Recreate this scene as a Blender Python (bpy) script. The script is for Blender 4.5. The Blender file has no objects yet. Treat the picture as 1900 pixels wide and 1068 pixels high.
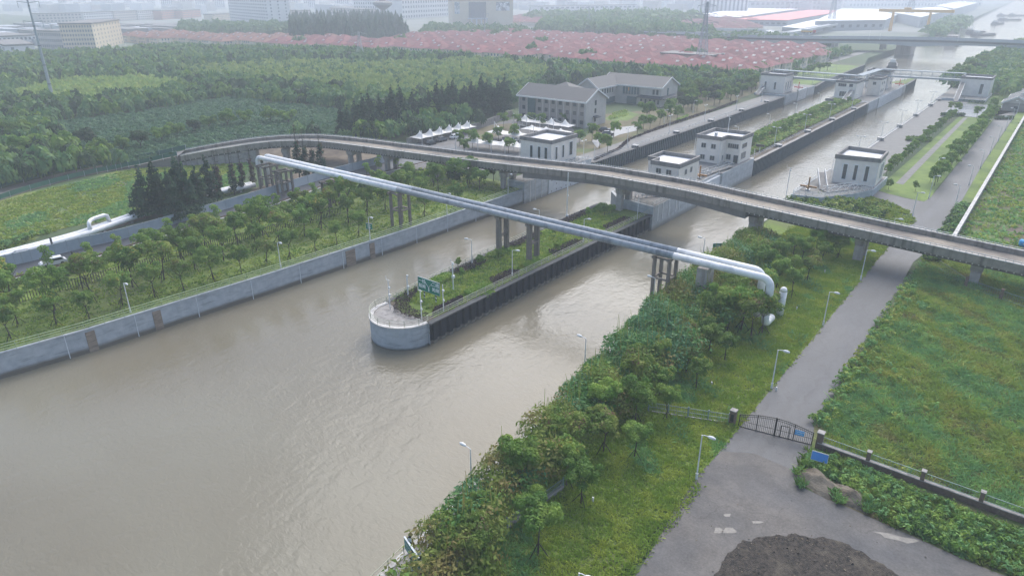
import bpy, math, random
import numpy as np
from mathutils import Vector, Matrix
R = random.Random(11)
NR = np.random.default_rng(5)
rad = math.radians
scene = bpy.context.scene
COL = scene.collection

# ------------------------------------------------------------------ camera
CAMH, PITCH, YAW, FPX = 50.0, rad(23.54), rad(38.25), 1267.0
cam = bpy.data.cameras.new('camera'); cam.lens = 24.0; cam.sensor_width = 36.0
cam.clip_start = 0.5; cam.clip_end = 20000
camo = bpy.data.objects.new('camera', cam); COL.objects.link(camo)
camo.location = (0, 0, CAMH); camo.rotation_euler = (rad(90) - PITCH, 0, YAW)
scene.camera = camo
# ------------------------------------------------------------------ sky, sun, exposure
SUN_EL, SUN_ROT = rad(50), rad(-20)
w = bpy.data.worlds.new('World'); scene.world = w; w.use_nodes = True
nt = w.node_tree; bg = nt.nodes['Background']
sky = nt.nodes.new('ShaderNodeTexSky'); sky.sky_type = 'NISHITA'; sky.sun_disc = False
sky.sun_elevation = SUN_EL; sky.sun_rotation = SUN_ROT
sky.air_density = 1.0; sky.dust_density = 2.6; sky.ozone_density = 1.0; sky.altitude = 0
nt.links.new(sky.outputs[0], bg.inputs[0]); bg.inputs[1].default_value = 0.13
sl = bpy.data.lights.new('sun', 'SUN'); sl.energy = 1.4; sl.angle = rad(60); sl.color = (1, 0.985, 0.955)
so = bpy.data.objects.new('sun', sl); COL.objects.link(so)
so.rotation_euler = (rad(90) - SUN_EL, 0, rad(180) - SUN_ROT)
so.location = (0, 0, 400)
scene.view_settings.view_transform = 'Standard'; scene.view_settings.look = 'None'
scene.view_settings.exposure = 1.06; scene.view_settings.gamma = 1.0
scene.cycles.max_bounces = 4; scene.cycles.diffuse_bounces = 2; scene.cycles.glossy_bounces = 2
scene.cycles.transmission_bounces = 2; scene.cycles.volume_bounces = 1; scene.cycles.transparent_max_bounces = 6
scene.cycles.use_denoising = True; scene.cycles.caustics_reflective = False; scene.cycles.caustics_refractive = False

# ------------------------------------------------------------------ survey helper: a pixel of the survey photo -> ground point
_cp, _sp, _cy, _sy = math.cos(PITCH), math.sin(PITCH), math.cos(YAW), math.sin(YAW)
def G(px, py, z=0.0):
    a = (px - 950) / FPX; b = (534 - py) / FPX
    hf = _cp + b * _sp; v = -_sp + b * _cp
    dx = -_sy * hf + _cy * a; dy = _cy * hf + _sy * a
    t = (z - CAMH) / v
    return (dx * t, dy * t)
def proj(X, Y, Z):
    hf = -X * _sy + Y * _cy; a = X * _cy + Y * _sy; z = Z - CAMH
    d = hf * _cp - z * _sp; u = hf * _sp + z * _cp
    return (950 + FPX * a / d, 534 - FPX * u / d) if d > 1 else (-9999, -9999)
def seen(X, Y, Z=2, m=120):
    p = proj(X, Y, Z); return -m < p[0] < 1900 + m and -m < p[1] < 1068 + m
def inside(poly, x, y):
    c = False; j = len(poly) - 1
    for i in range(len(poly)):
        xi, yi = poly[i]; xj, yj = poly[j]
        if (yi > y) != (yj > y) and x < (xj - xi) * (y - yi) / (yj - yi) + xi: c = not c
        j = i
    return c
U = ['', 'first', 'second', 'third', 'fourth', 'fifth', 'sixth', 'seventh', 'eighth', 'ninth', 'tenth', 'eleventh', 'twelfth', 'thirteenth', 'fourteenth', 'fifteenth', 'sixteenth', 'seventeenth', 'eighteenth', 'nineteenth']
def nth(i):
    if i < 20: return U[i]
    t, u = divmod(i, 10); T = {2: 'twent', 3: 'thirt', 4: 'fort', 5: 'fift', 6: 'sixt', 7: 'sevent', 8: 'eight', 9: 'ninet'}[t]
    return T + 'ieth' if u == 0 else T + 'y-' + U[u]

# ------------------------------------------------------------------ materials
MATS = {}
def mat(name, c1, c2=None, scale=1.0, rough=0.85, metal=0.0, bump=0.0, bscale=None, c3=None, s3=0.1, rnd=0.0, spec=None, trans=0.0, stretch=None, obj=False, sharp=0.5, t3=0.5):
    """noise-mottled principled surface; c3 = large patches; rnd = per-object lightness variation"""
    m = bpy.data.materials.new(name); m.use_nodes = True; n = m.node_tree.nodes; L = m.node_tree.links
    b = n['Principled BSDF']; b.inputs['Roughness'].default_value = rough; b.inputs['Metallic'].default_value = metal
    if spec is not None: b.inputs['Specular IOR Level'].default_value = spec
    if obj:
        g = n.new('ShaderNodeTexCoord'); vec = g.outputs['Object']
    else:
        g = n.new('ShaderNodeNewGeometry'); vec = g.outputs['Position']
    if stretch:
        mp = n.new('ShaderNodeMapping'); mp.inputs['Scale'].default_value = stretch; L.new(vec, mp.inputs[0]); vec = mp.outputs[0]
    out = None
    c2 = c2 or tuple(x * 0.82 for x in c1)
    def rgb(c): return (c[0], c[1], c[2], 1)
    t = n.new('ShaderNodeTexNoise'); t.inputs['Scale'].default_value = scale; t.inputs['Detail'].default_value = 4; t.inputs['Roughness'].default_value = 0.62
    L.new(vec, t.inputs['Vector'])
    r = n.new('ShaderNodeValToRGB'); r.color_ramp.elements[0].position = 0.5 - 0.3 * sharp; r.color_ramp.elements[1].position = 0.5 + 0.3 * sharp
    r.color_ramp.elements[0].color = rgb(c1); r.color_ramp.elements[1].color = rgb(c2)
    L.new(t.outputs['Fac'], r.inputs[0]); out = r.outputs[0]
    if c3:
        t2 = n.new('ShaderNodeTexNoise'); t2.inputs['Scale'].default_value = s3; t2.inputs['Detail'].default_value = 3; L.new(vec, t2.inputs['Vector'])
        r2 = n.new('ShaderNodeValToRGB'); r2.color_ramp.elements[0].position = t3 - 0.05; r2.color_ramp.elements[1].position = t3 + 0.12
        L.new(t2.outputs['Fac'], r2.inputs[0])
        mx = n.new('ShaderNodeMix'); mx.data_type = 'RGBA'; L.new(r2.outputs[0], mx.inputs[0]); L.new(out, mx.inputs[6]); mx.inputs[7].default_value = rgb(c3); out = mx.outputs[2]
    if rnd:
        oi = n.new('ShaderNodeObjectInfo'); hs = n.new('ShaderNodeHueSaturation'); mr = n.new('ShaderNodeMapRange')
        mr.inputs[3].default_value = 1 - rnd; mr.inputs[4].default_value = 1 + rnd; L.new(oi.outputs['Random'], mr.inputs[0]); L.new(mr.outputs[0], hs.inputs['Value'])
        L.new(out, hs.inputs['Color']); out = hs.outputs[0]
    L.new(out, b.inputs['Base Color'])
    if bump:
        t4 = n.new('ShaderNodeTexNoise'); t4.inputs['Scale'].default_value = bscale or scale * 3; t4.inputs['Detail'].default_value = 5; L.new(vec, t4.inputs['Vector'])
        bp = n.new('ShaderNodeBump'); bp.inputs['Strength'].default_value = bump; bp.inputs['Distance'].default_value = 0.1; L.new(t4.outputs['Fac'], bp.inputs['Height']); L.new(bp.outputs[0], b.inputs['Normal'])
    if trans:
        tr = n.new('ShaderNodeBsdfTranslucent'); L.new(out, tr.inputs[0]); ms = n.new('ShaderNodeMixShader'); ms.inputs[0].default_value = trans
        L.new(b.outputs[0], ms.inputs[1]); L.new(tr.outputs[0], ms.inputs[2]); L.new(ms.outputs[0], n['Material Output'].inputs[0])
    MATS[name] = m; return m
def leafm(name, a, b, c, rnd=0.18, s=0.9, k=1.45):
    a, b, c = [tuple(q * k for q in v) for v in (a, b, c)]
    return mat(name, a, b, scale=s, rough=0.6, c3=c, s3=0.35, rnd=rnd, spec=0.25, trans=0.35, sharp=0.8)

m_grass = mat('grass_ground', (0.16, 0.22, 0.035), (0.10, 0.16, 0.027), scale=1.3, rough=0.95, bump=0.6, bscale=6, c3=(0.12, 0.15, 0.04), s3=0.08)
m_ground = mat('ground_earth', (0.06, 0.095, 0.03), (0.04, 0.07, 0.022), scale=0.15, rough=0.95, c3=(0.09, 0.085, 0.055), s3=0.02, bump=0.4, bscale=1.5, t3=0.6)
m_lawn = mat('lawn_grass', (0.175, 0.24, 0.05), (0.125, 0.19, 0.04), scale=0.5, rough=0.95, bump=0.4, bscale=5, c3=(0.10, 0.155, 0.035), s3=0.09)
m_field = mat('field_grass', (0.22, 0.235, 0.06), (0.14, 0.185, 0.05), scale=0.25, rough=0.95, bump=0.5, bscale=3, c3=(0.06, 0.11, 0.03), s3=0.05)
m_wild = mat('wild_ground', (0.12, 0.17, 0.04), (0.075, 0.12, 0.03), scale=0.6, rough=0.95, bump=0.8, bscale=3, c3=(0.10, 0.085, 0.04), s3=0.1)
m_soil = mat('bare_soil', (0.13, 0.10, 0.07), (0.075, 0.058, 0.042), scale=0.5, rough=0.95, bump=0.8, bscale=2, c3=(0.17, 0.14, 0.1), s3=0.12)
m_asph = mat('asphalt', (0.050, 0.056, 0.066), (0.033, 0.038, 0.046), scale=0.18, rough=0.6, bump=0.15, bscale=20, c3=(0.072, 0.075, 0.08), s3=0.07, stretch=(1, 0.5, 1), t3=0.53)
m_asphd = mat('wet_dark_asphalt', (0.042, 0.048, 0.056), (0.03, 0.035, 0.043), scale=0.15, rough=0.45, bump=0.1, bscale=20, c3=(0.12, 0.11, 0.10), s3=0.03, t3=0.62)
m_dusty = mat('dusty_concrete', (0.13, 0.117, 0.104), (0.088, 0.082, 0.076), scale=0.2, rough=0.75, bump=0.2, bscale=12, c3=(0.062, 0.064, 0.069), s3=0.06, t3=0.52)
m_pave = mat('pale_paving', (0.19, 0.185, 0.175), (0.14, 0.137, 0.13), scale=0.4, rough=0.8, bump=0.1, bscale=8)
m_gravel = mat('dark_gravel', (0.062, 0.05, 0.039), (0.02, 0.017, 0.014), scale=3.2, rough=0.95, bump=1.0, bscale=9, c3=(0.095, 0.08, 0.06), s3=0.45, t3=0.58, sharp=.35)
m_puddle = mat('puddle_film', (0.175, 0.165, 0.145), (0.11, 0.104, 0.096), scale=2.5, rough=0.5)
def cracked(m, sc=.22, wd=.012, dark=(0.03, 0.03, 0.03), amt=.7, fine=9.0, tr=None):
    """adds crack lines, aggregate speckle and long wheel-worn streaks to a road material"""
    n = m.node_tree.nodes; L = m.node_tree.links; b = n['Principled BSDF']; src = b.inputs['Base Color'].links[0].from_socket; g = n.new('ShaderNodeNewGeometry')
    nz = n.new('ShaderNodeTexNoise'); nz.inputs['Scale'].default_value = .5; L.new(g.outputs['Position'], nz.inputs[0]); ad = n.new('ShaderNodeVectorMath'); ad.operation = 'MULTIPLY_ADD'; L.new(nz.outputs['Color'], ad.inputs[0]); ad.inputs[1].default_value = (3, 3, 0); L.new(g.outputs['Position'], ad.inputs[2])
    v = n.new('ShaderNodeTexVoronoi'); v.feature = 'DISTANCE_TO_EDGE'; v.inputs['Scale'].default_value = sc; L.new(ad.outputs[0], v.inputs['Vector'])
    r = n.new('ShaderNodeMapRange'); r.inputs[1].default_value = 0; r.inputs[2].default_value = wd; r.inputs[3].default_value = amt; r.inputs[4].default_value = 0; L.new(v.outputs['Distance'], r.inputs[0])
    mx = n.new('ShaderNodeMix'); mx.data_type = 'RGBA'; L.new(r.outputs[0], mx.inputs[0]); L.new(src, mx.inputs[6]); mx.inputs[7].default_value = dark + (1,)
    mp = n.new('ShaderNodeMapping'); mp.inputs['Scale'].default_value = tr or (1.1, .05, 1); L.new(ad.outputs[0], mp.inputs[0]); t = n.new('ShaderNodeTexNoise'); t.inputs['Scale'].default_value = 1.0; t.inputs['Detail'].default_value = 5; L.new(mp.outputs[0], t.inputs[0])
    f = n.new('ShaderNodeTexNoise'); f.inputs['Scale'].default_value = fine; f.inputs['Detail'].default_value = 3; L.new(g.outputs['Position'], f.inputs[0])
    a = n.new('ShaderNodeMath'); L.new(t.outputs['Fac'], a.inputs[0]); L.new(f.outputs['Fac'], a.inputs[1]); r2 = n.new('ShaderNodeMapRange'); r2.inputs[1].default_value = .7; r2.inputs[2].default_value = 1.3; r2.inputs[3].default_value = .72; r2.inputs[4].default_value = 1.28; L.new(a.outputs[0], r2.inputs[0])
    hs = n.new('ShaderNodeHueSaturation'); L.new(r2.outputs[0], hs.inputs['Value']); L.new(mx.outputs[2], hs.inputs['Color']); L.new(hs.outputs[0], b.inputs['Base Color']); return m
cracked(m_asph); cracked(m_dusty, .13, .006, (0.05, 0.045, 0.04), .6, 5.0, (.35, .35, 1)); cracked(m_asphd, .2, .01)
m_drygrass = mat('dry_grass', (0.165, 0.135, 0.075), (0.11, 0.1, 0.05), scale=0.5, rough=0.95, bump=0.5, bscale=4, c3=(0.10, 0.13, 0.045), s3=0.1, t3=0.58)
def streaky(name, c1, c2, dark, rough=0.8):
    m = mat(name, c1, c2, scale=1.2, rough=rough, bump=0.2, bscale=6)
    n = m.node_tree.nodes; L = m.node_tree.links; b = n['Principled BSDF']; src = b.inputs['Base Color'].links[0].from_socket
    g = n.new('ShaderNodeNewGeometry'); mp = n.new('ShaderNodeMapping'); mp.inputs['Scale'].default_value = (1.1, 1.1, 0.07); L.new(g.outputs['Position'], mp.inputs[0])
    t = n.new('ShaderNodeTexNoise'); t.inputs['Scale'].default_value = 1.0; t.inputs['Detail'].default_value = 5; L.new(mp.outputs[0], t.inputs['Vector'])
    r = n.new('ShaderNodeValToRGB'); r.color_ramp.elements[0].position = 0.5; r.color_ramp.elements[1].position = 0.72
    L.new(t.outputs['Fac'], r.inputs[0]); mx = n.new('ShaderNodeMix'); mx.data_type = 'RGBA'
    ml = n.new('ShaderNodeMath'); ml.operation = 'MULTIPLY'; ml.inputs[1].default_value = 0.75; L.new(r.outputs[0], ml.inputs[0])
    L.new(ml.outputs[0], mx.inputs[0]); L.new(src, mx.inputs[6]); mx.inputs[7].default_value = dark + (1,); L.new(mx.outputs[2], b.inputs['Base Color'])
    return m
def banded(name, c1, c2, dark, zlo, zhi, low):
    """wall concrete with horizontal weathering and a wet band above the waterline"""
    m = mat(name, c1, c2, scale=0.7, rough=0.8, bump=0.25, bscale=5)
    n = m.node_tree.nodes; L = m.node_tree.links; b = n['Principled BSDF']; src = b.inputs['Base Color'].links[0].from_socket
    g = n.new('ShaderNodeNewGeometry'); mp = n.new('ShaderNodeMapping'); mp.inputs['Scale'].default_value = (0.16, 0.16, 1.5); L.new(g.outputs['Position'], mp.inputs[0])
    t = n.new('ShaderNodeTexNoise'); t.inputs['Scale'].default_value = 1.3; t.inputs['Detail'].default_value = 6; t.inputs['Roughness'].default_value = 0.7; L.new(mp.outputs[0], t.inputs['Vector'])
    r = n.new('ShaderNodeValToRGB'); r.color_ramp.elements[0].position = 0.54; r.color_ramp.elements[1].position = 0.66; L.new(t.outputs['Fac'], r.inputs[0])
    ml = n.new('ShaderNodeMath'); ml.operation = 'MULTIPLY'; ml.inputs[1].default_value = 0.6; L.new(r.outputs[0], ml.inputs[0])
    mx = n.new('ShaderNodeMix'); mx.data_type = 'RGBA'; L.new(ml.outputs[0], mx.inputs[0]); L.new(src, mx.inputs[6]); mx.inputs[7].default_value = dark + (1,)
    sx = n.new('ShaderNodeSeparateXYZ'); L.new(g.outputs['Position'], sx.inputs[0])
    ad = n.new('ShaderNodeMath'); ad.operation = 'MULTIPLY_ADD'; ad.inputs[1].default_value = 0.9; L.new(t.outputs['Fac'], ad.inputs[0]); L.new(sx.outputs[2], ad.inputs[2])
    mr = n.new('ShaderNodeMapRange'); mr.inputs[1].default_value = zlo; mr.inputs[2].default_value = zhi; mr.inputs[3].default_value = 1; mr.inputs[4].default_value = 0; L.new(ad.outputs[0], mr.inputs[0])
    mx2 = n.new('ShaderNodeMix'); mx2.data_type = 'RGBA'; L.new(mr.outputs[0], mx2.inputs[0]); L.new(mx.outputs[2], mx2.inputs[6]); mx2.inputs[7].default_value = low + (1,); L.new(mx2.outputs[2], b.inputs['Base Color'])
    return m
m_wall = banded('canal_wall_concrete', (0.42, 0.45, 0.47), (0.32, 0.35, 0.38), (0.17, 0.19, 0.20), -3.0, -2.4, (0.13, 0.115, 0.09))
m_pile = banded('black_sheet_pile', (0.012, 0.016, 0.021), (0.02, 0.025, 0.032), (0.008, 0.01, 0.013), -3.15, -2.9, (0.19, 0.175, 0.15))
m_pile2 = banded('grey_blue_sheet_pile', (0.04, 0.066, 0.078), (0.065, 0.09, 0.102), (0.018, 0.03, 0.04), -3.5, -3.2, (0.10, 0.10, 0.095))
m_conc = streaky('weathered_concrete', (0.33, 0.31, 0.29), (0.24, 0.225, 0.21), (0.10, 0.09, 0.08))
m_deck = mat('viaduct_deck', (0.33, 0.28, 0.22), (0.26, 0.225, 0.18), scale=0.4, rough=0.85, c3=(0.16, 0.14, 0.12), s3=0.12, bump=0.2, bscale=8)
m_capc = streaky('pale_parapet_top', (0.58, 0.56, 0.53), (0.46, 0.445, 0.42), (0.25, 0.23, 0.21))
m_parap = streaky('brown_parapet_concrete', (0.28, 0.25, 0.215), (0.21, 0.19, 0.165), (0.075, 0.065, 0.055))
m_girder = streaky('dark_girder_concrete', (0.15, 0.14, 0.13), (0.10, 0.095, 0.09), (0.05, 0.047, 0.045))
m_pierc = streaky('pier_concrete', (0.40, 0.37, 0.34), (0.32, 0.29, 0.27), (0.17, 0.15, 0.13))
m_trestle = streaky('brown_trestle_concrete', (0.22, 0.19, 0.165), (0.16, 0.14, 0.12), (0.08, 0.07, 0.06))
m_silver = mat('silver_pipe_cladding', (0.80, 0.80, 0.79), (0.68, 0.685, 0.69), scale=0.8, rough=0.5, metal=0.0, c3=(0.52, 0.54, 0.56), s3=0.5, t3=0.6)
m_gpipe = streaky('grey_pipe_cladding', (0.34, 0.37, 0.40), (0.27, 0.30, 0.33), (0.13, 0.145, 0.16), rough=0.55)
m_white = mat('white_paint', (0.75, 0.75, 0.74), (0.62, 0.62, 0.61), scale=2, rough=0.45)
m_cream = mat('cream_railing_paint', (0.42, 0.43, 0.33), (0.34, 0.35, 0.26), scale=1.5, rough=0.5)
m_railg = mat('pale_green_rail_paint', (0.42, 0.50, 0.28), (0.36, 0.43, 0.24), scale=1.5, rough=0.5)
m_black = mat('black_iron', (0.018, 0.018, 0.02), (0.03, 0.03, 0.032), scale=3, rough=0.5)
m_galv = mat('galvanised_grey', (0.38, 0.42, 0.45), (0.30, 0.34, 0.37), scale=2, rough=0.45, metal=0.3)
m_green = mat('sign_green', (0.0, 0.20, 0.135), (0.0, 0.18, 0.12), scale=2, rough=0.4)
m_blue = mat('sign_blue', (0.02, 0.20, 0.52), (0.02, 0.17, 0.46), scale=1, rough=0.4)
m_cyan = mat('bright_blue_panel', (0.03, 0.35, 0.68), (0.02, 0.28, 0.6), scale=2, rough=0.45)
m_brick = mat('brown_brick', (0.19, 0.13, 0.10), (0.13, 0.09, 0.07), scale=4, rough=0.9, bump=0.4, bscale=12)
m_tile = mat('pale_building_tile', (0.78, 0.725, 0.655), (0.70, 0.65, 0.585), scale=0.8, rough=0.6, c3=(0.62, 0.58, 0.53), s3=0.15, t3=0.6)
m_band = streaky('grey_parapet_band', (0.22, 0.21, 0.20), (0.165, 0.158, 0.15), (0.10, 0.095, 0.09))
m_roofw = mat('white_roof_membrane', (0.72, 0.73, 0.74), (0.60, 0.61, 0.62), scale=1.5, rough=0.5)
m_glass = mat('dark_glass', (0.03, 0.04, 0.045), (0.05, 0.065, 0.07), scale=1.5, rough=0.12, spec=0.8)
m_tglass = mat('teal_glass', (0.05, 0.095, 0.10), (0.08, 0.13, 0.135), scale=0.6, rough=0.12, spec=0.8)
m_frame = mat('window_frame', (0.5, 0.49, 0.47), scale=2, rough=0.5)
m_slate = mat('slate_roof', (0.026, 0.034, 0.043), (0.019, 0.026, 0.034), scale=1.2, rough=0.6, bump=0.4, bscale=5, stretch=(1, 1, 1))
m_bgrey = mat('grey_brown_facade', (0.31, 0.28, 0.25), (0.25, 0.225, 0.20), scale=0.6, rough=0.75)
m_bpale = mat('pale_beige_facade', (0.50, 0.47, 0.43), (0.43, 0.405, 0.37), scale=0.5, rough=0.75)
m_tent = mat('white_membrane', (0.78, 0.77, 0.74), (0.70, 0.69, 0.66), scale=0.8, rough=0.5, trans=0.2)
m_redroof = mat('red_tile_roof', (0.22, 0.05, 0.052), (0.12, 0.034, 0.038), scale=0.2, rough=0.8, rnd=0.12, bump=0.3, bscale=3)
m_brownroof = mat('brown_tile_roof', (0.23, 0.10, 0.07), (0.18, 0.08, 0.06), scale=0.2, rough=0.8, rnd=0.12)
m_vwall = mat('villa_cream_wall', (0.72, 0.62, 0.48), (0.62, 0.53, 0.41), scale=0.3, rough=0.8, rnd=0.1)
m_yellow = mat('yellow_paint', (0.55, 0.30, 0.04), (0.45, 0.23, 0.03), scale=1, rough=0.5)
m_crane = mat('gantry_yellow', (0.80, 0.42, 0.06), (0.70, 0.35, 0.05), scale=0.3, rough=0.5)
m_red = mat('red_paint', (0.62, 0.05, 0.05), (0.5, 0.04, 0.04), scale=1, rough=0.5)
m_orange = mat('brown_orange_hydraulic_paint', (0.30, 0.15, 0.03), (0.22, 0.10, 0.025), scale=1, rough=0.5)
m_bark = mat('bark', (0.075, 0.06, 0.045), (0.04, 0.032, 0.025), scale=4, rough=0.95)
m_stake = mat('dark_wood_stake', (0.045, 0.038, 0.03), (0.03, 0.025, 0.02), scale=4, rough=0.9)
m_rubber = mat('tyre_rubber', (0.015, 0.015, 0.016), scale=4, rough=0.8)
m_carg = mat('grey_car_paint', (0.16, 0.16, 0.165), (0.14, 0.14, 0.145), scale=1, rough=0.25, spec=0.7)
m_carw = mat('white_car_paint', (0.72, 0.72, 0.71), (0.65, 0.65, 0.64), scale=1, rough=0.25, spec=0.7)
m_cardk = mat('dark_car_paint', (0.03, 0.033, 0.04), (0.025, 0.027, 0.033), scale=1, rough=0.25, spec=0.7)
m_hull = mat('barge_hull', (0.05, 0.055, 0.06), (0.08, 0.075, 0.07), scale=0.4, rough=0.6)
m_shed = mat('pale_shed_cladding', (0.42, 0.44, 0.46), (0.36, 0.38, 0.40), scale=0.05, rough=0.6)
m_bldw = mat('white_render', (0.68, 0.68, 0.67), (0.60, 0.60, 0.59), scale=0.1, rough=0.7)
m_bldy = mat('cream_yellow_render', (0.62, 0.54, 0.40), (0.56, 0.48, 0.35), scale=0.1, rough=0.7)
m_bldo = mat('terracotta_render', (0.48, 0.25, 0.18), (0.42, 0.21, 0.15), scale=0.1, rough=0.7)
m_winf = mat('far_window', (0.13, 0.15, 0.17), (0.09, 0.105, 0.12), scale=0.3, rough=0.3)
L_mid = leafm('leaf_mid', (0.075, 0.14, 0.022), (0.042, 0.09, 0.016), (0.11, 0.165, 0.028), k=1.85)
L_bright = leafm('leaf_bright', (0.11, 0.185, 0.03), (0.065, 0.13, 0.022), (0.14, 0.195, 0.035), k=1.85)
L_olive = leafm('leaf_olive', (0.09, 0.14, 0.02), (0.05, 0.095, 0.015), (0.13, 0.155, 0.03), k=1.9)
L_dark = leafm('leaf_dark', (0.028, 0.062, 0.022), (0.016, 0.04, 0.016), (0.04, 0.08, 0.025))
L_conif = leafm('leaf_conifer', (0.02, 0.05, 0.026), (0.012, 0.032, 0.018), (0.03, 0.065, 0.03), rnd=0.25)
L_teal = leafm('leaf_teal', (0.05, 0.115, 0.055), (0.038, 0.09, 0.045), (0.065, 0.135, 0.055), s=0.4, k=1.6)
L_lime = leafm('leaf_lime', (0.13, 0.185, 0.05), (0.09, 0.145, 0.04), (0.17, 0.20, 0.05), s=0.3, k=2.1)
L_forest = leafm('leaf_forest', (0.05, 0.11, 0.036), (0.032, 0.08, 0.03), (0.085, 0.14, 0.04), s=0.12, k=2.0)
L_purple = leafm('leaf_purple', (0.045, 0.033, 0.038), (0.024, 0.02, 0.024), (0.055, 0.04, 0.035), s=1.5)
L_brown = leafm('leaf_dead_brown', (0.10, 0.065, 0.05), (0.06, 0.042, 0.035), (0.08, 0.07, 0.04))
L_pink = leafm('leaf_pink_seed', (0.15, 0.11, 0.05), (0.09, 0.11, 0.03), (0.17, 0.095, 0.055))
L_yel = leafm('leaf_yellow_bloom', (0.24, 0.22, 0.03), (0.13, 0.16, 0.025), (0.28, 0.24, 0.04))
L_bamboo = leafm('leaf_bamboo', (0.055, 0.125, 0.028), (0.03, 0.08, 0.02), (0.045, 0.11, 0.05), s=0.5, k=2.0)
L_reed = leafm('leaf_reed', (0.13, 0.16, 0.03), (0.075, 0.12, 0.022), (0.14, 0.115, 0.04), s=0.5, k=1.7)
L_weedb = leafm('weed_bluegreen', (0.09, 0.175, 0.06), (0.06, 0.13, 0.045), (0.12, 0.20, 0.05), s=0.6, k=2.0)
L_weedy = leafm('weed_yellowgreen', (0.15, 0.20, 0.035), (0.10, 0.15, 0.025), (0.17, 0.19, 0.04), s=0.6, k=1.9)
L_weedn = leafm('weed_brown', (0.115, 0.145, 0.035), (0.085, 0.125, 0.03), (0.14, 0.14, 0.04), s=0.6, k=1.7)
L_grass = leafm('grass_blade', (0.135, 0.19, 0.025), (0.085, 0.14, 0.018), (0.165, 0.20, 0.03), s=0.25, k=1.9)

# ------------------------------------------------------------------ mesh collecting and object helpers
class MB:
    def __init__(s): s.v = []; s.f = []; s.mi = []; s.m = 0
    def add(s, vs, fs):
        o = len(s.v); s.v += [tuple(v) for v in vs]; s.f += [tuple(i + o for i in f) for f in fs]; s.mi += [s.m] * len(fs); return s
    def hexa(s, a): return s.add(a, [(3, 2, 1, 0), (4, 5, 6, 7), (0, 1, 5, 4), (1, 2, 6, 5), (2, 3, 7, 6), (3, 0, 4, 7)])
    def box(s, x0, x1, y0, y1, z0, z1):
        return s.hexa([(x0, y0, z0), (x1, y0, z0), (x1, y1, z0), (x0, y1, z0), (x0, y0, z1), (x1, y0, z1), (x1, y1, z1), (x0, y1, z1)])
    def bar(s, p, q, wd, ht=None):
        p, q = Vector(p), Vector(q); d = (q - p)
        if d.length < 1e-6: return s
        d.normalize(); up = Vector((0, 0, 1)) if abs(d.z) < 0.95 else Vector((0, 1, 0))
        a = d.cross(up).normalized(); b = a.cross(d); a *= wd / 2; b *= (ht or wd) / 2
        return s.hexa([p - a - b, p + a - b, p + a + b, p - a + b, q - a - b, q + a - b, q + a + b, q - a + b])
    def tube(s, pts, r, n=8, caps=True, r2=None):
        pts = [Vector(p) for p in pts]; k = len(pts); vs = []; fs = []; pa = None
        for i, p in enumerate(pts):
            t = (pts[min(i + 1, k - 1)] - pts[max(i - 1, 0)]).normalized()
            if pa is None:
                up = Vector((0, 0, 1)) if abs(t.z) < 0.9 else Vector((1, 0, 0)); a = t.cross(up).normalized()
            else: a = (pa - t * pa.dot(t)).normalized()
            pa = a; b = t.cross(a)
            rr = r if r2 is None else r + (r2 - r) * i / (k - 1)
            if isinstance(r, (list, tuple)): rr = r[i]
            for j in range(n):
                an = 2 * math.pi * j / n; vs.append(p + a * (rr * math.cos(an)) + b * (rr * math.sin(an)))
        for i in range(k - 1):
            for j in range(n):
                j2 = (j + 1) % n; fs.append((i * n + j, i * n + j2, (i + 1) * n + j2, (i + 1) * n + j))
        if caps: fs += [tuple(range(n))[::-1], tuple(range((k - 1) * n, k * n))]
        return s.add(vs, fs)
    def prism(s, poly, z0, z1):
        n = len(poly); vs = [(x, y, z0) for x, y in poly] + [(x, y, z1) for x, y in poly]
        return s.add(vs, [tuple(range(n))[::-1], tuple(range(n, 2 * n))] + [(i, (i + 1) % n, (i + 1) % n + n, i + n) for i in range(n)])
    def sheet(s, poly, z): return s.add([(x, y, z) for x, y in poly], [tuple(range(len(poly)))])
    def strip(s, A, B, z=None):
        k = len(A); f3 = lambda p: (p[0], p[1], p[2] if len(p) > 2 else z)
        return s.add([f3(p) for p in A] + [f3(p) for p in B], [(i, i + 1, k + i + 1, k + i) for i in range(k - 1)])
    def wallstrip(s, path, z0, z1):
        k = len(path); return s.add([(x, y, z0) for x, y in path] + [(x, y, z1) for x, y in path], [(i, i + 1, k + i + 1, k + i) for i in range(k - 1)])
    def build(s, name, mats, parent=None, smooth=False, local=False):
        if not isinstance(mats, (list, tuple)): mats = [mats]
        me = bpy.data.meshes.new(name); off = Vector((0, 0, 0))
        if parent is not None and not local: off = parent_world(parent)
        me.from_pydata([(v[0] - off.x, v[1] - off.y, v[2] - off.z) for v in s.v], [], s.f)
        for m in mats: me.materials.append(m)
        if len(mats) > 1: me.polygons.foreach_set('material_index', s.mi)
        if smooth: me.polygons.foreach_set('use_smooth', [True] * len(me.polygons))
        me.update()
        o = bpy.data.objects.new(name, me); COL.objects.link(o)
        if parent is not None: o.parent = parent
        return o
def parent_world(o):
    v = Vector((0, 0, 0))
    while o is not None: v += o.location; o = o.parent
    return v
def tag(o, label=None, cat=None, group=None, kind=None):
    if label: o['label'] = label
    if cat: o['category'] = cat
    if group: o['group'] = group
    if kind: o['kind'] = kind
    return o
def struct(o, label=None, cat=None):
    o['kind'] = 'structure'; o['label'] = label or o.name.replace('_', ' '); o['category'] = cat or 'ground'; return o
def thing(name, loc, label, cat, group=None, rz=0):
    o = bpy.data.objects.new(name, None); o.empty_display_size = 0.3; COL.objects.link(o); o.location = loc; o.rotation_euler = (0, 0, rz)
    return tag(o, label, cat, group)
KIDS = {}
def kids(o):
    return list(o.children)
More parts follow.
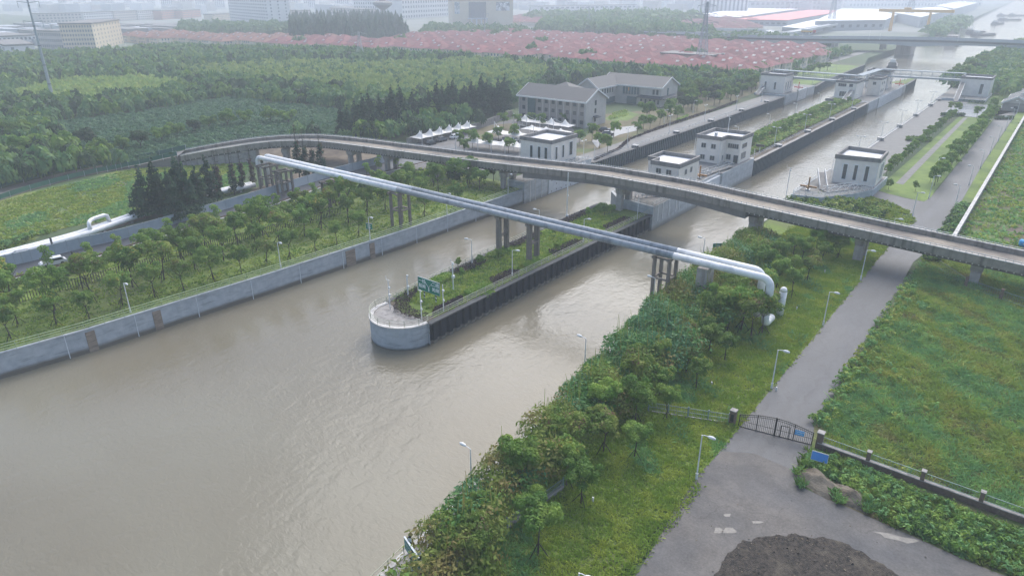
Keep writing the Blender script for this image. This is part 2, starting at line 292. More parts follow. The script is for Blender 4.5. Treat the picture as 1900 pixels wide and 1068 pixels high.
def dup(src, loc, rz=0.0, scale=1.0, label=None, group=None, cat=None, _k={}):
    """copy a thing with its parts and sub-parts"""
    r = src.copy(); COL.objects.link(r); r.location = loc; r.rotation_euler = (0, 0, rz); r.scale = (scale,) * 3 if not isinstance(scale, tuple) else scale
    if label: r['label'] = label
    if group: r['group'] = group
    if cat: r['category'] = cat
    for c in KIDS[src.name]:
        d = c.copy(); COL.objects.link(d); d.parent = r
        for e in KIDS.get(c.name, []):
            g = e.copy(); COL.objects.link(g); g.parent = d
    return r
def proto(root):
    KIDS[root.name] = list(root.children)
    for c in root.children:
        if c.children: KIDS[c.name] = list(c.children)
    return root
def kill(root):
    for c in list(root.children):
        for d in list(c.children): bpy.data.objects.remove(d)
        bpy.data.objects.remove(c)
    bpy.data.objects.remove(root)
def quadmesh(name, V, mats, mi=None, parent=None):
    """V: (n,4,3) array of quads -> one object"""
    n = len(V); me = bpy.data.meshes.new(name)
    me.vertices.add(n * 4); me.vertices.foreach_set('co', np.ascontiguousarray(V, dtype=np.float32).reshape(-1))
    me.loops.add(n * 4); me.loops.foreach_set('vertex_index', np.arange(n * 4, dtype=np.int32))
    me.polygons.add(n); me.polygons.foreach_set('loop_start', np.arange(0, n * 4, 4, dtype=np.int32))
    if not isinstance(mats, (list, tuple)): mats = [mats]
    for m in mats: me.materials.append(m)
    if mi is not None: me.polygons.foreach_set('material_index', np.asarray(mi, dtype=np.int32))
    me.update(calc_edges=True); me.validate()
    o = bpy.data.objects.new(name, me); COL.objects.link(o)
    if parent is not None: o.parent = parent
    return o
def unit(a): return a / np.maximum(np.linalg.norm(a, axis=-1, keepdims=True), 1e-6)
def cards(P, N, S, aspect=0.6):
    """leaf cards centred on P facing roughly N with size S -> (n,4,3)"""
    n = len(P); T = unit(np.cross(N, NR.normal(size=(n, 3)))); B = unit(np.cross(N, T)); S = S[:, None]
    j = lambda: 1 + 0.35 * NR.normal(size=(n, 1))
    return np.stack([P - T * S * j(), P - B * S * aspect * j() + N * S * 0.15, P + T * S * j(), P + B * S * aspect * j() - N * S * 0.15], axis=1)
def blobs_cards(blobs, n, leaf, up=0.25, inner=0.72):
    b = np.array(blobs, dtype=float); wgt = b[:, 3] * b[:, 4] + b[:, 3] * b[:, 5]; idx = NR.choice(len(b), n, p=wgt / wgt.sum())
    d = unit(NR.normal(size=(n, 3))); d[:, 2] = np.where(d[:, 2] < -0.35, -d[:, 2], d[:, 2]); d = unit(d)
    r = NR.uniform(inner, 1.08, size=(n, 1)); P = b[idx, :3] + d * b[idx, 3:6] * r
    N = unit(d + NR.normal(size=(n, 3)) * 0.55 + np.array([0, 0, up])); return cards(P, N, leaf * NR.uniform(0.55, 1.35, n))
# =================================================================== TERRAIN, WATER, ROADS
WZ = -4.0
ST = [-300, 20, 34, 66, 100, 146, 215, 365, 450, 495, 570, 630, 805, 1130, 1565, 2220, 4700]
LX = [-119, -116.6, -114.4, -111.9, -110.4, -110.2, -111, -112.5, -115.5, -117, -121, -132, -137, -151, -170, -206, -337]
RX = [-26, -38.3, -39.6, -43, -47.5, -49, -49, -50, -52, -55, -58, -57, -45, -20, 30, 110, 500]
def interp(Y, T): return float(np.interp(Y, ST, T))
b = MB()
b.strip([(-5600, y) for y in ST], [(LX[i] - 0.4, y) for i, y in enumerate(ST)][:], 0.0)
b.strip([(RX[i] + 0.4, y) for i, y in enumerate(ST)], [(2400, y) for y in ST], 0.0)
for i in range(len(ST) - 1):
    for X in (LX, RX):
        s = -0.4 if X is LX else 0.4
        b.add([(X[i] + s, ST[i], 0), (X[i + 1] + s, ST[i + 1], 0), (X[i + 1] + s, ST[i + 1], -5.2), (X[i] + s, ST[i], -5.2)], [(0, 1, 2, 3)])
struct(b.build('ground', m_ground), 'green and earthy land stretching to the hazy horizon', 'ground')
mw = mat('canal_water', (0.182, 0.162, 0.116), (0.162, 0.145, 0.104), scale=0.03, rough=0.09, c3=(0.192, 0.178, 0.132), s3=0.02, spec=0.5)
n = mw.node_tree.nodes; L = mw.node_tree.links; bs = n['Principled BSDF']; bs.inputs['IOR'].default_value = 1.33
g = n.new('ShaderNodeNewGeometry'); hs = []
for sc, st, amp in ((0.55, (1.0, 0.55, 1), 0.5), (1.7, (0.7, 1.2, 1), 0.3), (0.09, (1, 0.6, 1), 0.8)):
    mp = n.new('ShaderNodeMapping'); mp.inputs['Scale'].default_value = st; mp.inputs['Rotation'].default_value = (0, 0, 0.5); L.new(g.outputs['Position'], mp.inputs[0])
    t = n.new('ShaderNodeTexNoise'); t.inputs['Scale'].default_value = sc; t.inputs['Detail'].default_value = 4; t.inputs['Distortion'].default_value = 0.6; L.new(mp.outputs[0], t.inputs[0])
    q = n.new('ShaderNodeMath'); q.operation = 'MULTIPLY'; q.inputs[1].default_value = amp; L.new(t.outputs['Fac'], q.inputs[0]); hs.append(q)
a1 = n.new('ShaderNodeMath'); L.new(hs[0].outputs[0], a1.inputs[0]); L.new(hs[1].outputs[0], a1.inputs[1])
a2 = n.new('ShaderNodeMath'); L.new(a1.outputs[0], a2.inputs[0]); L.new(hs[2].outputs[0], a2.inputs[1])
bp = n.new('ShaderNodeBump'); pn = n.new('ShaderNodeTexNoise'); pn.inputs['Scale'].default_value = .035; pn.inputs['Detail'].default_value = 3; L.new(g.outputs['Position'], pn.inputs[0]); pr = n.new('ShaderNodeMapRange'); pr.inputs[1].default_value = .35; pr.inputs[2].default_value = .68; pr.inputs[3].default_value = .25; pr.inputs[4].default_value = .6; L.new(pn.outputs['Fac'], pr.inputs[0]); L.new(pr.outputs[0], bp.inputs['Strength']); bp.inputs['Distance'].default_value = 0.4; L.new(a2.outputs[0], bp.inputs['Height']); L.new(bp.outputs[0], bs.inputs['Normal'])
b = MB(); b.strip([(LX[i] - 0.5, y) for i, y in enumerate(ST)], [(RX[i] + 0.5, y) for i, y in enumerate(ST)], WZ)
struct(b.build('water', mw), 'murky brown canal water with small ripples', 'water')

def GP(*pts, z=0.0): return [G(x, y, z) for x, y in pts]
def ground_sheet(name, poly, z, m, label=None, cat='ground'):
    return struct(MB().sheet(poly, z).build(name, m), label, cat)
def smooth_path(pts, k=6):
    out = []; P = [Vector((p[0], p[1], p[2] if len(p) > 2 else 0)) for p in pts]; P = [P[0] * 2 - P[1]] + P + [P[-1] * 2 - P[-2]]
    for i in range(1, len(P) - 2):
        for j in range(k):
            t = j / k; p0, p1, p2, p3 = P[i - 1], P[i], P[i + 1], P[i + 2]
            out.append(0.5 * ((2 * p1) + (p2 - p0) * t + (2 * p0 - 5 * p1 + 4 * p2 - p3) * t * t + (3 * p1 - p0 - 3 * p2 + p3) * t ** 3))
    out.append(P[-2]); return out
def wobble(A, B, step, amp, seed=0):
    """ragged edge between two points"""
    r = random.Random(seed); A = Vector((A[0], A[1], 0)); B = Vector((B[0], B[1], 0)); d = B - A; nrm = Vector((-d.y, d.x, 0)).normalized(); k = max(2, int(d.length / step)); o = 0; out = []
    for i in range(k):
        o = o * 0.6 + r.uniform(-amp, amp); p = A + d * (i / k) + nrm * (o if i else 0); out.append((p.x, p.y))
    return out
# left bank verge between wall and trees, right verge lawns
ground_sheet('left_verge', [(interp(y, LX) - 0.5, y) for y in range(-20, 149, 4)] + [(-146.5, 148), (-147, 100), (-145.5, 60), (-147, 20), (-149, -20)], 0.02, m_grass, 'grass strip between the left canal wall and the dark side road')
ground_sheet('right_verge', [(-21.7, 30), (-21.7, 180)] + [(interp(y, RX) + 0.9, y) for y in range(180, 0, -4)] + [(-21, 0)], 0.02, m_grass, 'bright grass slope between the bank thicket and the service road')
# service road, gate apron, curving dusty road and gravel
edgeR = wobble((-14.9, 80), (-14.7, 140), 1.6, 0.5, 3)
ground_sheet('service_road', [(-21.75, 60), (-21.7, 182), (-22.2, 197), (-21.3, 206), (-21.2, 392), (-15.4, 392), (-15.2, 262), (-14.3, 196), (-12.9, 174), (-15.8, 150)] + edgeR[::-1] + [(-14.4, 79), (-13.6, 75), (-13.4, 60)], 0.06, m_asph, 'grey asphalt service road running along the right bank', 'road')
dus = GP((1180, 1068), (1215, 1010), (1262, 930), (1300, 875), (1340, 838), (1400, 842), (1470, 872), (1480, 900), (1530, 925), (1580, 945), (1640, 972), (1710, 1003), (1790, 1040), (1880, 1075), (1990, 1130), (1900, 1300), (1100, 1300), (1120, 1150))
ground_sheet('dusty_road', dus, 0.10, m_dusty, 'pale dusty concrete junction curving away in front of the gate', 'road')
gr = GP((1325, 1075), (1345, 1035), (1375, 1008), (1420, 996), (1475, 990), (1535, 1000), (1590, 1022), (1640, 1048), (1680, 1075), (1700, 1200), (1300, 1200))
gr2 = []
for i in range(len(gr)): gr2 += wobble(gr[i], gr[(i + 1) % len(gr)], 0.35, 0.22, i)
ground_sheet('gravel_patch', gr2, 0.13, m_gravel, 'dark gravel and soil patch inside the curve of the dusty road')
for i, (c, rx, ry) in enumerate([((1353, 985), 12, 7), ((1332, 985), 8, 7), ((1404, 970), 10, 3), ((1660, 998), 38, 6), ((1350, 957), 6, 4)]):
    pl = GP(*[(c[0] + rx * math.cos(a) * (1 + 0.3 * math.sin(3 * a + i)), c[1] + ry * math.sin(a) * (1 + 0.25 * math.cos(2 * a)) + (math.cos(a) * 9 if rx > 30 else 0)) for a in [k * 0.35 for k in range(18)]])
    ground_sheet('puddle', pl, 0.12, m_puddle, ['large milky puddle by the gravel edge', 'small round milky puddle beside the larger one', 'thin puddle in the middle of the dusty road', 'long curved puddle beside the right road edge', 'faint puddle stain nearest the gate'][i], 'water')
# branch road to the lock head on the right
ground_sheet('branch_road', GP((1722, 380), (1712, 374), (1678, 367.5), (1634, 356), (1606, 347), (1598, 360), (1636, 370), (1664, 380), (1686, 393), (1697, 408), (1705, 430)), 0.07, m_asph, 'short asphalt branch road turning in to the right lock house', 'road')
ground_sheet('lawn', GP((1625, 351), (1650, 360), (1690, 369), (1712, 373.5), (1726, 371)) + [(-21.6, 212), (-21.6, 352), (-25.5, 356), (-34, 356), (-34.5, 215)], 0.03, m_lawn, 'mown lawn beside the footpath right of the lock chamber')
ground_sheet('verge_lawn', [(-15, 200), (-15.1, 400), (-11.6, 400), (-11.6, 175)], 0.03, m_lawn, 'narrow mown verge between the service road and the long boundary wall')
ground_sheet('footpath', GP((1662, 340), (1676, 343), (1796, 218), (1788, 218)), 0.06, m_pave, 'straight pale gravel footpath across the lawn', 'path')
ground_sheet('parking_yard', [(-41, 357), (-40, 400), (-22.5, 402), (-22.5, 393), (-15, 393), (-15, 420), (-12, 470), (-20, 470), (-24, 357)], 0.07, mat('wet_concrete', (0.2, 0.21, 0.22), (0.13, 0.14, 0.15), scale=0.15, rough=0.25), 'wet concrete parking yard at the far end of the lawn', 'pavement')
ground_sheet('far_service_road', [(-21, 470), (-14.5, 470), (-8, 800), (-16, 800)], 0.05, m_asph, 'service road continuing past the far lock head', 'road')
ground_sheet('right_field', [(-11, 170), (-11, 420), (120, 420), (60, 100), (12, 60), (-6, 62), (-14.5, 76), (-14.8, 140)], 0.02, m_wild, 'weedy wild field right of the service road')
ground_sheet('soil_spot', GP((1855, 440), (1880, 418), (1950, 415), (1960, 450), (1880, 452)), 0.05, m_soil, 'bare reddish soil patch in the weeds right of the viaduct')
ground_sheet('soil_corner', GP((1862, 1010), (1880, 985), (1935, 975), (1960, 1060), (1900, 1062)), 0.05, m_soil, 'bare brown soil at the lower right corner')
# right quay paving
ground_sheet('quay_paving', [(-48.6, 215), (-48.8, 415), (-36.5, 415), (-36.8, 215)], 0.05, m_pave, 'paved quay strip along the right lock chamber', 'pavement')
ground_sheet('far_right_verge', [(-50, 415), (-56, 600), (-40, 900), (-18, 900), (-16, 415)], 0.03, m_lawn, 'green bank beyond the far right lock house')
# left side: side road, promenade, office grounds, car park
sroad = GP((-60, 548), (0, 525), (130, 492), (240, 459), (400, 409), (510, 380), (610, 344), (700, 324), (780, 305), (870, 283))
sback = GP((-60, 512), (0, 497), (60, 484), (240, 440), (480, 370), (600, 332), (700, 305), (745, 291), (800, 275), (840, 268))
ground_sheet('side_road', sroad + sback[::-1], 0.05, m_asphd, 'dark wet side road with a corrugated barrier along its far edge', 'road')
ground_sheet('construction_soil', GP((430, 385), (480, 362), (600, 322), (745, 285), (720, 262), (600, 262), (470, 262), (430, 300), (560, 300), (540, 330), (470, 350)), 0.03, m_soil, 'churned brown soil under the curve of the viaduct')
ground_sheet('meadow', GP((-80, 480), (0, 470), (110, 425), (270, 395), (430, 360), (470, 300), (400, 285), (240, 312), (130, 338), (0, 368), (-80, 390)), 0.02, m_field, 'yellow green meadow between the ground pipes and the curved road')
ground_sheet('soil_heap_patch', GP((206, 340), (222, 330), (240, 335), (238, 345), (215, 349)), 0.05, m_soil, 'reddish bare patch in the meadow')
ground_sheet('soil_heap_patch', GP((150, 428), (175, 415), (210, 412), (275, 385), (290, 398), (250, 412), (190, 432)), 0.05, m_soil, 'bare earth beside the pipe loop')
ground_sheet('carpark', GP((640, 330), (745, 292), (780, 262), (890, 236), (965, 218), (1060, 235), (1080, 262), (960, 310), (870, 318), (700, 345)), 0.04, mat('dark_paving', (0.14, 0.135, 0.13), (0.10, 0.097, 0.095), scale=0.3, rough=0.8), 'dark paved car park with white membrane canopies', 'pavement')
ground_sheet('dry_lawn', GP((1065, 320), (1200, 262), (1300, 215), (1380, 180), (1440, 158), (1400, 150), (1300, 175), (1260, 200), (1120, 212), (1105, 235), (1050, 290)), 0.03, m_drygrass, 'dry yellowish planted strip in front of the offices')
ground_sheet('dry_lawn', GP((880, 240), (915, 232), (960, 228), (950, 245), (890, 262)), 0.05, m_drygrass, 'dry grass island between the car park canopies')
ground_sheet('office_road', GP((1098, 262), (1120, 245), (1145, 237), (1190, 232), (1180, 243), (1150, 250), (1120, 262), (1108, 275)), 0.07, mat('pale_road', (0.2, 0.21, 0.22), (0.16, 0.17, 0.18), scale=0.2, rough=0.5), 'pale looping driveway by the office gable', 'road')
ground_sheet('flower_garden', GP((1120, 220), (1160, 205), (1185, 212), (1165, 224), (1130, 224)), 0.06, m_lawn, 'small bright green garden in front of the far office')
ground_sheet('promenade', [(-111.4, 215), (-112.8, 365), (-119.5, 365), (-118, 215)], 0.55, m_pave, 'paved walkway along the left lock chamber', 'pavement')
ground_sheet('far_left_verge', [(-116.3, 418), (-121.8, 560), (-150, 560), (-140, 418)], 0.03, m_lawn, 'green planted strip beyond the far left lock house')
ground_sheet('far_left_road', [(-150, 430), (-154, 700), (-146, 700), (-142, 430)], 0.06, m_pave, 'pale road between the villas and the far canal bank', 'road')
ground_sheet('villa_street', [(-171, 425), (-166, 700), (-158, 700), (-163, 425)], 0.06, mat('ochre_street', (0.36, 0.30, 0.23), (0.3, 0.25, 0.2), scale=0.2), 'ochre street in front of the eastern villa row', 'road')
ground_sheet('city_ground', [(-5500, 900), (-1500, 560), (-900, 330), (-800, 200), (-640, 200), (-640, 420), (-560, 430), (-380, 820), (-152, 900), (-172, 1565), (-210, 2220), (-338, 4690), (-5500, 4690)], 0.08, mat('city_paving', (0.26, 0.26, 0.25), (0.15, 0.18, 0.14), scale=0.012, rough=0.9, c3=(0.12, 0.15, 0.11), s3=0.004), 'pale built up ground of the distant town')
# curved approach road on the far left that climbs onto the viaduct
VF = [(80, 151.4, 4.2), (30, 151.4, 5.0), (1, 151.2, 6.0), (-20.6, 150.8, 6.9), (-49, 150.7, 8.0), (-64, 151, 8.55), (-86, 151.1, 8.5), (-99, 150.8, 7.9), (-127, 148.2, 7.0), (-150, 145, 6.8), (-181.5, 139.6, 6.7), (-194.5, 132, 6.6), (-202.8, 123.8, 6.0), (-209, 115, 5.0), (-216, 106, 3.4)]
VC = smooth_path([(p[0], p[1], p[2]) for p in VF], 7)
RC = smooth_path([VF[-1], (-224, 97, 1.2), (-229, 88, 0.35), (-229, 75, 0.2), (-223, 57, 0.2), (-212, 38, 0.2), (-198, 20, 0.2)], 6)
def offs(path, d, dz=0.0):
    out = []
    for i, p in enumerate(path):
        t = (path[min(i + 1, len(path) - 1)] - path[max(i - 1, 0)]); t.z = 0; t.normalize(); nn = Vector((-t.y, t.x, 0)); out.append(p + nn * d + Vector((0, 0, dz)))
    return out
def ribbon(mb, path, d0, d1, z0, z1):
    """solid ribbon between offsets d0<d1 and heights z0<z1 (relative to the path)"""
    A, B_, C_, D_ = offs(path, d0, z0), offs(path, d1, z0), offs(path, d1, z1), offs(path, d0, z1); k = len(path)
    vs = A + B_ + C_ + D_; fs = []
    for i in range(k - 1):
        for a, c in ((0, 1), (1, 2), (2, 3), (3, 0)): fs.append((a * k + i, c * k + i, c * k + i + 1, a * k + i + 1))
    fs += [(0, 3 * k, 2 * k, k), (k - 1, 2 * k - 1, 3 * k - 1, 4 * k - 1)]; return mb.add(vs, fs)
mb = MB(); A = offs(RC, 0.0, 0.02); B2 = offs(RC, 9.0, 0.02)
mb.strip([(p.x, p.y, p.z) for p in A], [(p.x, p.y, p.z) for p in B2]); mb.strip([(p.x, p.y, p.z) for p in A], [(p.x, p.y, -0.05) for p in A]); mb.strip([(p.x, p.y, p.z) for p in B2], [(p.x, p.y, -0.05) for p in B2])
struct(mb.build('curved_road', mat('worn_road', (0.19, 0.17, 0.15), (0.15, 0.14, 0.13), scale=0.2)), 'worn curved road on the left that climbs to the viaduct', 'road')
for d, z, lb in ((-0.6, 0.2, 'outer'), (9.3, 0.2, 'inner')):
    t = thing('road_fence', (RC[8].x, RC[8].y, 0), 'low dark green fence along the %s edge of the curved road' % lb, 'fence')
    q = MB(); ribbon(q, RC, d, d + 0.1, 0.25, 1.5); q.build('fence_panel', mat('fence_green_' + lb, (0.03, 0.12, 0.085), (0.03, 0.10, 0.07), scale=0.5), t)
    for p in offs(RC, d + 0.05)[::2]: MB().box(p.x - .06, p.x + .06, p.y - .06, p.y + .06, max(0, p.z - 0.3), p.z + 1.6).build('fence_post', m_galv, t)

# =================================================================== CANAL WALLS AND PROW ISLAND
def wall_thing(name, label, path, z0, z1, th, m, cap=None, capm=None, side=1, cat='wall'):
    """retaining wall with a coping; side gives the direction of its thickness"""
    t = thing(name, (path[0][0], path[0][1], 0), label, cat)
    P = [Vector((x, y, 0)) for x, y in path]; q = MB(); ribbon(q, P, 0 if side > 0 else -th, th if side > 0 else 0, z0, z1); q.build('wall_face', m, t)
    if cap:
        q = MB(); ribbon(q, P, (-0.12 if side > 0 else -th - 0.1), (th + 0.1 if side > 0 else 0.12), z1, z1 + cap); q.build('coping', capm or m_capc, t)
    return t
lp = [(interp(y, LX), y) for y in list(range(-20, 145, 3)) + [144.5]]
t = wall_thing('canal_wall', 'long pale concrete retaining wall of the left canal bank', lp, -5.3, 0.0, 0.4, m_wall, 0.12, m_wall)
q = MB(); q2 = MB()
for y in [21 + 10.4 * k for k in range(12)]:
    x = interp(y, LX); q.bar((x + 0.02, y, -4.2), (x + 0.02, y, 0.1), 0.1, 0.12)
q.build('expansion_joint', mat('joint_strip', (0.62, 0.66, 0.68), (0.5, 0.54, 0.56), scale=2), t)
for i, (y, wd) in enumerate([(34.2, 2.2), (44.6, 3.0), (84.2, 3.2), (90.5, 1.4)]):
    x = interp(y, LX); tag(MB().bar((x + 0.03, y, -2.2), (x + 0.03, y + wd, -2.2), 0.16, 3.6).build('brick_patch', mat('exposed_brick_%d' % i, (0.30, 0.245, 0.19), (0.17, 0.13, 0.10), scale=1.2, bump=0.6, stretch=(0.4, 0.4, 3)), t), 'exposed brown brick patch in the wall')
def railing(path, z, label, m, h=1.1, nr=3, step=3.0, r=0.045, group=None, cat='railing', post=0.07):
    P = [Vector((p[0], p[1], z)) for p in path]; t = thing('railing', P[len(P) // 2], label, cat, group)
    for k in range(nr): MB().tube([p + Vector((0, 0, h * (k + 1) / nr)) for p in P], r, 6).build('rail', m, t)
    L_ = [0]; [L_.append(L_[-1] + (P[i + 1] - P[i]).length) for i in range(len(P) - 1)]
    k = min(95, max(1, int(L_[-1] / step))); po = None
    for i in range(k + 1):
        s = L_[-1] * i / k; j = max(0, min(len(P) - 2, int(np.searchsorted(L_, s) - 1))); f = (s - L_[j]) / max(1e-6, L_[j + 1] - L_[j]); p = P[j].lerp(P[j + 1], f)
        if po is None:
            po = MB().box(-post / 2, post / 2, -post / 2, post / 2, 0, h).build('post', m); po.parent = t; po.location = p - t.location
        else:
            c = po.copy(); COL.objects.link(c); c.location = p - t.location
    return t
railing([(x - 0.15, y) for x, y in lp if y > 8], 0.12, 'pale green three rail guard railing on top of the left canal wall', m_railg, r=.06, h=1.25)
rb = [(interp(y, RX), y) for y in list(range(-10, 150, 3)) + [152, 155, 158]]
wall_thing('canal_wall', 'low concrete wall of the right bank under the white railing', rb, -5.3, 0.05, 0.4, m_conc, 0.1, side=-1)
railing([(x + 0.25, y) for x, y in rb if y > 10], 0.15, 'white two rail railing along the overgrown right bank', m_cream, nr=2, step=2.2)
q = thing('inner_railing', (-36, 30, 0), 'low white kerb rail beside the walkway at the foot of the right bank', 'railing')
MB().tube([(interp(y, RX) + 1.5, y, 0.35) for y in range(10, 48, 3)], 0.05, 6).build('rail', m_cream, q)
ground_sheet('bank_walkway', [(interp(y, RX) + 0.4, y) for y in range(0, 60, 5)] + [(interp(y, RX) + 1.6, y) for y in range(55, -1, -5)], 0.06, m_conc, 'narrow concrete walkway inside the right bank railing', 'path')

# island: rounded concrete prow, corrugated black sheet piling, green top
IR = [(-73.0, 70.2), (-73.0, 100), (-72.8, 125), (-72.3, 146)]
IL = [(-84.3, 71.5), (-85.0, 85), (-85.9, 100), (-86.4, 120), (-86.6, 146)]
prow = [(-84.3, 71.5)] + [(-78.7 + 5.75 * math.cos(a) , 70.4 + 6.0 * math.sin(a) * 0.95) for a in [rad(180 + 8 + k * (172 - 0) / 16) for k in range(17)]] + [(-73.0, 70.2)]
isl = prow[:-1] + IR + IL[::-1][:-1]
t = thing('island_prow', (-78.7, 69, 0), 'rounded pale concrete nose at the tip of the middle island', 'wall')
mprow = banded('prow_concrete', (0.40, 0.44, 0.47), (0.31, 0.35, 0.38), (0.15, 0.165, 0.175), -3.5, -3.0, (0.09, 0.08, 0.06))
q = MB(); ribbon(q, [Vector((x, y, 0)) for x, y in prow], -0.05, 0.6, -5.3, 0.0); q.build('wall_face', mprow, t)
q = MB(); ribbon(q, [Vector((x, y, 0)) for x, y in prow], -0.2, 0.6, 0.0, 0.15); q.build('coping', m_capc, t)
MB().sheet([(x * 0.995 + -78.7 * 0.005, y) for x, y in prow], 0.03).build('concrete_floor', m_conc, t)
ground_sheet('island_ground', [(-84.0, 72.5)] + [(-78.6 + 4.4 * math.cos(rad(a)), 73.6 + 3.2 * math.sin(rad(a))) for a in range(190, 351, 16)] + [(-73.5, 72), (-73.4, 100), (-73.1, 125), (-72.8, 146)] + [(x + 0.5, y) for x, y in IL[::-1][:-1]], 0.06, m_grass, 'grass and weeds on top of the middle island')
struct(MB().prism([(-84, 71.6), (-73.4, 70.6), (-72.9, 146), (-86.1, 146)], -5.2, -0.01).build('island_bank', m_soil), 'earth body of the middle island')
def pile_wall(name, label, path, z0, z1, m, per=1.9, dep=0.42, side=1, capm=None):
    t = thing(name, (path[0][0], path[0][1], 0), label, 'wall'); P = [Vector((x, y, 0)) for x, y in path]; out = []
    L_ = [0]; [L_.append(L_[-1] + (P[i + 1] - P[i]).length) for i in range(len(P) - 1)]
    s = 0
    def at(s):
        j = max(0, min(len(P) - 2, int(np.searchsorted(L_, s) - 1))); f = (s - L_[j]) / (L_[j + 1] - L_[j]); d = (P[j + 1] - P[j]).normalized(); return P[j].lerp(P[j + 1], f), Vector((-d.y, d.x, 0))
    while s < L_[-1] - per:
        for f, o in ((0, 0), (0.42, 0), (0.5, -dep), (0.92, -dep)):
            p, nn = at(s + f * per); out.append(p + nn * (o * side))
        s += per
    p, nn = at(L_[-1]); out.append(p)
    q = MB(); q.strip([(p.x, p.y, z0) for p in out], [(p.x, p.y, z1) for p in out]); q.build('sheet_piling', m, t)
    q = MB(); ribbon(q, P, -0.75 if side > 0 else -0.3, 0.3 if side > 0 else 0.75, z1, z1 + 0.22); q.build('capping_beam', capm or m, t)
    return t
m_cap = mat('dark_capping', (0.06, 0.065, 0.07), (0.10, 0.10, 0.095), scale=0.6, rough=0.8)
pile_wall('sheet_pile_wall', 'black corrugated steel sheet piling on the near right side of the middle island', IR, -5.3, -0.15, m_pile, side=1, capm=m_cap)
pile_wall('sheet_pile_wall', 'dark sheet piling on the left channel side of the middle island', IL, -5.3, -0.15, m_pile, side=-1, capm=m_cap)
railing([(x + 0.25, y) for x, y in IL[::-1][1:]] + [(x, y) for x, y in prow[1:-1]] + [(x - 0.15, y) for x, y in IR], 0.2, 'pale three rail railing that loops round the prow of the middle island', m_cream, step=2.4)

# =================================================================== VIADUCT
cracked(m_deck, .3, .01, (.1, .09, .08), .5, 7.0, (.06, 1.2, 1))
v = thing('viaduct', (-60, 149, 0), 'long curved concrete viaduct crossing the canal on piers', 'viaduct')
W = 9.0
q = MB(); ribbon(q, VC, 0.3, W - 0.3, -1.25, -0.9); q.build('deck', m_deck, v)
for nm, d0, d1 in (('parapet', 0.0, 0.35), ('parapet', W - 0.35, W)):
    q = MB(); ribbon(q, VC, d0, d1, -1.55, 0.0); q.build(nm, m_parap, v)
for d0, d1 in ((-0.12, 0.42), (W - 0.42, W + 0.12)):
    q = MB(); ribbon(q, VC, d0, d1, 0.0, 0.14); q.build('parapet_cap', m_capc, v)
for d in (0.15, W - 0.15):
    o = offs(VC, d, 0.45); q = MB(); q.tube(o, 0.05, 5); f = offs(VC, d, 0.05)
    pts = o
    for i in range(0, len(pts) - 1):
        for k in range(3):
            a = o[i].lerp(o[i + 1], k / 3); c = f[i].lerp(f[i + 1], k / 3); q.bar(c, a, 0.09)
    q.build('hand_rail', m_galv, v)
q = MB(); ribbon(q, VC, 0.9, W - 0.9, -2.25, -1.25); q.build('girder', m_girder, v)
q = MB()
ov = offs(VC, W - 0.9)
for i in range(len(ov) - 1):            # beam ends showing as a row of teeth under the near edge
    if (ov[i] - ov[i + 1]).length < 0.1: continue
    if -108 < ov[i].x < -48: continue
    k = int((ov[i + 1] - ov[i]).length / 0.9)
    for j in range(k):
        p = ov[i].lerp(ov[i + 1], (j + 0.5) / k); q.box(p.x - 0.12, p.x + 0.12, p.y - 0.02, p.y + 0.3, p.z - 2.05, p.z - 1.57)
q.build('beam_ends', m_capc, v)['kind'] = 'stuff'
# box girder with a haunch over the water
q = MB(); k = 24; A = []; B_ = []
for i in range(k + 1):
    x = -108 + 60 * i / k; s = abs(((x + 108) / 30) % 2 - 1); dz = 0.55 + 0.75 * (s ** 2); y = float(np.interp(x, [-127, -99, -86, -64, -49], [148.2, 150.8, 151.1, 151, 150.7])); zt = float(np.interp(x, [-127, -99, -86, -64, -49], [7, 7.9, 8.5, 8.55, 8.0])); A.append((x, y - 8.4, zt - 2.0 - dz)); B_.append((x, y - 8.35, zt - 1.3))
vs = A + [(x, y + 7.7, z) for x, y, z in A] + [(x, y + 7.7, z) for x, y, z in B_] + B_; n_ = k + 1; fs = []
for i in range(k):
    for a, c in ((0, 1), (1, 2), (2, 3), (3, 0)): fs.append((a * n_ + i, c * n_ + i, c * n_ + i + 1, a * n_ + i + 1))
q.add(vs, fs + [(0, 3 * n_, 2 * n_, n_), (k, 2 * n_ - 1, 3 * n_ - 1, 4 * n_ - 1)]); q.build('box_girder', mat('box_girder_concrete', (0.20, 0.188, 0.178), (0.15, 0.143, 0.137), scale=0.5), v)
# drain streak strips and expansion joints are pattern; piers are parts
def pier(cx, cy, top, z0=0.0, cols=2, r=0.7, span=5.2, ang=0.0, square=False):
    c, s = math.cos(ang), math.sin(ang)
    p = MB(); hw = span / 2 + 0.9
    vv = [(-1.0, -hw + 0.6, top - 1.5), (1.0, -hw + 0.6, top - 1.5), (1.0, hw - 0.6, top - 1.5), (-1.0, hw - 0.6, top - 1.5), (-1.0, -hw, top), (1.0, -hw, top), (1.0, hw, top), (-1.0, hw, top)]
    vv = [(cx + x * c - y * s, cy + x * s + y * c, z) for x, y, z in vv]; vv2 = vv
    cap = MB().hexa(vv).build('pier_cap', m_pierc, v)
    for k in range(cols):
        y = (-span / 2 + span * k / (cols - 1)) if cols > 1 else 0; X = cx - y * s; Y = cy + y * c
        if square: MB().box(X - r, X + r, Y - r, Y + r, z0, top - 1.5).build('column', m_pierc, cap)
        else: MB().tube([(X, Y, z0), (X, Y, top - 1.5)], r, 14).build('column', m_pierc, cap, smooth=False)
for cx, cy, tz in ((15.5, 146.6, 3.2), (-5, 146.8, 3.85), (-25.0, 146.4, 4.75), (-46.8, 146.6, 4.9)): pier(cx, cy, tz, cols=2, r=0.8, square=True, span=3.6)
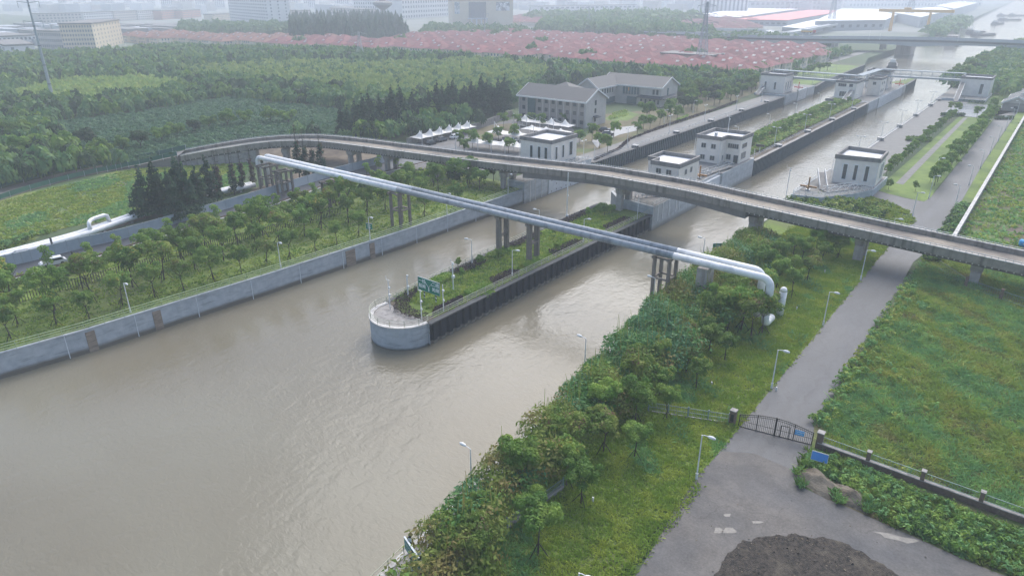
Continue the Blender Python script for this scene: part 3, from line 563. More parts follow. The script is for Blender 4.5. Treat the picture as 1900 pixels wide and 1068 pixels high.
pier(-80.0, 146.6, 5.6, z0=0, cols=2, square=True, r=0.7, span=4.2)
for cx, cy, a in ((-115.4, 144.8, 0.05), (-138.5, 142.0, 0.1), (-156.5, 139.2, 0.25), (-170.5, 136.6, 0.3)): pier(cx, cy, 4.6, cols=2, ang=a, square=True, r=0.6, span=4.6)
for cx, cy, a in ((-192, 126.5, 0.8), (-200.5, 117, 1.1)): pier(cx, cy, 3.9, cols=2, ang=a, square=True, r=0.6, span=4.0)
q = MB(); ribbon(q, VC[-15:], 0.4, W - 0.4, -6.4, -2.2); q.build('ramp_wall', m_conc, v)

# =================================================================== PIPE BRIDGE
def trestle(x0, x1, y0, y1, h, label, z0=0, mid=True, m=None, group='concrete trestles carrying the silver pipes'):
    m = m or m_trestle; t = thing('pipe_trestle', ((x0 + x1) / 2, (y0 + y1) / 2, z0), label, 'trestle', group)
    for x in (x0, x1):
        for y in (y0, y1): MB().box(x - .26, x + .26, y - .26, y + .26, z0 - 0.05, z0 + h).build('leg', m, t)
    for x in (x0, x1):
        MB().box(x - .28, x + .28, y0 - 0.7, y1 + 0.7, z0 + h, z0 + h + 0.45).build('cap_beam', m, t)
        if mid: MB().box(x - .18, x + .18, y0 + .26, y1 - .26, z0 + h * 0.5, z0 + h * 0.5 + 0.3).build('tie_beam', m, t)
    for y in (y0, y1):
        if mid: MB().box(x0 + .26, x1 - .26, y - .18, y + .18, z0 + h * 0.5, z0 + h * 0.5 + 0.3).build('tie_beam', m, t)
        MB().box(x0 + .28, x1 - .28, y - .2, y + .2, z0 + h, z0 + h + 0.35).build('cap_beam', m, t)
PH = 7.75
trestle(-49.0, -46.2, 108.4 - 6.2, 108.4 - 3.4, PH - .2, 'concrete trestle half hidden in the thicket at the right bank under the pipes')
trestle(-84.3, -83.7, 102.2, 104.7, PH, 'slender concrete trestle on the left edge of the island', mid=True)
trestle(-76.5, -75.9, 102.2, 104.7, PH, 'slender concrete trestle on the right edge of the island', mid=True)
trestle(-115.0, -112.2, 101.2, 104.2, PH, 'tall concrete trestle behind the left canal railing')
trestle(-140.6, -138.2, 101.6, 104.6, 5.9, 'short leaning trestle beside the side road under the pipes')
trestle(-159.6, -157.2, 101.0, 104.2, 5.9, 'concrete trestle between the side road barrier and the soil strip')
trestle(-166.6, -163.4, 100.4, 104.2, 6.4, 'tall trestle at the left end of the pipe bridge')
MB_ = MB(); MB_.box(-41.2, -39.4, 102.2, 105.2, 0, PH - 0.1); tag(MB_.build('pipe_pier', m_pierc), 'broad concrete pier in the bushes under the silver pipe end', 'pier')
PR = 0.62
def pipe(path, label, name='pipeline', segs=None, bands=True):
    t = thing(name, path[0], label, 'pipe')
    for m, pts in segs:
        MB().tube(pts, PR, 18).build('pipe_run', m, t, smooth=True)
        q = MB(); P = [Vector(p) for p in pts]
        for i in range(len(P) - 1):
            Ld = (P[i + 1] - P[i]).length; d = (P[i + 1] - P[i]).normalized()
            k = int(Ld / (1.6 if m is m_gpipe else 4.5))
            for j in range(1, k):
                c = P[i] + d * (Ld * j / k); q.tube([c - d * 0.04, c + d * 0.04], PR + 0.025, 18)
        if q.v: q.build('joint_band', m, t)
    return t
def elbow(c, a, b_, r, k=6):
    """arc from direction a to direction b around corner c"""
    c, a, b_ = Vector(c), Vector(a), Vector(b_); out = []
    p0 = c - a * r; p2 = c + b_ * r
    for i in range(k + 1):
        th = i / k * math.pi / 2; out.append(p0 + a * (r * math.sin(th)) + b_ * (r * (1 - math.cos(th))))
    return [tuple(p) for p in out]
ZC = PH + 0.45 + PR
yA, yB = 101.9, 104.3
for yy, xe, lb in ((yA, -28.9, 'nearer'), (yB, -31.0, 'farther')):
    g0, g1 = (-113.2, -45.4) if yy == yA else (-110.6, -45.9)
    segs = [(m_silver, [(-166.8, yy, ZC - 0.35), (g0, yy, ZC)]), (m_gpipe, [(g0, yy, ZC), (g1, yy, ZC)]),
            (m_silver, [(g1, yy, ZC)] + elbow((xe, yy, ZC), (1, 0, 0), (0, 0, -1), 1.5) + ([(xe, yy, 2.8)] if yy == yA else [(xe, yy, 1.0)])),
            (m_silver, [(-166.8, yy, ZC - 0.35)] + elbow((-168.6, yy, ZC - 0.4), (-1, 0, 0), (0, 0, -1), 1.3) + [(-168.6, yy, 0.5)])]
    if yy == yA: segs += [(m_silver, [(xe, yy, 2.8)] + elbow((xe, yy, 1.0), (0, 0, -1), (0, 1, 0), 1.3) + [(xe, 105.2, 1.0)])]
    pipe([(-60, yy, ZC)], '%s pipe of the silver and grey pair spanning the canal' % lb, segs=segs)
p0 = G(1452, 560); t = thing('pipe_loop', (p0[0], p0[1], 0), 'short white standpipe with a rounded top beside the big silver elbow', 'pipe')
MB().tube([(-28.7, 109.0, 4.4), (-28.7, 109.0, 4.75), (-28.7, 109.0, 5.0), (-28.7, 109.0, 5.15)], [.6, .55, .4, .1], 14).build('dome_cap', m_white, t, smooth=True); MB().tube([(-28.7, 109.0, -0.1), (-28.7, 109.0, 4.4)], 0.6, 14).build('standpipe', m_white, t, smooth=True)
# pipes lying on the ground on the left
gp = [(-160.5, 20), (-159.5, 36.5), (-160.6, 51), (-163.2, 60), (-166.4, 70), (-168.9, 82), (-168.6, 100)]
for k, (dx, lb) in enumerate(((0, 'right hand'), (-1.7, 'left hand'))):
    pts = [(p.x + dx, p.y, 1.15) for p in smooth_path([(x, y, 0) for x, y in gp], 4)]
    t = thing('ground_pipe', (pts[0][0], pts[0][1], 0), 'silver ground pipe beside the side road, the %s one of the pair' % lb, 'pipe')
    MB().tube(pts, PR, 16).build('pipe_run', m_silver, t, smooth=True)
    for i in range(2, len(pts), 3): MB().box(pts[i][0] - .5, pts[i][0] + .5, pts[i][1] - .3, pts[i][1] + .3, 0, 0.55).build('saddle', m_conc, t)
t = thing('expansion_loop', (-163, 56, 0), 'raised silver expansion loop above the ground pipes', 'pipe')
MB().tube([(-161.6, 54.8, 1.2), (-161.6, 54.8, 2.6), (-161.7, 54.9, 3.0), (-162.2, 55.2, 3.2), (-163.4, 56, 3.2), (-164.0, 56.8, 3.2), (-164.6, 58.4, 3.2), (-164.9, 59.4, 3.2), (-164.9, 60, 3.0), (-164.7, 60.3, 1.2)], 0.42, 14).build('pipe_run', m_silver, t, smooth=True)
# =================================================================== BUILDING HELPERS
WC = {}
def win_mesh(w_, h_, face, gm, fm, fr=0.09, mull=1):
    key = (round(w_, 2), round(h_, 2), face, gm.name, fm.name if fm else '', mull)
    if key in WC: return WC[key]
    q = MB(); e = 0.05
    def bx(a0, a1, z0, z1, d0, d1):
        if face == 'S': q.box(a0, a1, -d1, -d0, z0, z1)
        elif face == 'N': q.box(a0, a1, d0, d1, z0, z1)
        elif face == 'E': q.box(d0, d1, a0, a1, z0, z1)
        else: q.box(-d1, -d0, a0, a1, z0, z1)
    q.m = 0; bx(-w_ / 2, w_ / 2, 0, h_, -0.02, e)
    if fm:
        q.m = 1; bx(-w_ / 2 - fr, -w_ / 2, -fr, h_ + fr, -0.02, e + .06); bx(w_ / 2, w_ / 2 + fr, -fr, h_ + fr, -0.02, e + .06)
        bx(-w_ / 2, w_ / 2, h_, h_ + fr, -0.02, e + .06); bx(-w_ / 2, w_ / 2, -fr, 0, -0.02, e + .08)
        for k in range(1, mull): x = -w_ / 2 + w_ * k / mull; bx(x - .04, x + .04, 0, h_, 0, e + .03)
    me = q.build('window', [gm, fm] if fm else gm); WC[key] = me.data; bpy.data.objects.remove(me); return WC[key]
def win(root, x, y, z, w_, h_, face, gm=None, fm=m_frame, name='window', mull=1, fr=0.09):
    o = bpy.data.objects.new(name, win_mesh(w_, h_, face, gm or m_glass, fm, fr, mull)); COL.objects.link(o); o.parent = root
    p = parent_world(root); o.location = (x - p.x, y - p.y, z - p.z); return o
def walls_l(root, poly, z0, z1, m): return MB().prism(poly, z0, z1).build('wall', m, root)
def flat_house(label, poly, z0, z1, wins_, hut=None, cat='lock house', roofpoly=None, mm=m_tile):
    """lock control house with a dark parapet band and a sunk pale roof"""
    cx = sum(p[0] for p in poly) / len(poly); cy = sum(p[1] for p in poly) / len(poly)
    t = thing('lock_house', (cx, cy, z0), label, cat); walls_l(t, poly, z0, z1 - 1.1, mm)
    def grow(P, d):
        out = []
        for i in range(len(P)):
            a = Vector(P[i - 1]); c = Vector(P[i]); e = Vector(P[(i + 1) % len(P)]); u, v_ = (c - a).normalized(), (e - c).normalized()
            n1 = Vector((u.y, -u.x)); n2 = Vector((v_.y, -v_.x)); nn = (n1 + n2); nn = nn / max(0.3, nn.dot(n1)) if nn.length > 0 else n1; out.append((c.x + nn.x * d, c.y + nn.y * d))
        return out
    area = sum(poly[i - 1][0] * poly[i][1] - poly[i][0] * poly[i - 1][1] for i in range(len(poly))); s = 1 if area > 0 else -1
    o, i_ = grow(poly, 0.22 * s), grow(poly, -0.32 * s); k = len(poly); z = z1 - 1.12
    vs = [(x, y, z) for x, y in o] + [(x, y, z1) for x, y in o] + [(x, y, z1) for x, y in i_] + [(x, y, z) for x, y in i_]; fs = []
    for j in range(k):
        for a, c in ((0, 1), (1, 2), (2, 3), (3, 0)): fs.append((a * k + j, a * k + (j + 1) % k, c * k + (j + 1) % k, c * k + j))
    MB().add(vs, fs).build('parapet', m_band, t)
    MB().sheet(i_, z1 - 1.0).build('roof', m_roofw, t)
    for a in wins_: win(t, *a[:6], **(a[6] if len(a) > 6 else {}))
    x, y = poly[0]
    for j in (0, 1, 2):
        x, y = poly[j]; MB().tube([(x - 0.35 * s, y - 0.12, z0), (x - 0.35 * s, y - 0.12, z1 - 1.2)], 0.06, 6).build('downpipe', m_white, t)
    return t
LH = 2.0
# raised lock-head platforms (near: Y 146..215, far: Y 365..418)
m_lockc = banded('lock_head_concrete', (0.46, 0.49, 0.51), (0.34, 0.37, 0.39), (0.24, 0.26, 0.27), -3.2, -2.2, (0.24, 0.24, 0.22))
def platform(label, poly, z1=LH):
    x = sum(p[0] for p in poly) / len(poly); y = sum(p[1] for p in poly) / len(poly)
    t = thing('lock_abutment', (x, y, 0), label, 'lock head'); MB().prism(poly, -5.3, z1).build('abutment', m_lockc, t); MB().prism([(x + (a - x) * .97, y + (c - y) * .97) for a, c in poly], z1 - .02, z1 + .03).build('deck_slab', m_pave, t); return t
pL = platform('pale concrete abutment of the left lock gate', [(-110.0, 145), (-110.0, 156), (-111.2, 156.2), (-111.2, 181), (-119, 181), (-128, 180), (-128, 162), (-118, 160), (-116, 151), (-116, 145)])
pM = platform('pale concrete lock head on the middle island behind the viaduct', [(-71.6, 146), (-71.6, 172), (-72.8, 172.2), (-72.8, 188), (-71.6, 188.2), (-71.6, 213), (-86.9, 213), (-86.9, 152), (-83, 148)])
pR = platform('concrete lock head under the right lock house', [(-49.2, 178), (-49.2, 213), (-33.6, 213), (-33.6, 196), (-37, 188), (-42, 180)], LH)
fL = platform('far left lock head abutment', [(-111.5, 366), (-111.5, 415), (-128, 415), (-128, 366)], 1.2)
fM = platform('far middle lock head between the two chambers', [(-72.4, 366), (-72.4, 452), (-92, 452), (-92, 366)], 1.2)
fR = platform('far right lock head abutment', [(-50, 405), (-50, 452), (-30, 452), (-30, 408)], 1.2)
for y, d in ((147.5, .2), (150, .12), (153, .12)):
    MB().box(-109.98, -109.9, y, y + d, -3.9, 1.8).build('joint_strip', m_white, pL)
for y in (148.5, 151, 154.5, 158.5, 160.5): MB().box(-71.58, -71.5, y, y + .35, -2.2, 1.9).build('lime_streak', mat('lime_streak', (0.72, 0.75, 0.77), (0.62, 0.65, 0.67), scale=1.5), pM) if y < 162 else None
def gate_leaf(label, x, y0, y1, z0, z1, th=0.7, cols=6):
    t = thing('lock_gate', (x, (y0 + y1) / 2, z0), label, 'lock gate', None)
    MB().box(x - th, x, y0, y1, z0, z1).build('gate_panel', mat('gate_paint_' + str(len(MATS)), (0.55, 0.58, 0.60), (0.46, 0.49, 0.52), scale=0.7), t)
    q = MB()
    for i in range(cols):
        for j in range(3):
            if (i + j) % 2 == 0 or j == 0: yy = y0 + (i + 0.6) * (y1 - y0) / cols; zz = z0 + 0.5 + j * (z1 - z0 - 0.8) / 3 + 0.25 * (i % 2); q.tube([(x - 0.05, yy, zz), (x + 0.03, yy, zz)], 0.2, 8)
    q.build('port_hole', m_black, t)
    MB().box(x - th - .1, x + .08, y0 - .3, y0, z0, z1 + .1).build('edge_post', m_galv, t); MB().box(x - th - .1, x + .08, y1, y1 + .3, z0, z1 + .1).build('edge_post', m_galv, t)
    q = MB()
    for k in range(3): q.tube([(x - .35, y0, z1 + .35 * (k + 1)), (x - .35, y1, z1 + .35 * (k + 1))], 0.035, 5)
    for k in range(8): yy = y0 + (y1 - y0) * k / 7; q.tube([(x - .35, yy, z1), (x - .35, yy, z1 + 1.05)], 0.035, 5)
    q.build('gate_railing', m_white, t); return t
gate_leaf('white perforated gate leaf folded against the left lock wall', -110.3, 157, 176.5, -3.9, 1.7, cols=8)
gate_leaf('white perforated gate leaf folded against the middle lock head', -71.8, 173, 187.2, -3.9, 1.5)
gate_leaf('far left lock gate leaf seen below the footbridge', -111.2, 385, 400, -3.9, 1.6)
gate_leaf('far middle lock gate leaf seen beyond the footbridge', -72.1, 385, 442, -3.9, 1.0, cols=10)
# fenders: grey-blue piling of the lock chambers
pile_wall('chamber_wall', 'grey blue sheet piling along the left lock chamber', [(-111.2, 181.5), (-111.4, 280), (-112, 365)], -5.3, 0.5, m_pile2, per=1.5, dep=0.35, side=1, capm=m_cap)
pile_wall('chamber_wall', 'grey blue sheet piling along the island side of the right lock chamber', [(-71.9, 213.2), (-72.4, 300), (-73.0, 365)], -5.3, 1.0, m_pile2, per=1.3, dep=0.35, side=1, capm=m_conc)
pile_wall('chamber_wall', 'sheet piling on the left channel side of the long planted island', [(-86.9, 213.5), (-87.5, 300), (-90, 365)], -5.3, 0.9, m_pile2, per=1.5, dep=0.35, side=-1, capm=m_cap)
pile_wall('chamber_wall', 'far sheet piling beyond the far middle lock head', [(-73, 452.5), (-74.5, 494)], -5.3, 0.6, m_pile2, per=2, side=1, capm=m_cap)
pile_wall('chamber_wall', 'far left sheet piling beyond the far lock head', [(-112, 415.5), (-115.5, 450), (-121, 570)], -5.3, 0.4, m_pile2, per=2.5, side=1, capm=m_cap)
wall_thing('quay_wall', 'low concrete quay wall along the right side of the lock chamber', [(-49.2, 213.2), (-49.5, 404.8)], -5.3, 0.0, 0.5, m_conc, 0.2, side=-1)
struct(MB().prism([(-72.0, 213.1), (-73.3, 366), (-91, 366), (-86.7, 213.1)], -5.2, 0.9).build('island_bank', m_soil), 'raised planted ground of the long middle island')
struct(MB().prism([(-74.6, 452.1), (-75, 492), (-77, 496), (-82, 470), (-92, 452.1)], -5.2, 0.4).build('island_bank', m_grass), 'green far tip of the middle island')
struct(MB().prism([(-111.5, 181), (-112.6, 365), (-122, 365), (-120, 181)], -5.2, 0.5).build('left_bank_terrace', m_pave), 'terrace behind the left chamber wall')
# mooring recesses: pillars carrying double-arm lamps
def pillar(x, y, z1, label, w_=1.6, m=None, group='mooring pillars along the lock chambers', flip=1):
    t = thing('mooring_pillar', (x, y, 0), label, 'pillar', group); m = m or m_pile2
    MB().box(x - .1 * flip, x + .42 * flip, y - w_ / 2, y - w_ / 2 + .3, -5, z1 + .7).build('pillar_post', m, t) if flip > 0 else MB().box(x + .42 * flip, x - .1 * flip, y - w_ / 2, y - w_ / 2 + .3, -5, z1 + .7).build('pillar_post', m, t)
    a, c = sorted((x - .1 * flip, x + .42 * flip)); MB().box(a, c, y + w_ / 2 - .3, y + w_ / 2, -5, z1 + .7).build('pillar_post', m, t)
    a, c = sorted((x - 1.6 * flip, x + .5 * flip)); MB().box(a, c, y - w_ / 2 - .1, y + w_ / 2 + .1, z1 + .7, z1 + 1.0).build('pillar_cap', m_capc, t)
    MB().box(*sorted((x - 1.5 * flip, x - .4 * flip)), y - w_ / 2, y + w_ / 2, z1, z1 + .7).build('pillar_base', m_conc, t)
YC = [182, 210, 242, 274, 308, 340]
for i, y in enumerate(YC[1:]): pillar(-111.1 - 0.004 * (y - 180), y, 0.5, '%s dark mooring pillar along the left chamber wall, from the near lock head' % nth(i + 1))
for i, y in enumerate((239, 272, 305, 340)): pillar(-72.1 - 0.004 * (y - 215), y, 1.0, '%s mooring pillar on the island side of the right chamber, from the near lock head' % nth(i + 1))
for i, y in enumerate((245, 278, 311, 344, 380, 402)): pillar(-49.4, y, 0.2, '%s mooring pillar on the right quay, from the right lock house' % nth(i + 1), flip=-1, m=m_conc)
railing([(-112.2, 182), (-112.7, 280), (-113.2, 364)], 0.7, 'grey railing along the walkway of the left chamber wall', m_galv, h=1.0, nr=2, step=3)
railing([(-73.2, 214), (-73.6, 300), (-74.2, 364)], 1.2, 'grey railing above the island side of the right chamber', m_galv, h=1.0, nr=2, step=3)
railing([(-48.8, 214), (-49.1, 400)], 0.2, 'thin pale railing along the right quay edge', m_galv, h=1.0, nr=2, step=3)
railing([(-110.4, 145.3), (-110.4, 156), (-111.6, 156.4), (-111.6, 180)], LH, 'grey railing round the left lock gate abutment', m_galv, h=1.1, nr=3, step=1.8)
railing([(-83, 148.3), (-72, 146.4), (-72, 171)], LH, 'grey railing on the near edge of the middle lock head', m_galv, h=1.1, nr=3, step=1.8)
railing([(-48.9, 179), (-48.9, 198)], LH, 'white railing beside the yellow hydraulic post on the right lock head', m_white, h=1.1, nr=3, step=1.5)
railing([(-48.8, 178.4), (-42.2, 180.4), (-37.3, 188.2), (-33.9, 196)], LH, 'white curved railing round the near edge of the right lock head', m_white, h=1.1, nr=3, step=1.5)

# ---- lock houses
def tall(x, y, z, face): return (x, y, z, 0.95, 3.6, face, dict(fm=m_white, fr=0.16))
def sq(x, y, z, face, w_=1.35, h_=1.3): return (x, y, z, w_, h_, face, dict(mull=2))
flat_house('square pale lock house with tall slot windows on the left bank', [(-126.8, 165), (-115.3, 165), (-115.3, 178.6), (-126.8, 178.6)], LH, 9.6,
    [tall(x, 165, 3.6, 'S') for x in (-122.6, -119.7, -117.2)] + [tall(-115.3, y, 3.6, 'E') for y in (167.6, 171.2)] + [(-115.3, 175.4, 3.6, 1.6, 4.0, 'E', dict(fm=m_white, fr=.14))])
flat_house('two storey pale lock house nearest the viaduct on the island', [(-80.8, 161.5), (-72.9, 161.5), (-72.9, 173.5), (-83.6, 173.5), (-83.6, 165.2), (-80.8, 165.2)], LH, 9.4,
    [sq(x, 161.5, z, 'S') for x in (-78.6, -75.7) for z in (3.2, 6.2)] + [sq(-72.9, y, z, 'E', 1.1) for y in (165.6, 168.8) for z in (3.0, 6.0)] + [sq(-82.3, 165.2, 6.2, 'S', .7), sq(-82.3, 165.2, 3.0, 'S', .7)])
h3 = flat_house('larger L shaped pale lock house with ribbon windows on the island', [(-84.8, 198.3), (-77.0, 198.3), (-77.0, 202.4), (-72.6, 202.4), (-72.6, 211.8), (-84.8, 211.8)], LH, 10.1,
    [sq(x, 198.3, z, 'S') for x in (-82.4, -79.3) for z in (2.9, 6.4)] + [(-74.8, 202.4, 6.4, 3.2, 1.3, 'S', dict(mull=5)), (-72.6, 205.6, 6.4, 3.6, 1.3, 'E', dict(mull=5)), (-72.6, 205.6, 3.1, 3.6, 1.9, 'E', dict(mull=4)), (-75.9, 202.4, 2.9, 1.3, 1.5, 'S', dict(mull=2)), (-73.6, 202.4, 2.05, 1.2, 2.3, 'S', dict(name='door', fm=m_band)), sq(-77.0, 200.3, 3.0, 'E', .7)])
MB().box(-80.5, -79.9, 201, 202, 9.2, 10.6).build('roof_vent', m_galv, h3)
flat_house('pale lock house with three tall windows on the right lock head', [(-44.6, 197.6), (-34.0, 199.2), (-34.6, 210.5), (-45.0, 211.2)], LH, 9.6,
    [(-41.9, 198.0, 3.2, 1.15, 4.0, 'S', dict(fm=m_white, fr=.18)), (-39.4, 198.4, 3.2, 1.15, 4.0, 'S', dict(fm=m_white, fr=.18)), (-36.7, 198.8, 3.2, 1.15, 4.0, 'S', dict(fm=m_white, fr=.18)), (-34.25, 204, 3.2, .9, 4.0, 'E', dict(fm=m_white, fr=.14)), (-34.4, 206.6, 3.2, .9, 4.0, 'E', dict(fm=m_white, fr=.14))])
flat_house('far left pale lock house beside the footbridge stairs', [(-127, 370), (-114.5, 370), (-114.5, 384), (-127, 384)], 1.2, 10.8, [tall(x, 370, 3, 'S') for x in (-124, -119)] + [tall(-114.5, y, 3, 'E') for y in (373, 376.5, 380)])
flat_house('far middle pale lock house left of the island footbridge stairs', [(-90, 371), (-80.5, 371), (-80.5, 386), (-90, 386)], 1.2, 9.8, [(-87, 371, 7, 3.6, 1.3, 'S', dict(mull=4)), (-83, 371, 7, 1.6, 1.3, 'S'), (-86, 371, 2.4, 3.2, 2.2, 'S', dict(mull=3))])
flat_house('far middle pale lock house right of the island footbridge stairs', [(-80, 392), (-74, 392), (-74, 404), (-80, 404)], 1.2, 10, [sq(-74, y, z, 'E') for y in (395, 399) for z in (3, 6.5)] + [sq(-77, 392, 6.5, 'S')])
flat_house('far middle pale lock house beyond the footbridge', [(-88, 424), (-77, 424), (-77, 436), (-88, 436)], 1.2, 10.6, [sq(x, 424, z, 'S', 2.0) for x in (-85, -80) for z in (3, 7)] + [sq(-77, 428, 6.5, 'E'), (-77, 432, 3, 1.8, 1.4, 'E')])
flat_house('far right pale lock house at the end of the footbridge', [(-43.5, 421), (-30.5, 421), (-30.5, 436), (-43.5, 436)], 1.2, 10.4, [(-34, 421, 2.4, 1.4, 4.8, 'S', dict(fm=m_white))])
# mooring crane shapes: brown hydraulic tee posts on near heads, red ones far
def tee(x, y, z, m, label, s=1.0):
    t = thing('hydraulic_post', (x, y, z), label, 'hydraulic post')
    MB().box(x - .16 * s, x + .16 * s, y - .16 * s, y + .16 * s, z, z + 3.6 * s).build('mast', m, t)
    q = MB(); zz = z + 1.1 * s; q.bar((x - 2.1 * s, y, zz), (x + 2.1 * s, y, zz), .42 * s); q.build('crossbar', m, t)
    MB().bar((x, y - 1.4 * s, zz + .05), (x, y - .23 * s, zz + .05), .34 * s).build('crossbar', m, t); MB().box(x - .5 * s, x + .5 * s, y - .5 * s, y + .5 * s, z - .02, z + .35).build('pedestal', m_galv, t)
tee(-74.4, 178.6, LH, m_orange, 'brown orange T shaped hydraulic post beside the island lock gate')
tee(-46.9, 184.5, LH, m_orange, 'brown orange T shaped hydraulic post on the right lock head')
tee(-113.5, 392, 1.2, m_red, 'red hydraulic post on the far left lock head', 1.1)
tee(-74, 441, 1.2, m_red, 'red hydraulic post on the far middle lock head', 1.1)
# service gangways (lattice) next to the gates
def gangway(p, q_, label, m=m_galv):
    p, q_ = Vector(p), Vector(q_); t = thing('gangway', tuple(p), label, 'gangway'); d = (q_ - p); n = 8; s = Vector((-d.y, d.x, 0)).normalized() * 0.9
    MB().bar(p, q_, 1.8, .14).build('walkway', m_band, t)
    for sg in (-1, 1):
        k = MB()
        for i in range(n + 1):
            a = p + d * i / n + s * sg; k.bar(a, a + Vector((0, 0, 1.15)), .08)
            if i < n: k.bar(a + Vector((0, 0, 1.15 * (i % 2))), a + d / n + Vector((0, 0, 1.15 * ((i + 1) % 2))), .07)
        k.bar(p + s * sg + Vector((0, 0, 1.15)), q_ + s * sg + Vector((0, 0, 1.15)), .1); k.build('lattice_railing', m, t)
gangway((-75.2, 181, LH + .2), (-72.6, 196.5, LH + .5), 'grey lattice gangway leading to the island lock gate')
gangway((-77.5, 176.5, LH + .2), (-74.2, 184, LH + .2), 'short lattice gangway between the two island lock houses', m_galv)
gangway((-47.4, 196.5, LH + 2.4), (-43.8, 187, LH + .2), 'white railed stair gangway below the right lock house', m_white)
gangway((-43.0, 185.5, LH + .2), (-36.8, 195.5, LH + .4), 'white railed ramp gangway in front of the right lock house', m_white)
gangway((-78.6, 150.5, LH + .1), (-74, 158, LH + .1), 'dark lattice walkway on the near end of the middle lock head')
gangway((-113, 160, LH + .1), (-112, 176, LH + .1), 'lattice walkway behind the left lock gate')
for x, y, lb in ((-76.4, 156.3, 'island'), (-117, 157, 'left')):
    t = thing('gate_machinery', (x, y, LH), 'grey gate machinery with criss-cross bars on the %s lock head' % lb, 'machinery'); MB().box(x - 2.2, x + 2.2, y - 1.6, y + 1.6, LH, LH + .8).build('machine_bed', m_galv, t); q = MB()
    for i in range(9): a = x - 2 + i * .5; q.bar((a, y - 1.4, LH + .85), (a + R.uniform(-.6, .6), y + 1.4, LH + 1.1 + R.uniform(0, .5)), .12)
    q.build('linkage', m_black, t)

# ---- footbridge over the far lock head
FZ = 8.0
fb = thing('footbridge', (-88, 420, 0), 'pale grey covered footbridge with lattice sides crossing both far lock channels', 'footbridge')
P1, P2, P3, P4 = G(1436, 141, FZ), G(1592, 153, FZ), G(1632, 140, FZ), G(1790, 149, FZ)
for nm, A, B_ in (('span', P1, P2), ('span', P2, P3), ('span', P3, P4)):
    a, c = Vector((*A, FZ)), Vector((*B_, FZ)); d = (c - a); n = 8; s = Vector((-d.y, d.x, 0)).normalized() * 1.5
    root = MB().bar(a, c, 3.0, .9).build(nm, m_galv, fb)
    r2 = MB().bar(a + Vector((0, 0, 3.3)), c + Vector((0, 0, 3.3)), 3.6, .3).build('canopy', mat('pale_canopy' + A.__hash__().__str__()[-3:], (0.34, 0.38, 0.40), (0.28, 0.32, 0.34), scale=0.5), root)
    q = MB()
    for sg in (-1, 1):
        for i in range(n + 1): p = a + d * i / n + s * sg; q.bar(p + Vector((0, 0, .4)), p + Vector((0, 0, 3.2)), .16)
        for z in (.9, 1.5): q.bar(a + s * sg + Vector((0, 0, z)), c + s * sg + Vector((0, 0, z)), .12)
    q.build('posts_and_rails', m_galv, root)
for A, y0 in ((P1, 26), (P2, 30), (P4, 30)):
    a = Vector((A[0], A[1] - 1.6, FZ)); c = Vector((A[0] + 1.5, A[1] - y0, 1.0)); st = MB().bar(a, c, 2.0, .35).build('stair', m_band, fb); q = MB()
    for sg in (-1, 1):
        o = Vector((sg, 0, 0)); q.bar(a + o + Vector((0, 0, 1.1)), c + o + Vector((0, 0, 1.1)), .14)
        for i in range(7): p = a.lerp(c, i / 6) + o; q.bar(p, p + Vector((0, 0, 1.1)), .1)
    q.build('stair_railing', m_galv, st)
for A in (P1, P2, P3, P4):
    for sg in (-.9, .9): MB().box(A[0] + sg - .25, A[0] + sg + .25, A[1] - .25, A[1] + .25, 0, FZ - .5).build('column', m_pierc, fb)

# =================================================================== LAMPS
def lamp_proto(h, kind):
    r = thing('street_lamp', (0, 0, 0), 'x', 'street lamp')
    MB().tube([(0, 0, 0), (0, 0, h)], 0.10, 8, r2=0.06).build('post', m_white, r); MB().tube([(0, 0, 0), (0, 0, 0.9)], 0.15, 8).build('base', m_white, r)
    for s in ((1,) if kind == 1 else (1, -1)):
        MB().tube([(0, 0, h - .05), (0.25 * s, 0, h + .06), (0.7 * s, 0, h + .1)], 0.045, 6).build('arm', m_white, r)
        q = MB(); q.tube([(0.6 * s, 0, h + .1), (0.8 * s, 0, h + .11), (1.15 * s, 0, h + .12), (1.45 * s, 0, h + .1), (1.55 * s, 0, h + .09)], [0.05, 0.16, 0.2, 0.13, 0.02], 10); o = q.build('lamp_head', m_white, r, smooth=True); o.data.transform(Matrix.Diagonal((1, 1, .5, 1)) @ Matrix.Translation((0, 0, h + .1))) if False else None
    return proto(r)
LP1 = lamp_proto(6.0, 1); LP2 = lamp_proto(6.3, 2); LP3 = lamp_proto(5.4, 1)
def lamps(src, pts, rz, lab, group, z=0.0):
    for i, (x, y) in enumerate(pts): dup(src, (x, y, z), rz, 1.0, lab % nth(i + 1), group)
lamps(LP1, [(-21.8 if i else -21.8, 36.6 + 24.25 * i) for i in range(6)], 0, '%s white street lamp along the service road verge, from the bottom up', 'street lamps on the service road verge')
lamps(LP1, [(-21.9, 183.5), (-21.6, 203.9), (-24, 228)], 0, '%s white lamp on the left of the service road beyond the viaduct, from the viaduct', 'street lamps beyond the viaduct')
lamps(LP3, [(-15.1, 199.7 + 25.6 * i) for i in range(8)], rad(180), '%s white lamp on the wall side of the far service road, from the viaduct', 'lamps on the right of the far service road')
lamps(LP3, [(-40.4, 44.1), (-44.3, 72.9), (-46.9, 98.6), (-48.6, 122.7)], rad(180), '%s white lamp beside the right bank railing, from the bottom up', 'lamps along the right bank railing')
lamps(LP3, [(-115.1 + .3 - .6, 42.0), (-112.6, 69.6), (-111.1, 91.1), (-110.8, 115.1), (-110.9, 139)], 0, '%s white lamp behind the left canal railing, from the left', 'lamps along the left canal railing')
lamps(LP3, [(-74.2, 94.2), (-74.0, 118.7)], rad(20), '%s white lamp on the right edge of the near island, from the prow', 'lamps on the right edge of the near island')
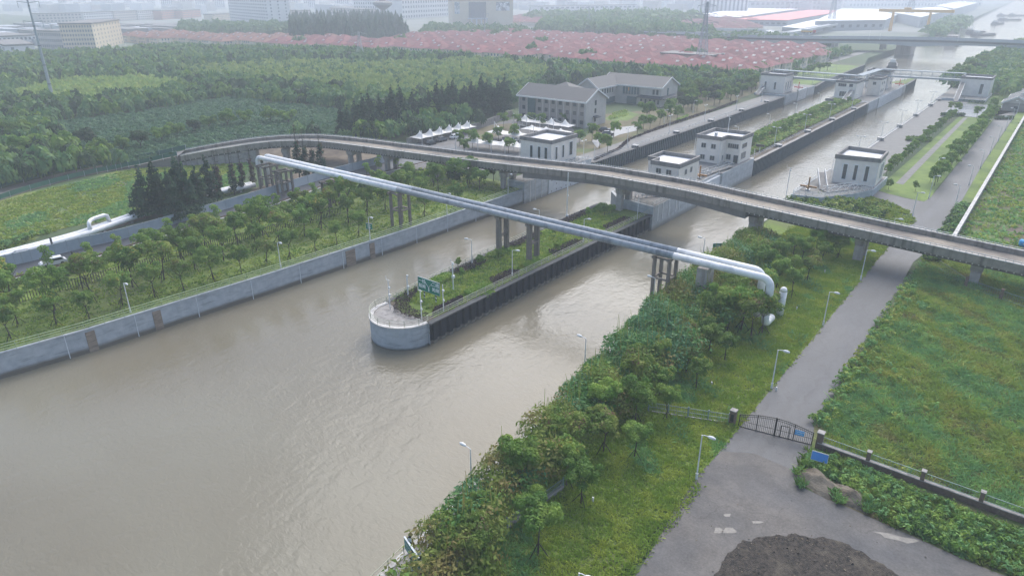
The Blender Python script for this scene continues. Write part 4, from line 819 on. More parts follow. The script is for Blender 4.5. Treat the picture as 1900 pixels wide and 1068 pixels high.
lamps(LP3, [(-84.1, 93.9), (-85.3, 118.0)], rad(200), '%s white lamp on the left edge of the near island, from the prow', 'lamps on the left edge of the near island')
lamps(LP2, [(-114.8, y) for y in YC], rad(90), '%s double armed lamp along the left chamber promenade, from the near lock head', 'double armed lamps on the promenade', 0.5)
lamps(LP2, [(-74.3, y) for y in (239.5, 272.8, 305.6, 341)], 0, '%s double armed lamp on the island side of the right chamber, from the near end', 'double armed lamps along the island', 1.0)
lamps(LP3, [(-86.9, 238), (-87.3, 271.3), (-87.9, 305), (-89, 343)], rad(180), '%s single lamp on the left side of the planted island, from the near lock head', 'lamps on the left side of the planted island', 0.9)
lamps(LP2, [(-48.9, y) for y in (245, 278, 311.5, 344, 380)], 0, '%s double armed lamp on the right quay, from the right lock house', 'double armed lamps on the quay', 0.2)
lamps(LP3, [(-117, 430), (-119, 455), (-121, 480), (-124, 505), (-140, 450), (-141, 480), (-142, 515), (-143, 550), (-144, 590)], 0, '%s small lamp in the planted strip beyond the far left lock house, from the lock', 'lamps beyond the far left lock house')
lamps(LP3, [(-127, 262), (-128, 292), (-140, 335), (-112.5, 378)], 0, '%s small lamp among the trees of the dry planted strip, from the near end', 'lamps in the dry planted strip')
lamps(LP3, [(-160.2, 172)], 0, 'small white %s lamp in the car park beside the canopies', 'car park lamp')
lamps(LP3, [(-76, 400), (-76, 420), (-75, 455), (-76, 470)], 0, '%s small lamp on the far middle lock head, from the near side', 'lamps on the far middle lock head', 1.2)
for p in (LP1, LP2, LP3): kill(p)
# signal posts and camera masts on the island prow, tall masts
def mast(x, y, z, h, label, boxes=((.55, .25),), r=.09, arm=None):
    t = thing('signal_mast', (x, y, z), label, 'signal mast'); MB().tube([(x, y, z), (x, y, z + h)], r, 8, r2=r * .8).build('post', m_white, t)
    for f, s in boxes: MB().box(x - s / 2 + .12, x + s / 2 + .12, y - s / 2, y + s / 2, z + h * f, z + h * f + s * 1.1).build('equipment_box', m_white, t)
    if arm:
        q = MB(); q.bar((x - arm, y, z + h - .1), (x + arm, y, z + h - .1), .07); q.bar((x - arm, y, z + h - .1), (x - arm, y, z + h + .5), .06); q.build('crossarm', m_white, t)
    return t
mast(-81.8, 70.1, .1, 5.4, 'leaning white lamp mast at the left of the prow with two small boxes', ((.45, .3), (.7, .3)), arm=.5)
mast(-82.7, 75.2, .1, 4.3, 'short thick white mast behind the prow hedge', ((.45, .35), (.95, .28)), r=.14)
mast(-74.4, 70.3, .1, 5.4, 'white mast in front of the green sign with side boxes', ((.35, .25), (.6, .3)), arm=.45)
mast(-73.8, 74.9, .1, 5.0, 'white mast at the right edge of the prow just right of the sign', ((.4, .25), (.75, .3)))
mast(-78.5, 82.4, .1, 5.6, 'white camera mast with antenna in the middle of the island', ((.45, .45), (.9, .3)), r=.12, arm=.35)
mast(-86.2, 130.4, .1, 11.2, 'very tall white mast near the left edge of the island by the viaduct', ((.05, .5), (.5, .25)), r=.12)
mast(-72.9, 140.6, .1, 5.0, 'white mast beside the stone ramp below the viaduct', ())
mast(-50.6, 179, LH - 2, 8.6, 'tall white mast with a crossarm near the right lock head', ((.9, .3),), arm=.9)
mast(-80.1, 210.5, 9.1, 5.2, 'white mast with crossarms on the roof of the larger lock house', ((.8, .3),), arm=.8)
mast(-113.2, 186, .5, 4, 'short white post where the promenade railing begins', ())
mast(-72.8, 216, 1.0, 3.4, 'short white post on the island just behind the larger lock house', ())
# =================================================================== SIGNS
def text(body, size, m, parent, loc, rot, extr=0.01, name='lettering', align='CENTER', bold=0.0):
    c = bpy.data.curves.new('txt', 'FONT'); c.body = body; c.size = size; c.align_x = align; c.align_y = 'CENTER'; c.extrude = extr; c.offset = bold; c.resolution_u = 2
    o = bpy.data.objects.new('txt', c); COL.objects.link(o); bpy.context.view_layer.update(); me = bpy.data.meshes.new_from_object(o); bpy.data.objects.remove(o)
    me.materials.clear(); me.materials.append(m); t = bpy.data.objects.new(name, me); COL.objects.link(t); t.parent = parent; t.location = loc; t.rotation_euler = rot; return t
def striped_post(x, y, z, h, r, parent, name='striped_post'):
    q = MB(); n = 12; rings = int(h / 0.06); vs = []; 
    for i in range(rings + 1):
        for j in range(n): a = 2 * math.pi * j / n; vs.append((x + r * math.cos(a), y + r * math.sin(a), z + h * i / rings))
    q.add(vs, [(i * n + j, i * n + (j + 1) % n, (i + 1) * n + (j + 1) % n, (i + 1) * n + j) for i in range(rings) for j in range(n)])
    q.mi = [int(((i * 0.06 / 0.9) + j / n) * 2) % 2 for i in range(rings) for j in range(n)]; return q.build(name, [m_white, m_black], parent, local=True)
m_ltr = mat('sign_white', (0.8, 0.82, 0.82), (0.76, 0.78, 0.78), scale=2, rough=0.4)
s = thing('waterway_sign', (-78.8, 76.6, 0), 'large green sign with white Chinese lettering and a forked arrow on two striped posts', 'sign'); s.scale = (.74, .74, .74)
SW, SH, SZ = 7.0, 3.2, 2.3
MB().box(-SW / 2, SW / 2, -.06, .06, SZ, SZ + SH).build('sign_board', m_green, s, local=True)
bd = s.children[0]
q = MB(); q.box(-SW / 2 - .06, SW / 2 + .06, -.07, .07, SZ + SH, SZ + SH + .07); q.box(-SW / 2 - .06, SW / 2 + .06, -.07, .07, SZ - .07, SZ); q.box(-SW / 2 - .07, -SW / 2, -.07, .07, SZ, SZ + SH); q.box(SW / 2, SW / 2 + .07, -.07, .07, SZ, SZ + SH); q.build('frame', m_galv, s, local=True)
for p in bd, s.children[1]: pass
for k in (-1.9, 1.9): o = striped_post(0, 0, 0, SZ + .8, .17, s); o.location = (k, .26, 0)
text('一线', 1.15, m_ltr, bd, (-2.15, -.075, SZ + 2.35), (rad(90), 0, 0), bold=.02); text('船闸', 1.15, m_ltr, bd, (-2.15, -.075, SZ + 1.05), (rad(90), 0, 0), bold=.02)
text('二线', 1.15, m_ltr, bd, (2.25, -.075, SZ + 2.35), (rad(90), 0, 0), bold=.02); text('船闸', 1.15, m_ltr, bd, (2.25, -.075, SZ + 1.05), (rad(90), 0, 0), bold=.02)
q = MB(); q.bar((0, -.09, SZ + .3), (0, -.09, SZ + 1.3), .3, .04); q.bar((0, -.088, SZ + 1.25), (-.95, -.088, SZ + 2.3), .22, .04); q.bar((0, -.092, SZ + 1.25), (.95, -.092, SZ + 2.3), .22, .04)
q.bar((-.95, -.09, SZ + 2.5), (-1.15, -.09, SZ + 1.9), .16, .04); q.bar((.95, -.086, SZ + 2.5), (1.15, -.086, SZ + 1.9), .16, .04); q.build('arrow_mark', m_ltr, bd, local=True)
# waterway sign at the bottom of the picture: seen edge on, board runs across the bank facing the water
def gsign(x, y, z, w_, h_, zb, rz, label, posts=2, r=.16, lines=('大治河', '船闸'), pname=True):
    s = thing('waterway_sign', (x, y, z), label, 'sign', rz=rz); o = MB().box(-w_ / 2, w_ / 2, -.06, .06, zb, zb + h_).build('sign_board', m_green, s, local=True)
    q = MB(); q.box(-w_ / 2 - .05, w_ / 2 + .05, -.08, .08, zb + h_, zb + h_ + .08); q.box(-w_ / 2 - .05, w_ / 2 + .05, -.08, .08, zb - .08, zb); q.build('frame', m_galv, s, local=True)
    for k in ([-w_ / 3, w_ / 3] if posts == 2 else [0]): p = striped_post(0, 0, 0, zb + (h_ + .3 if posts == 2 else 0), r, s); p.location = (k, .28 if posts == 2 else 0, 0)
    if lines:
        for i, ln in enumerate(lines): text(ln, h_ * .36, m_ltr, o, (0, -.075, zb + h_ * (.72 - .45 * i)), (rad(90), 0, 0), bold=.01)
    return s
sp_ = G(768, 1074); gsign(sp_[0], sp_[1], 0, 3.0, 1.2, 2.65, rad(-19), 'green waterway sign on striped posts seen almost edge on at the bottom of the photo', lines=None)
o = bpy.data.objects['waterway_sign.001'].children[0]
q = MB()
for i in range(9): q.box(-1.3 + i * .29, -1.3 + i * .29 + .2, -.09, -.062, 3.25, 3.6); q.box(-1.3 + i * .29, -1.3 + i * .29 + .2, -.09, -.062, 2.8, 3.0) if i % 3 else None
x_ = q.build('blurred_lettering', mat('dull_white_mark', (0.35, 0.45, 0.45), (0.3, 0.4, 0.4), scale=3), None); x_.parent = o
gp_ = G(1328, 478); gsign(gp_[0], gp_[1], 0, 1.7, 1.5, 1.6, rad(40), 'small green square sign in the thicket behind the silver pipe', posts=1, r=.07, lines=None)
MB_ = MB(); MB_.box(-.5, .5, -.09, -.062, 2.2, 2.32); MB_.box(-.5, .5, -.09, -.062, 2.65, 2.77); MB_.box(.38, .5, -.089, -.061, 2.32, 2.65); a_ = MB_.build('arrow_mark', m_ltr); a_.parent = bpy.data.objects['waterway_sign.002'].children[0]
gp_ = G(708, 435); gsign(-112.9, 92.6, 0, 1.5, 1.2, 2.0, rad(20), 'small green sign on a striped post behind the left canal railing', posts=1, r=.13, lines=None)
a_ = MB(); a_.box(-.45, .45, -.09, -.062, 2.3, 2.42); a_.box(-.45, .45, -.09, -.062, 2.75, 2.87); a_ = a_.build('white_mark', m_ltr); a_.parent = bpy.data.objects['waterway_sign.003'].children[0]
t = thing('display_board', (-74.6, 226, 1.0), 'small dark electronic board on a white post beside the island hedge', 'sign'); MB().tube([(-74.6, 226, 1), (-74.6, 226, 3)], .1, 8).build('post', m_white, t); MB().box(-76, -73.2, 225.9, 226.15, 3, 3.8).build('board', m_black, t)
t = thing('display_board', (-85.6, 346, .9), 'far dark rectangular board on the left side of the planted island', 'sign'); MB().tube([(-85.6, 346, .9), (-85.6, 346, 3)], .1, 8).build('post', m_white, t); MB().box(-87.4, -83.8, 345.9, 346.15, 3, 4.1).build('board', m_band, t)
# =================================================================== TREES
def bark_bm(h, r, lean=0.0, fork=3, crown=2.2, seed=0):
    q = MB(); r_ = random.Random(seed); top = Vector((lean, 0, h))
    q.tube([(0, 0, -.05), (lean * .3, 0, h * .5), top], [r, r * .8, r * .6], 7)
    for k in range(fork):
        a = 2 * math.pi * k / fork + r_.uniform(0, 1); L_ = crown * r_.uniform(.5, .9)
        q.tube([top, top + Vector((math.cos(a) * L_ * .5, math.sin(a) * L_ * .5, L_ * .6)), top + Vector((math.cos(a) * L_ * .9, math.sin(a) * L_ * .9, L_ * 1.1))], [r * .5, r * .35, r * .15], 5)
    return q
def stakes():
    q = MB()
    for k in range(3): a = 2 * math.pi * k / 3 + .4; q.bar((1.15 * math.cos(a), 1.15 * math.sin(a), 0), (.1 * math.cos(a), .1 * math.sin(a), 1.5), .07)
    return q
def tree_proto(name, crown_blobs, n, leaf, lm, trunk=None, stake=False, up=.25, accents=None, inner=.72):
    r = thing(name, (0, 0, 0), 'x', 'tree')
    V = blobs_cards(crown_blobs, n, leaf, up, inner); mi = np.zeros(n, dtype=int); ms = [lm]
    if accents:
        am, frac = accents; ms.append(am); top = V[:, :, 2].mean(axis=1); c = NR.random(n)
        x = V.mean(axis=1); ph = np.sin(x[:, 0] * 2.1 + 1) + np.sin(x[:, 1] * 2.4); mi = ((c < frac) & (top > np.median(top)) & (ph > .2)).astype(int)
    quadmesh('crown', V, ms, mi, r)
    if trunk: trunk.build('trunk', m_bark, r)
    if stake: stakes().build('support_stakes', m_stake, r)
    return proto(r)
def rnd_blobs(k, rx, rz, zc, s=.42, seed=0, flat=1.0):
    r_ = random.Random(seed); out = [(0, 0, zc, rx * .55, rx * .55, rz * .6)]
    for i in range(k):
        a = r_.uniform(0, 6.28); d = r_.uniform(.35, .8) * rx; z = zc + r_.uniform(-.7, .75) * rz * (1.15 - d / rx / 1.6); q = rx * s * r_.uniform(.7, 1.25); out.append((math.cos(a) * d, math.sin(a) * d, z, q, q, q * .8 * flat))
    return out
BANK = [tree_proto('bank_tree', rnd_blobs(13 + s, 2.3 + .15 * (s % 3), 2.0, 4.8, .27 + .03 * (s % 2), s), 3600, .155, lm, bark_bm(2.9, .11, .25, 4, 2.4, s), True, accents=ac) for s, lm, ac in ((1, L_mid, None), (2, L_olive, (L_pink, .35)), (3, L_mid, (L_yel, .25)), (4, L_bright, None), (5, L_mid, None), (6, L_bright, (L_yel, .2)))]
BIG = [tree_proto('broadleaf_tree', rnd_blobs(11, 3.4, 2.6, 5.2, .34, 10 + s), 2600, .28, lm, bark_bm(2.8, .2, 0, 4, 3, s)) for s, lm in ((1, L_mid), (2, L_dark), (3, L_mid))]
SMALL = [tree_proto('small_tree', rnd_blobs(9, 1.9, 1.7, 3.5, .36, 20 + s), 1500, .2, L_bright if s % 2 else L_mid, bark_bm(2.0, .09, 0, 3, 1.4, s)) for s in (1, 2)]
POLL = []
for s in (1, 2, 3):
    r_ = random.Random(s); bl = [(r_.uniform(-.4, .4), r_.uniform(-.4, .4), 1.9 + k * .62, r_.uniform(.55, 1.0), r_.uniform(.55, 1.0), .5) for k in range(4 + s % 2)]; POLL.append(tree_proto('pollarded_tree', bl, 1000, .14, L_bright, bark_bm(3.4, .09, .1, 3, .8, s)))
def conif(seed, h, r, lm, n=1600, dead=False):
    r_ = random.Random(seed); k = 13; bl = []
    for i in range(k):
        f = i / (k - 1); z = h * (.12 + .86 * f); rr = r * (1 - f) ** .75 + .18
        for j in range(1 if f > .8 else 3): a = r_.uniform(0, 6.28); bl.append((math.cos(a) * rr * .45, math.sin(a) * rr * .45, z, rr * .6, rr * .6, h * .055))
    if dead: bl = bl[:int(len(bl) * .75)]
    q = MB().tube([(0, 0, -.05), (0, 0, h * .6), (0, 0, h)], [.2, .12, .03], 6)
    if dead:
        for i in range(26): z = h * r_.uniform(.3, .97); a = r_.uniform(0, 6.28); l = (h - z) * .22 + .4; q.tube([(0, 0, z), (math.cos(a) * l, math.sin(a) * l, z + .25)], .035, 4)
    return tree_proto('conifer_tree', bl, n, .34, lm, q, up=.0, accents=(L_brown, .9) if dead else None, inner=.5)
CON = [conif(1, 13, 3.7, L_conif, 3000), conif(2, 11.5, 3.2, L_conif, 3000), conif(3, 14, 3.4, L_conif, 3000)]
DEAD = conif(5, 14.5, 1.5, L_conif, 900, True); BARE = conif(6, 13.5, 1.0, L_brown, 380, True)
def place(kind, x, y, s, label, group, z=0.0, nm=None):
    p = kind[R.randrange(len(kind))] if isinstance(kind, list) else kind
    k = s * (R.uniform(.72, 1.15) if group and 'bank' in group else R.uniform(.85, 1.12)); return dup(p, (x, y, z), R.uniform(0, 6.28), (k, k, k * R.uniform(.92, 1.08)), label, group)
def row(kind, pts, lab, group, s=1.0, z=0.0, jit=.5, cull=True):
    i = 0
    for x, y in pts:
        x += R.uniform(-jit, jit); y += R.uniform(-jit, jit)
        if cull and not seen(x, y, 4, 60): continue
        i += 1; place(kind, x, y, s, lab % nth(i), group, z)
# right bank
row(BANK, [(-29.6, 40.5 + 9.6 * k) for k in range(13)], '%s staked tree in the open row nearest the service road verge, from the bottom up', 'trees on the right bank', 1.0)
row(BANK, [(-32.6, 36 + 7.6 * k) for k in range(15)], '%s staked tree in the middle row of the right bank, from the bottom up', 'trees on the right bank', .9)
row(BANK, [(-36.0, 39 + 8.2 * k) for k in range(13)], '%s tree in the row rising out of the right bank thicket, from the bottom up', 'trees on the right bank', 1.0)
row(BANK, [G(1530, 470), G(1555, 480), G(1500, 500), G(1620, 330 + 170)][:3], '%s slim tree right under the viaduct edge by the service road', 'trees under the viaduct', .8)
row(BANK, [(-31.5, 99.2), (-28.6, 100.4), (-34.5, 98.5)], '%s tree standing right in front of the big silver pipe elbow', 'trees in front of the pipe elbow', 1.12, jit=.1)
# left bank, three rows
row(BANK, [G(x, y) for x, y in [(25, 630), (101, 604), (168, 591), (229, 569), (286, 552), (342, 537), (398, 520), (447, 508), (495, 491), (539, 481), (585, 468), (623, 453), (665, 440), (790, 402), (850, 385)]], '%s staked tree in the front row behind the left canal railing, from the left edge', 'trees on the left bank', 1.0, jit=.3)
row(BANK, [(-125.5, 22 + 6.2 * k) for k in range(20)], '%s tree in the second row on the left bank, from the left edge', 'trees on the left bank', 1.2, jit=.9)
row(BANK, [(-131.5, 24 + 6.0 * k) for k in range(19)], '%s tree in the third row on the left bank, from the left edge', 'trees on the left bank', 1.2, jit=1.0)
row(BANK, [(-137.5, 26 + 6.0 * k) for k in range(19) if k % 2], '%s tree in the dense back row of the left bank, from the left edge', 'trees on the left bank', 1.15, jit=1.0)
row(POLL, [(-146.4, 41)] + [G(x, y) for x, y in [(165, 483), (221, 473), (271, 458), (317, 448), (362, 433), (403, 417), (445, 412), (482, 400), (514, 390), (556, 379), (585, 370), (622, 358), (680, 330), (705, 322), (735, 312)]], '%s clipped young tree on the kerb of the side road, from the left edge', 'clipped trees along the side road', 1.0, jit=.2)
row(BIG, [G(x, y) for x, y in [(840, 352), (868, 345), (890, 352), (915, 335)]], '%s leafy tree in the clump before the viaduct pier on the left bank', 'trees by the left viaduct pier', .75)
# conifers by the pipes
row(CON, [G(x, y) for x, y in [(272, 405), (300, 402), (322, 400), (338, 392), (352, 402), (372, 390), (330, 410), (392, 378)]], '%s dark conifer in the clump left of the pipe trestles', 'dark conifers by the pipes', 1.02, jit=.2)
row(DEAD, [G(x, y) for x, y in [(412, 372), (437, 362), (452, 356)]], '%s thin conifer with a browning top between the clump and the trestle', 'browning conifers', .82, jit=.2)
row(DEAD, [G(x, y) for x, y in [(556, 330), (570, 335), (584, 330), (598, 326)]], '%s brown topped conifer standing inside the viaduct curve', 'browning conifers inside the curve', .95, jit=.2)
row(BARE, [G(x, y) for x, y in [(470, 345), (404, 376)]], '%s nearly bare conifer beside the tall trestle', 'bare conifers', .85, jit=.1)
# round trees beyond the curved road
cr = [G(x, y) for x, y in [(20, 338), (60, 330), (105, 322), (150, 312), (195, 300), (228, 292), (262, 284), (300, 272), (335, 262), (362, 255), (392, 246), (425, 242), (460, 238), (500, 236), (540, 236)]]
row(BIG, cr, '%s round crowned tree along the outer side of the curved road, from the left edge', 'round trees beyond the curved road', 1.0, jit=.8)
row(BIG, [G(x, y) for x, y in [(10, 300), (55, 305), (90, 290), (130, 292), (165, 282), (40, 275), (5, 262)]], '%s big bushy tree of the group at the left edge behind the curved road', 'bushy trees at the left edge', 1.2)
row(CON, [(-196 + R.uniform(-2, 2), 156 + 3.9 * k) for k in range(23)], '%s tall conifer in the dark wall of trees behind the car park, from the left', 'tall conifers behind the car park', 1.1)
row(CON, [(-203 + R.uniform(-2, 2), 158 + 5 * k) for k in range(19)], '%s conifer in the second line behind the car park, from the left', 'tall conifers behind the car park', 1.15)
# promenade, office and car park trees
row(SMALL, [G(x, y) for x, y in [(1075, 268), (1098, 262), (1112, 275), (1137, 255), (1128, 285), (1180, 252), (1195, 240), (1205, 240), (1222, 232), (1240, 222), (1255, 225), (1275, 200), (1292, 205), (1310, 190), (1333, 195), (1350, 182), (1365, 188), (1395, 172)]], '%s small round tree in the dry planted strip by the promenade, from the near end', 'small trees along the promenade', 1.2)
row(SMALL, [G(x, y) for x, y in [(855, 272), (878, 275), (905, 278), (925, 262), (945, 285), (862, 288), (952, 262), (985, 232), (1005, 240), (935, 238), (960, 236), (1010, 222), (1030, 228), (1046, 232), (1068, 232)]], '%s small tree between the white canopies of the car park, from the left', 'small trees in the car park', 1.15)
row(BIG, [(-190 + R.uniform(-6, 6), 262 + k * 9) for k in range(5)] + [(-160 - R.uniform(0, 30), 325 + k * 4) for k in range(7)], '%s dark tree close behind the office buildings', 'trees behind the offices', 1.0)
row(BIG, [(-133 + R.uniform(-6, 4), 262 + k * 9.5) for k in range(11)], '%s leafy tree in the belt right of the far office, from the office', 'trees right of the offices', .95, z=0)
row(BIG, [(-140 + R.uniform(-5, 5), 318 + k * 8) for k in range(12)], '%s tree in the second belt before the villas, from the office', 'trees before the villas', 1.0)
row(BIG, [(-152 + R.uniform(-6, 6), 322 + k * 9) for k in range(11)], '%s tree in the third belt before the villas, from the office', 'trees before the villas', 1.1)
# right side
row(SMALL, [(-22.4, 218 + 6.1 * k) for k in range(23)], '%s tree in the row between the lawn and the service road, from the branch road', 'trees beside the far service road', 1.2)
row(SMALL, [(-35.6, 222 + 5.6 * k) for k in range(24)], '%s slim tree in the row behind the right quay, from the right lock house', 'slim trees behind the quay', .8, jit=.2)
row(SMALL, [G(1648, 352), G(1700, 355), G(1725, 338)], '%s small bush like tree beside the branch road', 'bushes beside the branch road', .6)
row(BIG, [(-53 + .02 * k * k + R.uniform(-2, 2), 466 + k * 11) for k in range(26)], '%s tree of the belt on the far right river bank, from the far lock house', 'trees on the far right bank', 1.15)
row(BIG, [(-44 + R.uniform(-3, 3), 445 + k * 13) for k in range(18)], '%s tree of the inner belt on the far right bank', 'trees on the far right bank', 1.1)
row(BIG, [(-6 + R.uniform(-4, 6), 400 + k * 9) for k in range(14)], '%s tree right of the far service road near the grey roofed houses', 'trees by the grey roofed houses', 1.0)
row(BIG, [(-124 - .05 * k + R.uniform(-2, 2) - 8, 400 + k * 8) for k in range(15)], '%s tree beyond the far left lock house, from the lock', 'trees beyond the far left lock house', .8)
row(SMALL, [G(1762, 207), G(1778, 212), G(1812, 220), G(1842, 205)], '%s small tree in the wet parking yard', 'trees in the parking yard', 1.0)
# long island planting
row(SMALL, [(-80.5 + R.uniform(-1.5, 1.5), 222 + 5.2 * k) for k in range(27)], '%s bushy tree along the middle of the long planted island, from the near end', 'bushy trees on the long island', .62, z=.9)
# near island bushes
row(SMALL, [G(890, 497), G(858, 520), G(925, 480), G(980, 462), G(1030, 440), G(1092, 405), G(850, 498), G(1035, 470), G(1122, 398)], '%s young bushy tree on the near island grass, from the prow', 'young trees on the near island', .5, z=.05, jit=.1)
for P_ in (BANK, BIG, SMALL, POLL, CON): [kill(p) for p in P_]
kill(DEAD); kill(BARE)

# =================================================================== SHRUBS, HEDGES, WEEDS, FORESTS
def stuff(name, V, ms, label, cat, mi=None, kind='stuff'):
    o = quadmesh(name, V, ms, mi); o['kind'] = kind; o['label'] = label; o['category'] = cat; return o
def scatter(n, test, x0, x1, y0, y1, mg=60):
    P = np.column_stack([NR.uniform(x0, x1, n), NR.uniform(y0, y1, n)]); keep = np.array([test(a, c) and seen(a, c, 1, mg) for a, c in P]); return P[keep]
def lownoise(x, y, s, ph=0):
    return .5 + .5 * (np.sin(x / s + ph) * np.cos(y / s * 1.3 + ph * 2) * .6 + np.sin((x + y) / s * 2.1 + ph) * .4)
# thicket: mounded leaves
def thicket(name, P, hfun, leaf, per, ms, label, cat='shrubbery', pick=None, stems=True):
    hs = np.array([hfun(a, c) for a, c in P]); n = len(P) * per
    C = np.repeat(np.column_stack([P, hs * .6]), per, axis=0); Rr = np.repeat(np.column_stack([hs * .42, hs * .42, hs * .42]), per, axis=0)
    d = unit(NR.normal(size=(n, 3))); d[:, 2] = np.abs(d[:, 2]) * 1.1 - .1; d = unit(d); X = C + d * Rr * NR.uniform(.7, 1.15, (n, 1)); X[:, 2] = np.maximum(X[:, 2], .08)
    V = cards(X, unit(d + NR.normal(size=(n, 3)) * .5 + [0, 0, .2]), leaf * NR.uniform(.5, 1.4, n), .5)
    mi = np.repeat(np.array([pick(a, c) for a, c in P]), per) if pick else None
    return stuff(name, V, ms, label, cat, mi)
def hb(x, y):
    e = x - interp(y, RX); return (1.3 + 2.8 * min(1, max(0, e) / 3.0)) * (0.7 + .75 * lownoise(x, y, 2.3)) * (1.0 if y < 125 else .8)
def tb(x, y):
    e = x - interp(y, RX); wd = np.interp(y, [20, 60, 80, 105, 140], [7.5, 7.5, 11.5, 14, 12]); return not (-39.5 < x < -34.6 and 26 < y < 33.4) and (.9 if y > 60 else 1.6) < e < wd + 1.5 * math.sin(y * .4)
P = scatter(5800, tb, -50, -28, 12, 142, 500)
pk = lambda x, y: 0 if lownoise(x, y, 4, 1) > .62 or 70 < y < 96 and x < -36 else (1 if lownoise(x, y, 3, 4) > .42 else (2 if R.random() < .5 else 3))
thicket('bank_thicket', P, hb, .23, 42, [L_bamboo, L_reed, L_mid, L_olive], 'dense bamboo and reed thicket on the right canal bank', pick=pk)
n = 2600; P = scatter(n, tb, -50, -30, 30, 142); n = len(P); hs = np.array([hb(a, c) for a, c in P]) * NR.uniform(.8, 1.35, n)
d = NR.normal(size=(n, 3)) * [.35, .35, 0]; base = np.column_stack([P, hs * .4]); tip = np.column_stack([P, hs * 1.15]) + d; sd = unit(np.cross(tip - base, NR.normal(size=(n, 3)))) * .06
stuff('reed_stems', np.stack([base - sd, base + sd, tip + sd * .4, tip - sd * .4], 1), [L_reed, L_weedn], 'thin upright reed stems poking out of the right bank thicket', 'reeds', NR.integers(0, 2, n))
# weeds: tufts of blades
def tufts(name, P, h, m_, label, per=7, w_=.06, mi=None, spread=.35, z=0.02, cat='weeds', droop=.5):
    n = len(P) * per; hh = (h if np.isscalar(h) else np.repeat(h, per)) * NR.uniform(.5, 1.3, n); C = np.repeat(P, per, axis=0)
    o = NR.normal(size=(n, 2)) * spread; b_ = np.column_stack([C + o * .5, np.full(n, z)]); dr = NR.normal(size=(n, 2)) * droop * hh[:, None]; t = np.column_stack([C + o + dr, z + hh])
    sd = unit(np.cross(t - b_, NR.normal(size=(n, 3)))) * (w_ * NR.uniform(.6, 1.5, (n, 1))); mid = b_ * .45 + t * .55; mid[:, 2] += hh * .12
    V1 = np.stack([b_ - sd, b_ + sd, mid + sd, mid - sd], 1); V2 = np.stack([mid - sd, mid + sd, t + sd * .2, t - sd * .2], 1)
    m2 = None if mi is None else np.tile(np.repeat(mi, per), 2); return stuff(name, np.concatenate([V1, V2]), m_, label, cat, m2)
tr = lambda x, y: x > (-14.2 if y > 80 else -13.0) and y > 76 and y < 158
P = scatter(49000, tr, -15, 84, 74, 160, 600); x, y = P[:, 0], P[:, 1]; nz = lownoise(x, y, 5.5, .6); nz2 = lownoise(x, y, 2.7, 2); mi = np.where(nz > .5, 0, np.where(nz2 > .34, 1, 2)); mi = np.where(NR.random(len(P)) < .25, NR.integers(0, 3, len(P)), mi); h = .3 + .42 * nz2 * (.5 + nz) * (1 + .5 * (lownoise(x, y, 1.3, 4) > .7))
tufts('field_weeds', P, h, [L_weedb, L_weedy, L_weedn], 'tall tangled weeds filling the field right of the service road', 10, .045, mi, .4, droop=.7)
P = scatter(1500, lambda x, y: (-15.2 < x < -12.6 and 80 < y < 138) or (-14 < x < -3 and 76 < y < 141 and lownoise(x, y, 3, 2) > .72), -16, 0, 74, 142)
thicket('roadside_weeds', P, lambda x, y: R.uniform(.5, 1.2), .2, 24, [L_weedb, L_weedy, L_mid], 'leafy weeds spilling onto the right edge of the service road', pick=lambda x, y: R.randrange(3))
tr = lambda x, y: inside(RV, x, y)
RV = GP((1500, 838), (1560, 850), (1700, 915), (1900, 990), (2250, 1120), (2250, 1230), (1885, 1072), (1790, 1035), (1710, 998), (1640, 968), (1605, 940), (1560, 900), (1500, 870), (1482, 862))
P = scatter(11000, tr, -16, 45, 48, 76, 600); mi = np.where(lownoise(P[:, 0], P[:, 1], 2.5, 1) > .5, 0, NR.integers(1, 3, len(P)))
tufts('verge_weeds', P, .5, [L_weedb, L_weedy, L_mid], 'bushy green weeds between the gate fence and the dusty road', 9, .08, mi, .35)
P = scatter(6500, lambda x, y: inside(RV, x, y), -16, 45, 48, 76, 600)[:1300]
thicket('verge_bushes', P, lambda x, y: R.uniform(.5, 1.1), .17, 22, [L_weedb, L_mid, L_bright], 'low leafy bushes along the gate fence', pick=lambda x, y: R.randrange(3))
tv = lambda x, y: interp(y, RX) + 7 < x < (-21.9 if y > 60 else -20.7)
P = scatter(43000, tv, -42, -20.7, 8, 175, 500); tufts('verge_grass', P, .28, [L_grass, L_weedb], 'bright unmown grass on the right bank slope', 6, .05, (lownoise(P[:, 0], P[:, 1], 4, 3) > .78).astype(int), .3, cat='grass', droop=.35)
P = scatter(2600, lambda x, y: lownoise(x, y, 3.1, 5) > .7 and x > interp(y, RX) + 12, -34, -22.5, 60, 140); tufts('fern_weeds', P, .55, [L_weedb, L_weedy], 'feathery pale green weeds standing in the verge grass', 8, .07, NR.integers(0, 2, len(P)), .4)
P = scatter(7000, lambda x, y: x < interp(y, LX) - 1.1, -150, -111, 18, 146); tufts('left_verge_grass', P, .28, [L_weedy, L_mid, L_grass], 'short grass under the trees on the left bank', 5, .09, NR.integers(0, 3, len(P)), .4, cat='grass', droop=.35)
P = scatter(5000, lambda x, y: inside(ISP, x, y), -86, -73, 71, 146) if False else scatter(5200, lambda x, y: -85.2 < x < -73.4 and y > 74, -86, -73, 73, 141)
tufts('island_grass', P, .3, [L_grass, L_weedy, L_mid], 'grass and weeds on the near island', 6, .06, NR.integers(0, 3, len(P)), .3, z=.06, cat='grass')
P = scatter(9000, lambda x, y: x > -11, -11, 70, 158, 420, 300); tufts('far_field_weeds', P, .5, [L_weedb, L_mid, L_weedy], 'green weeds in the field beyond the viaduct right of the boundary wall', 5, .22, NR.integers(0, 3, len(P)), .9)
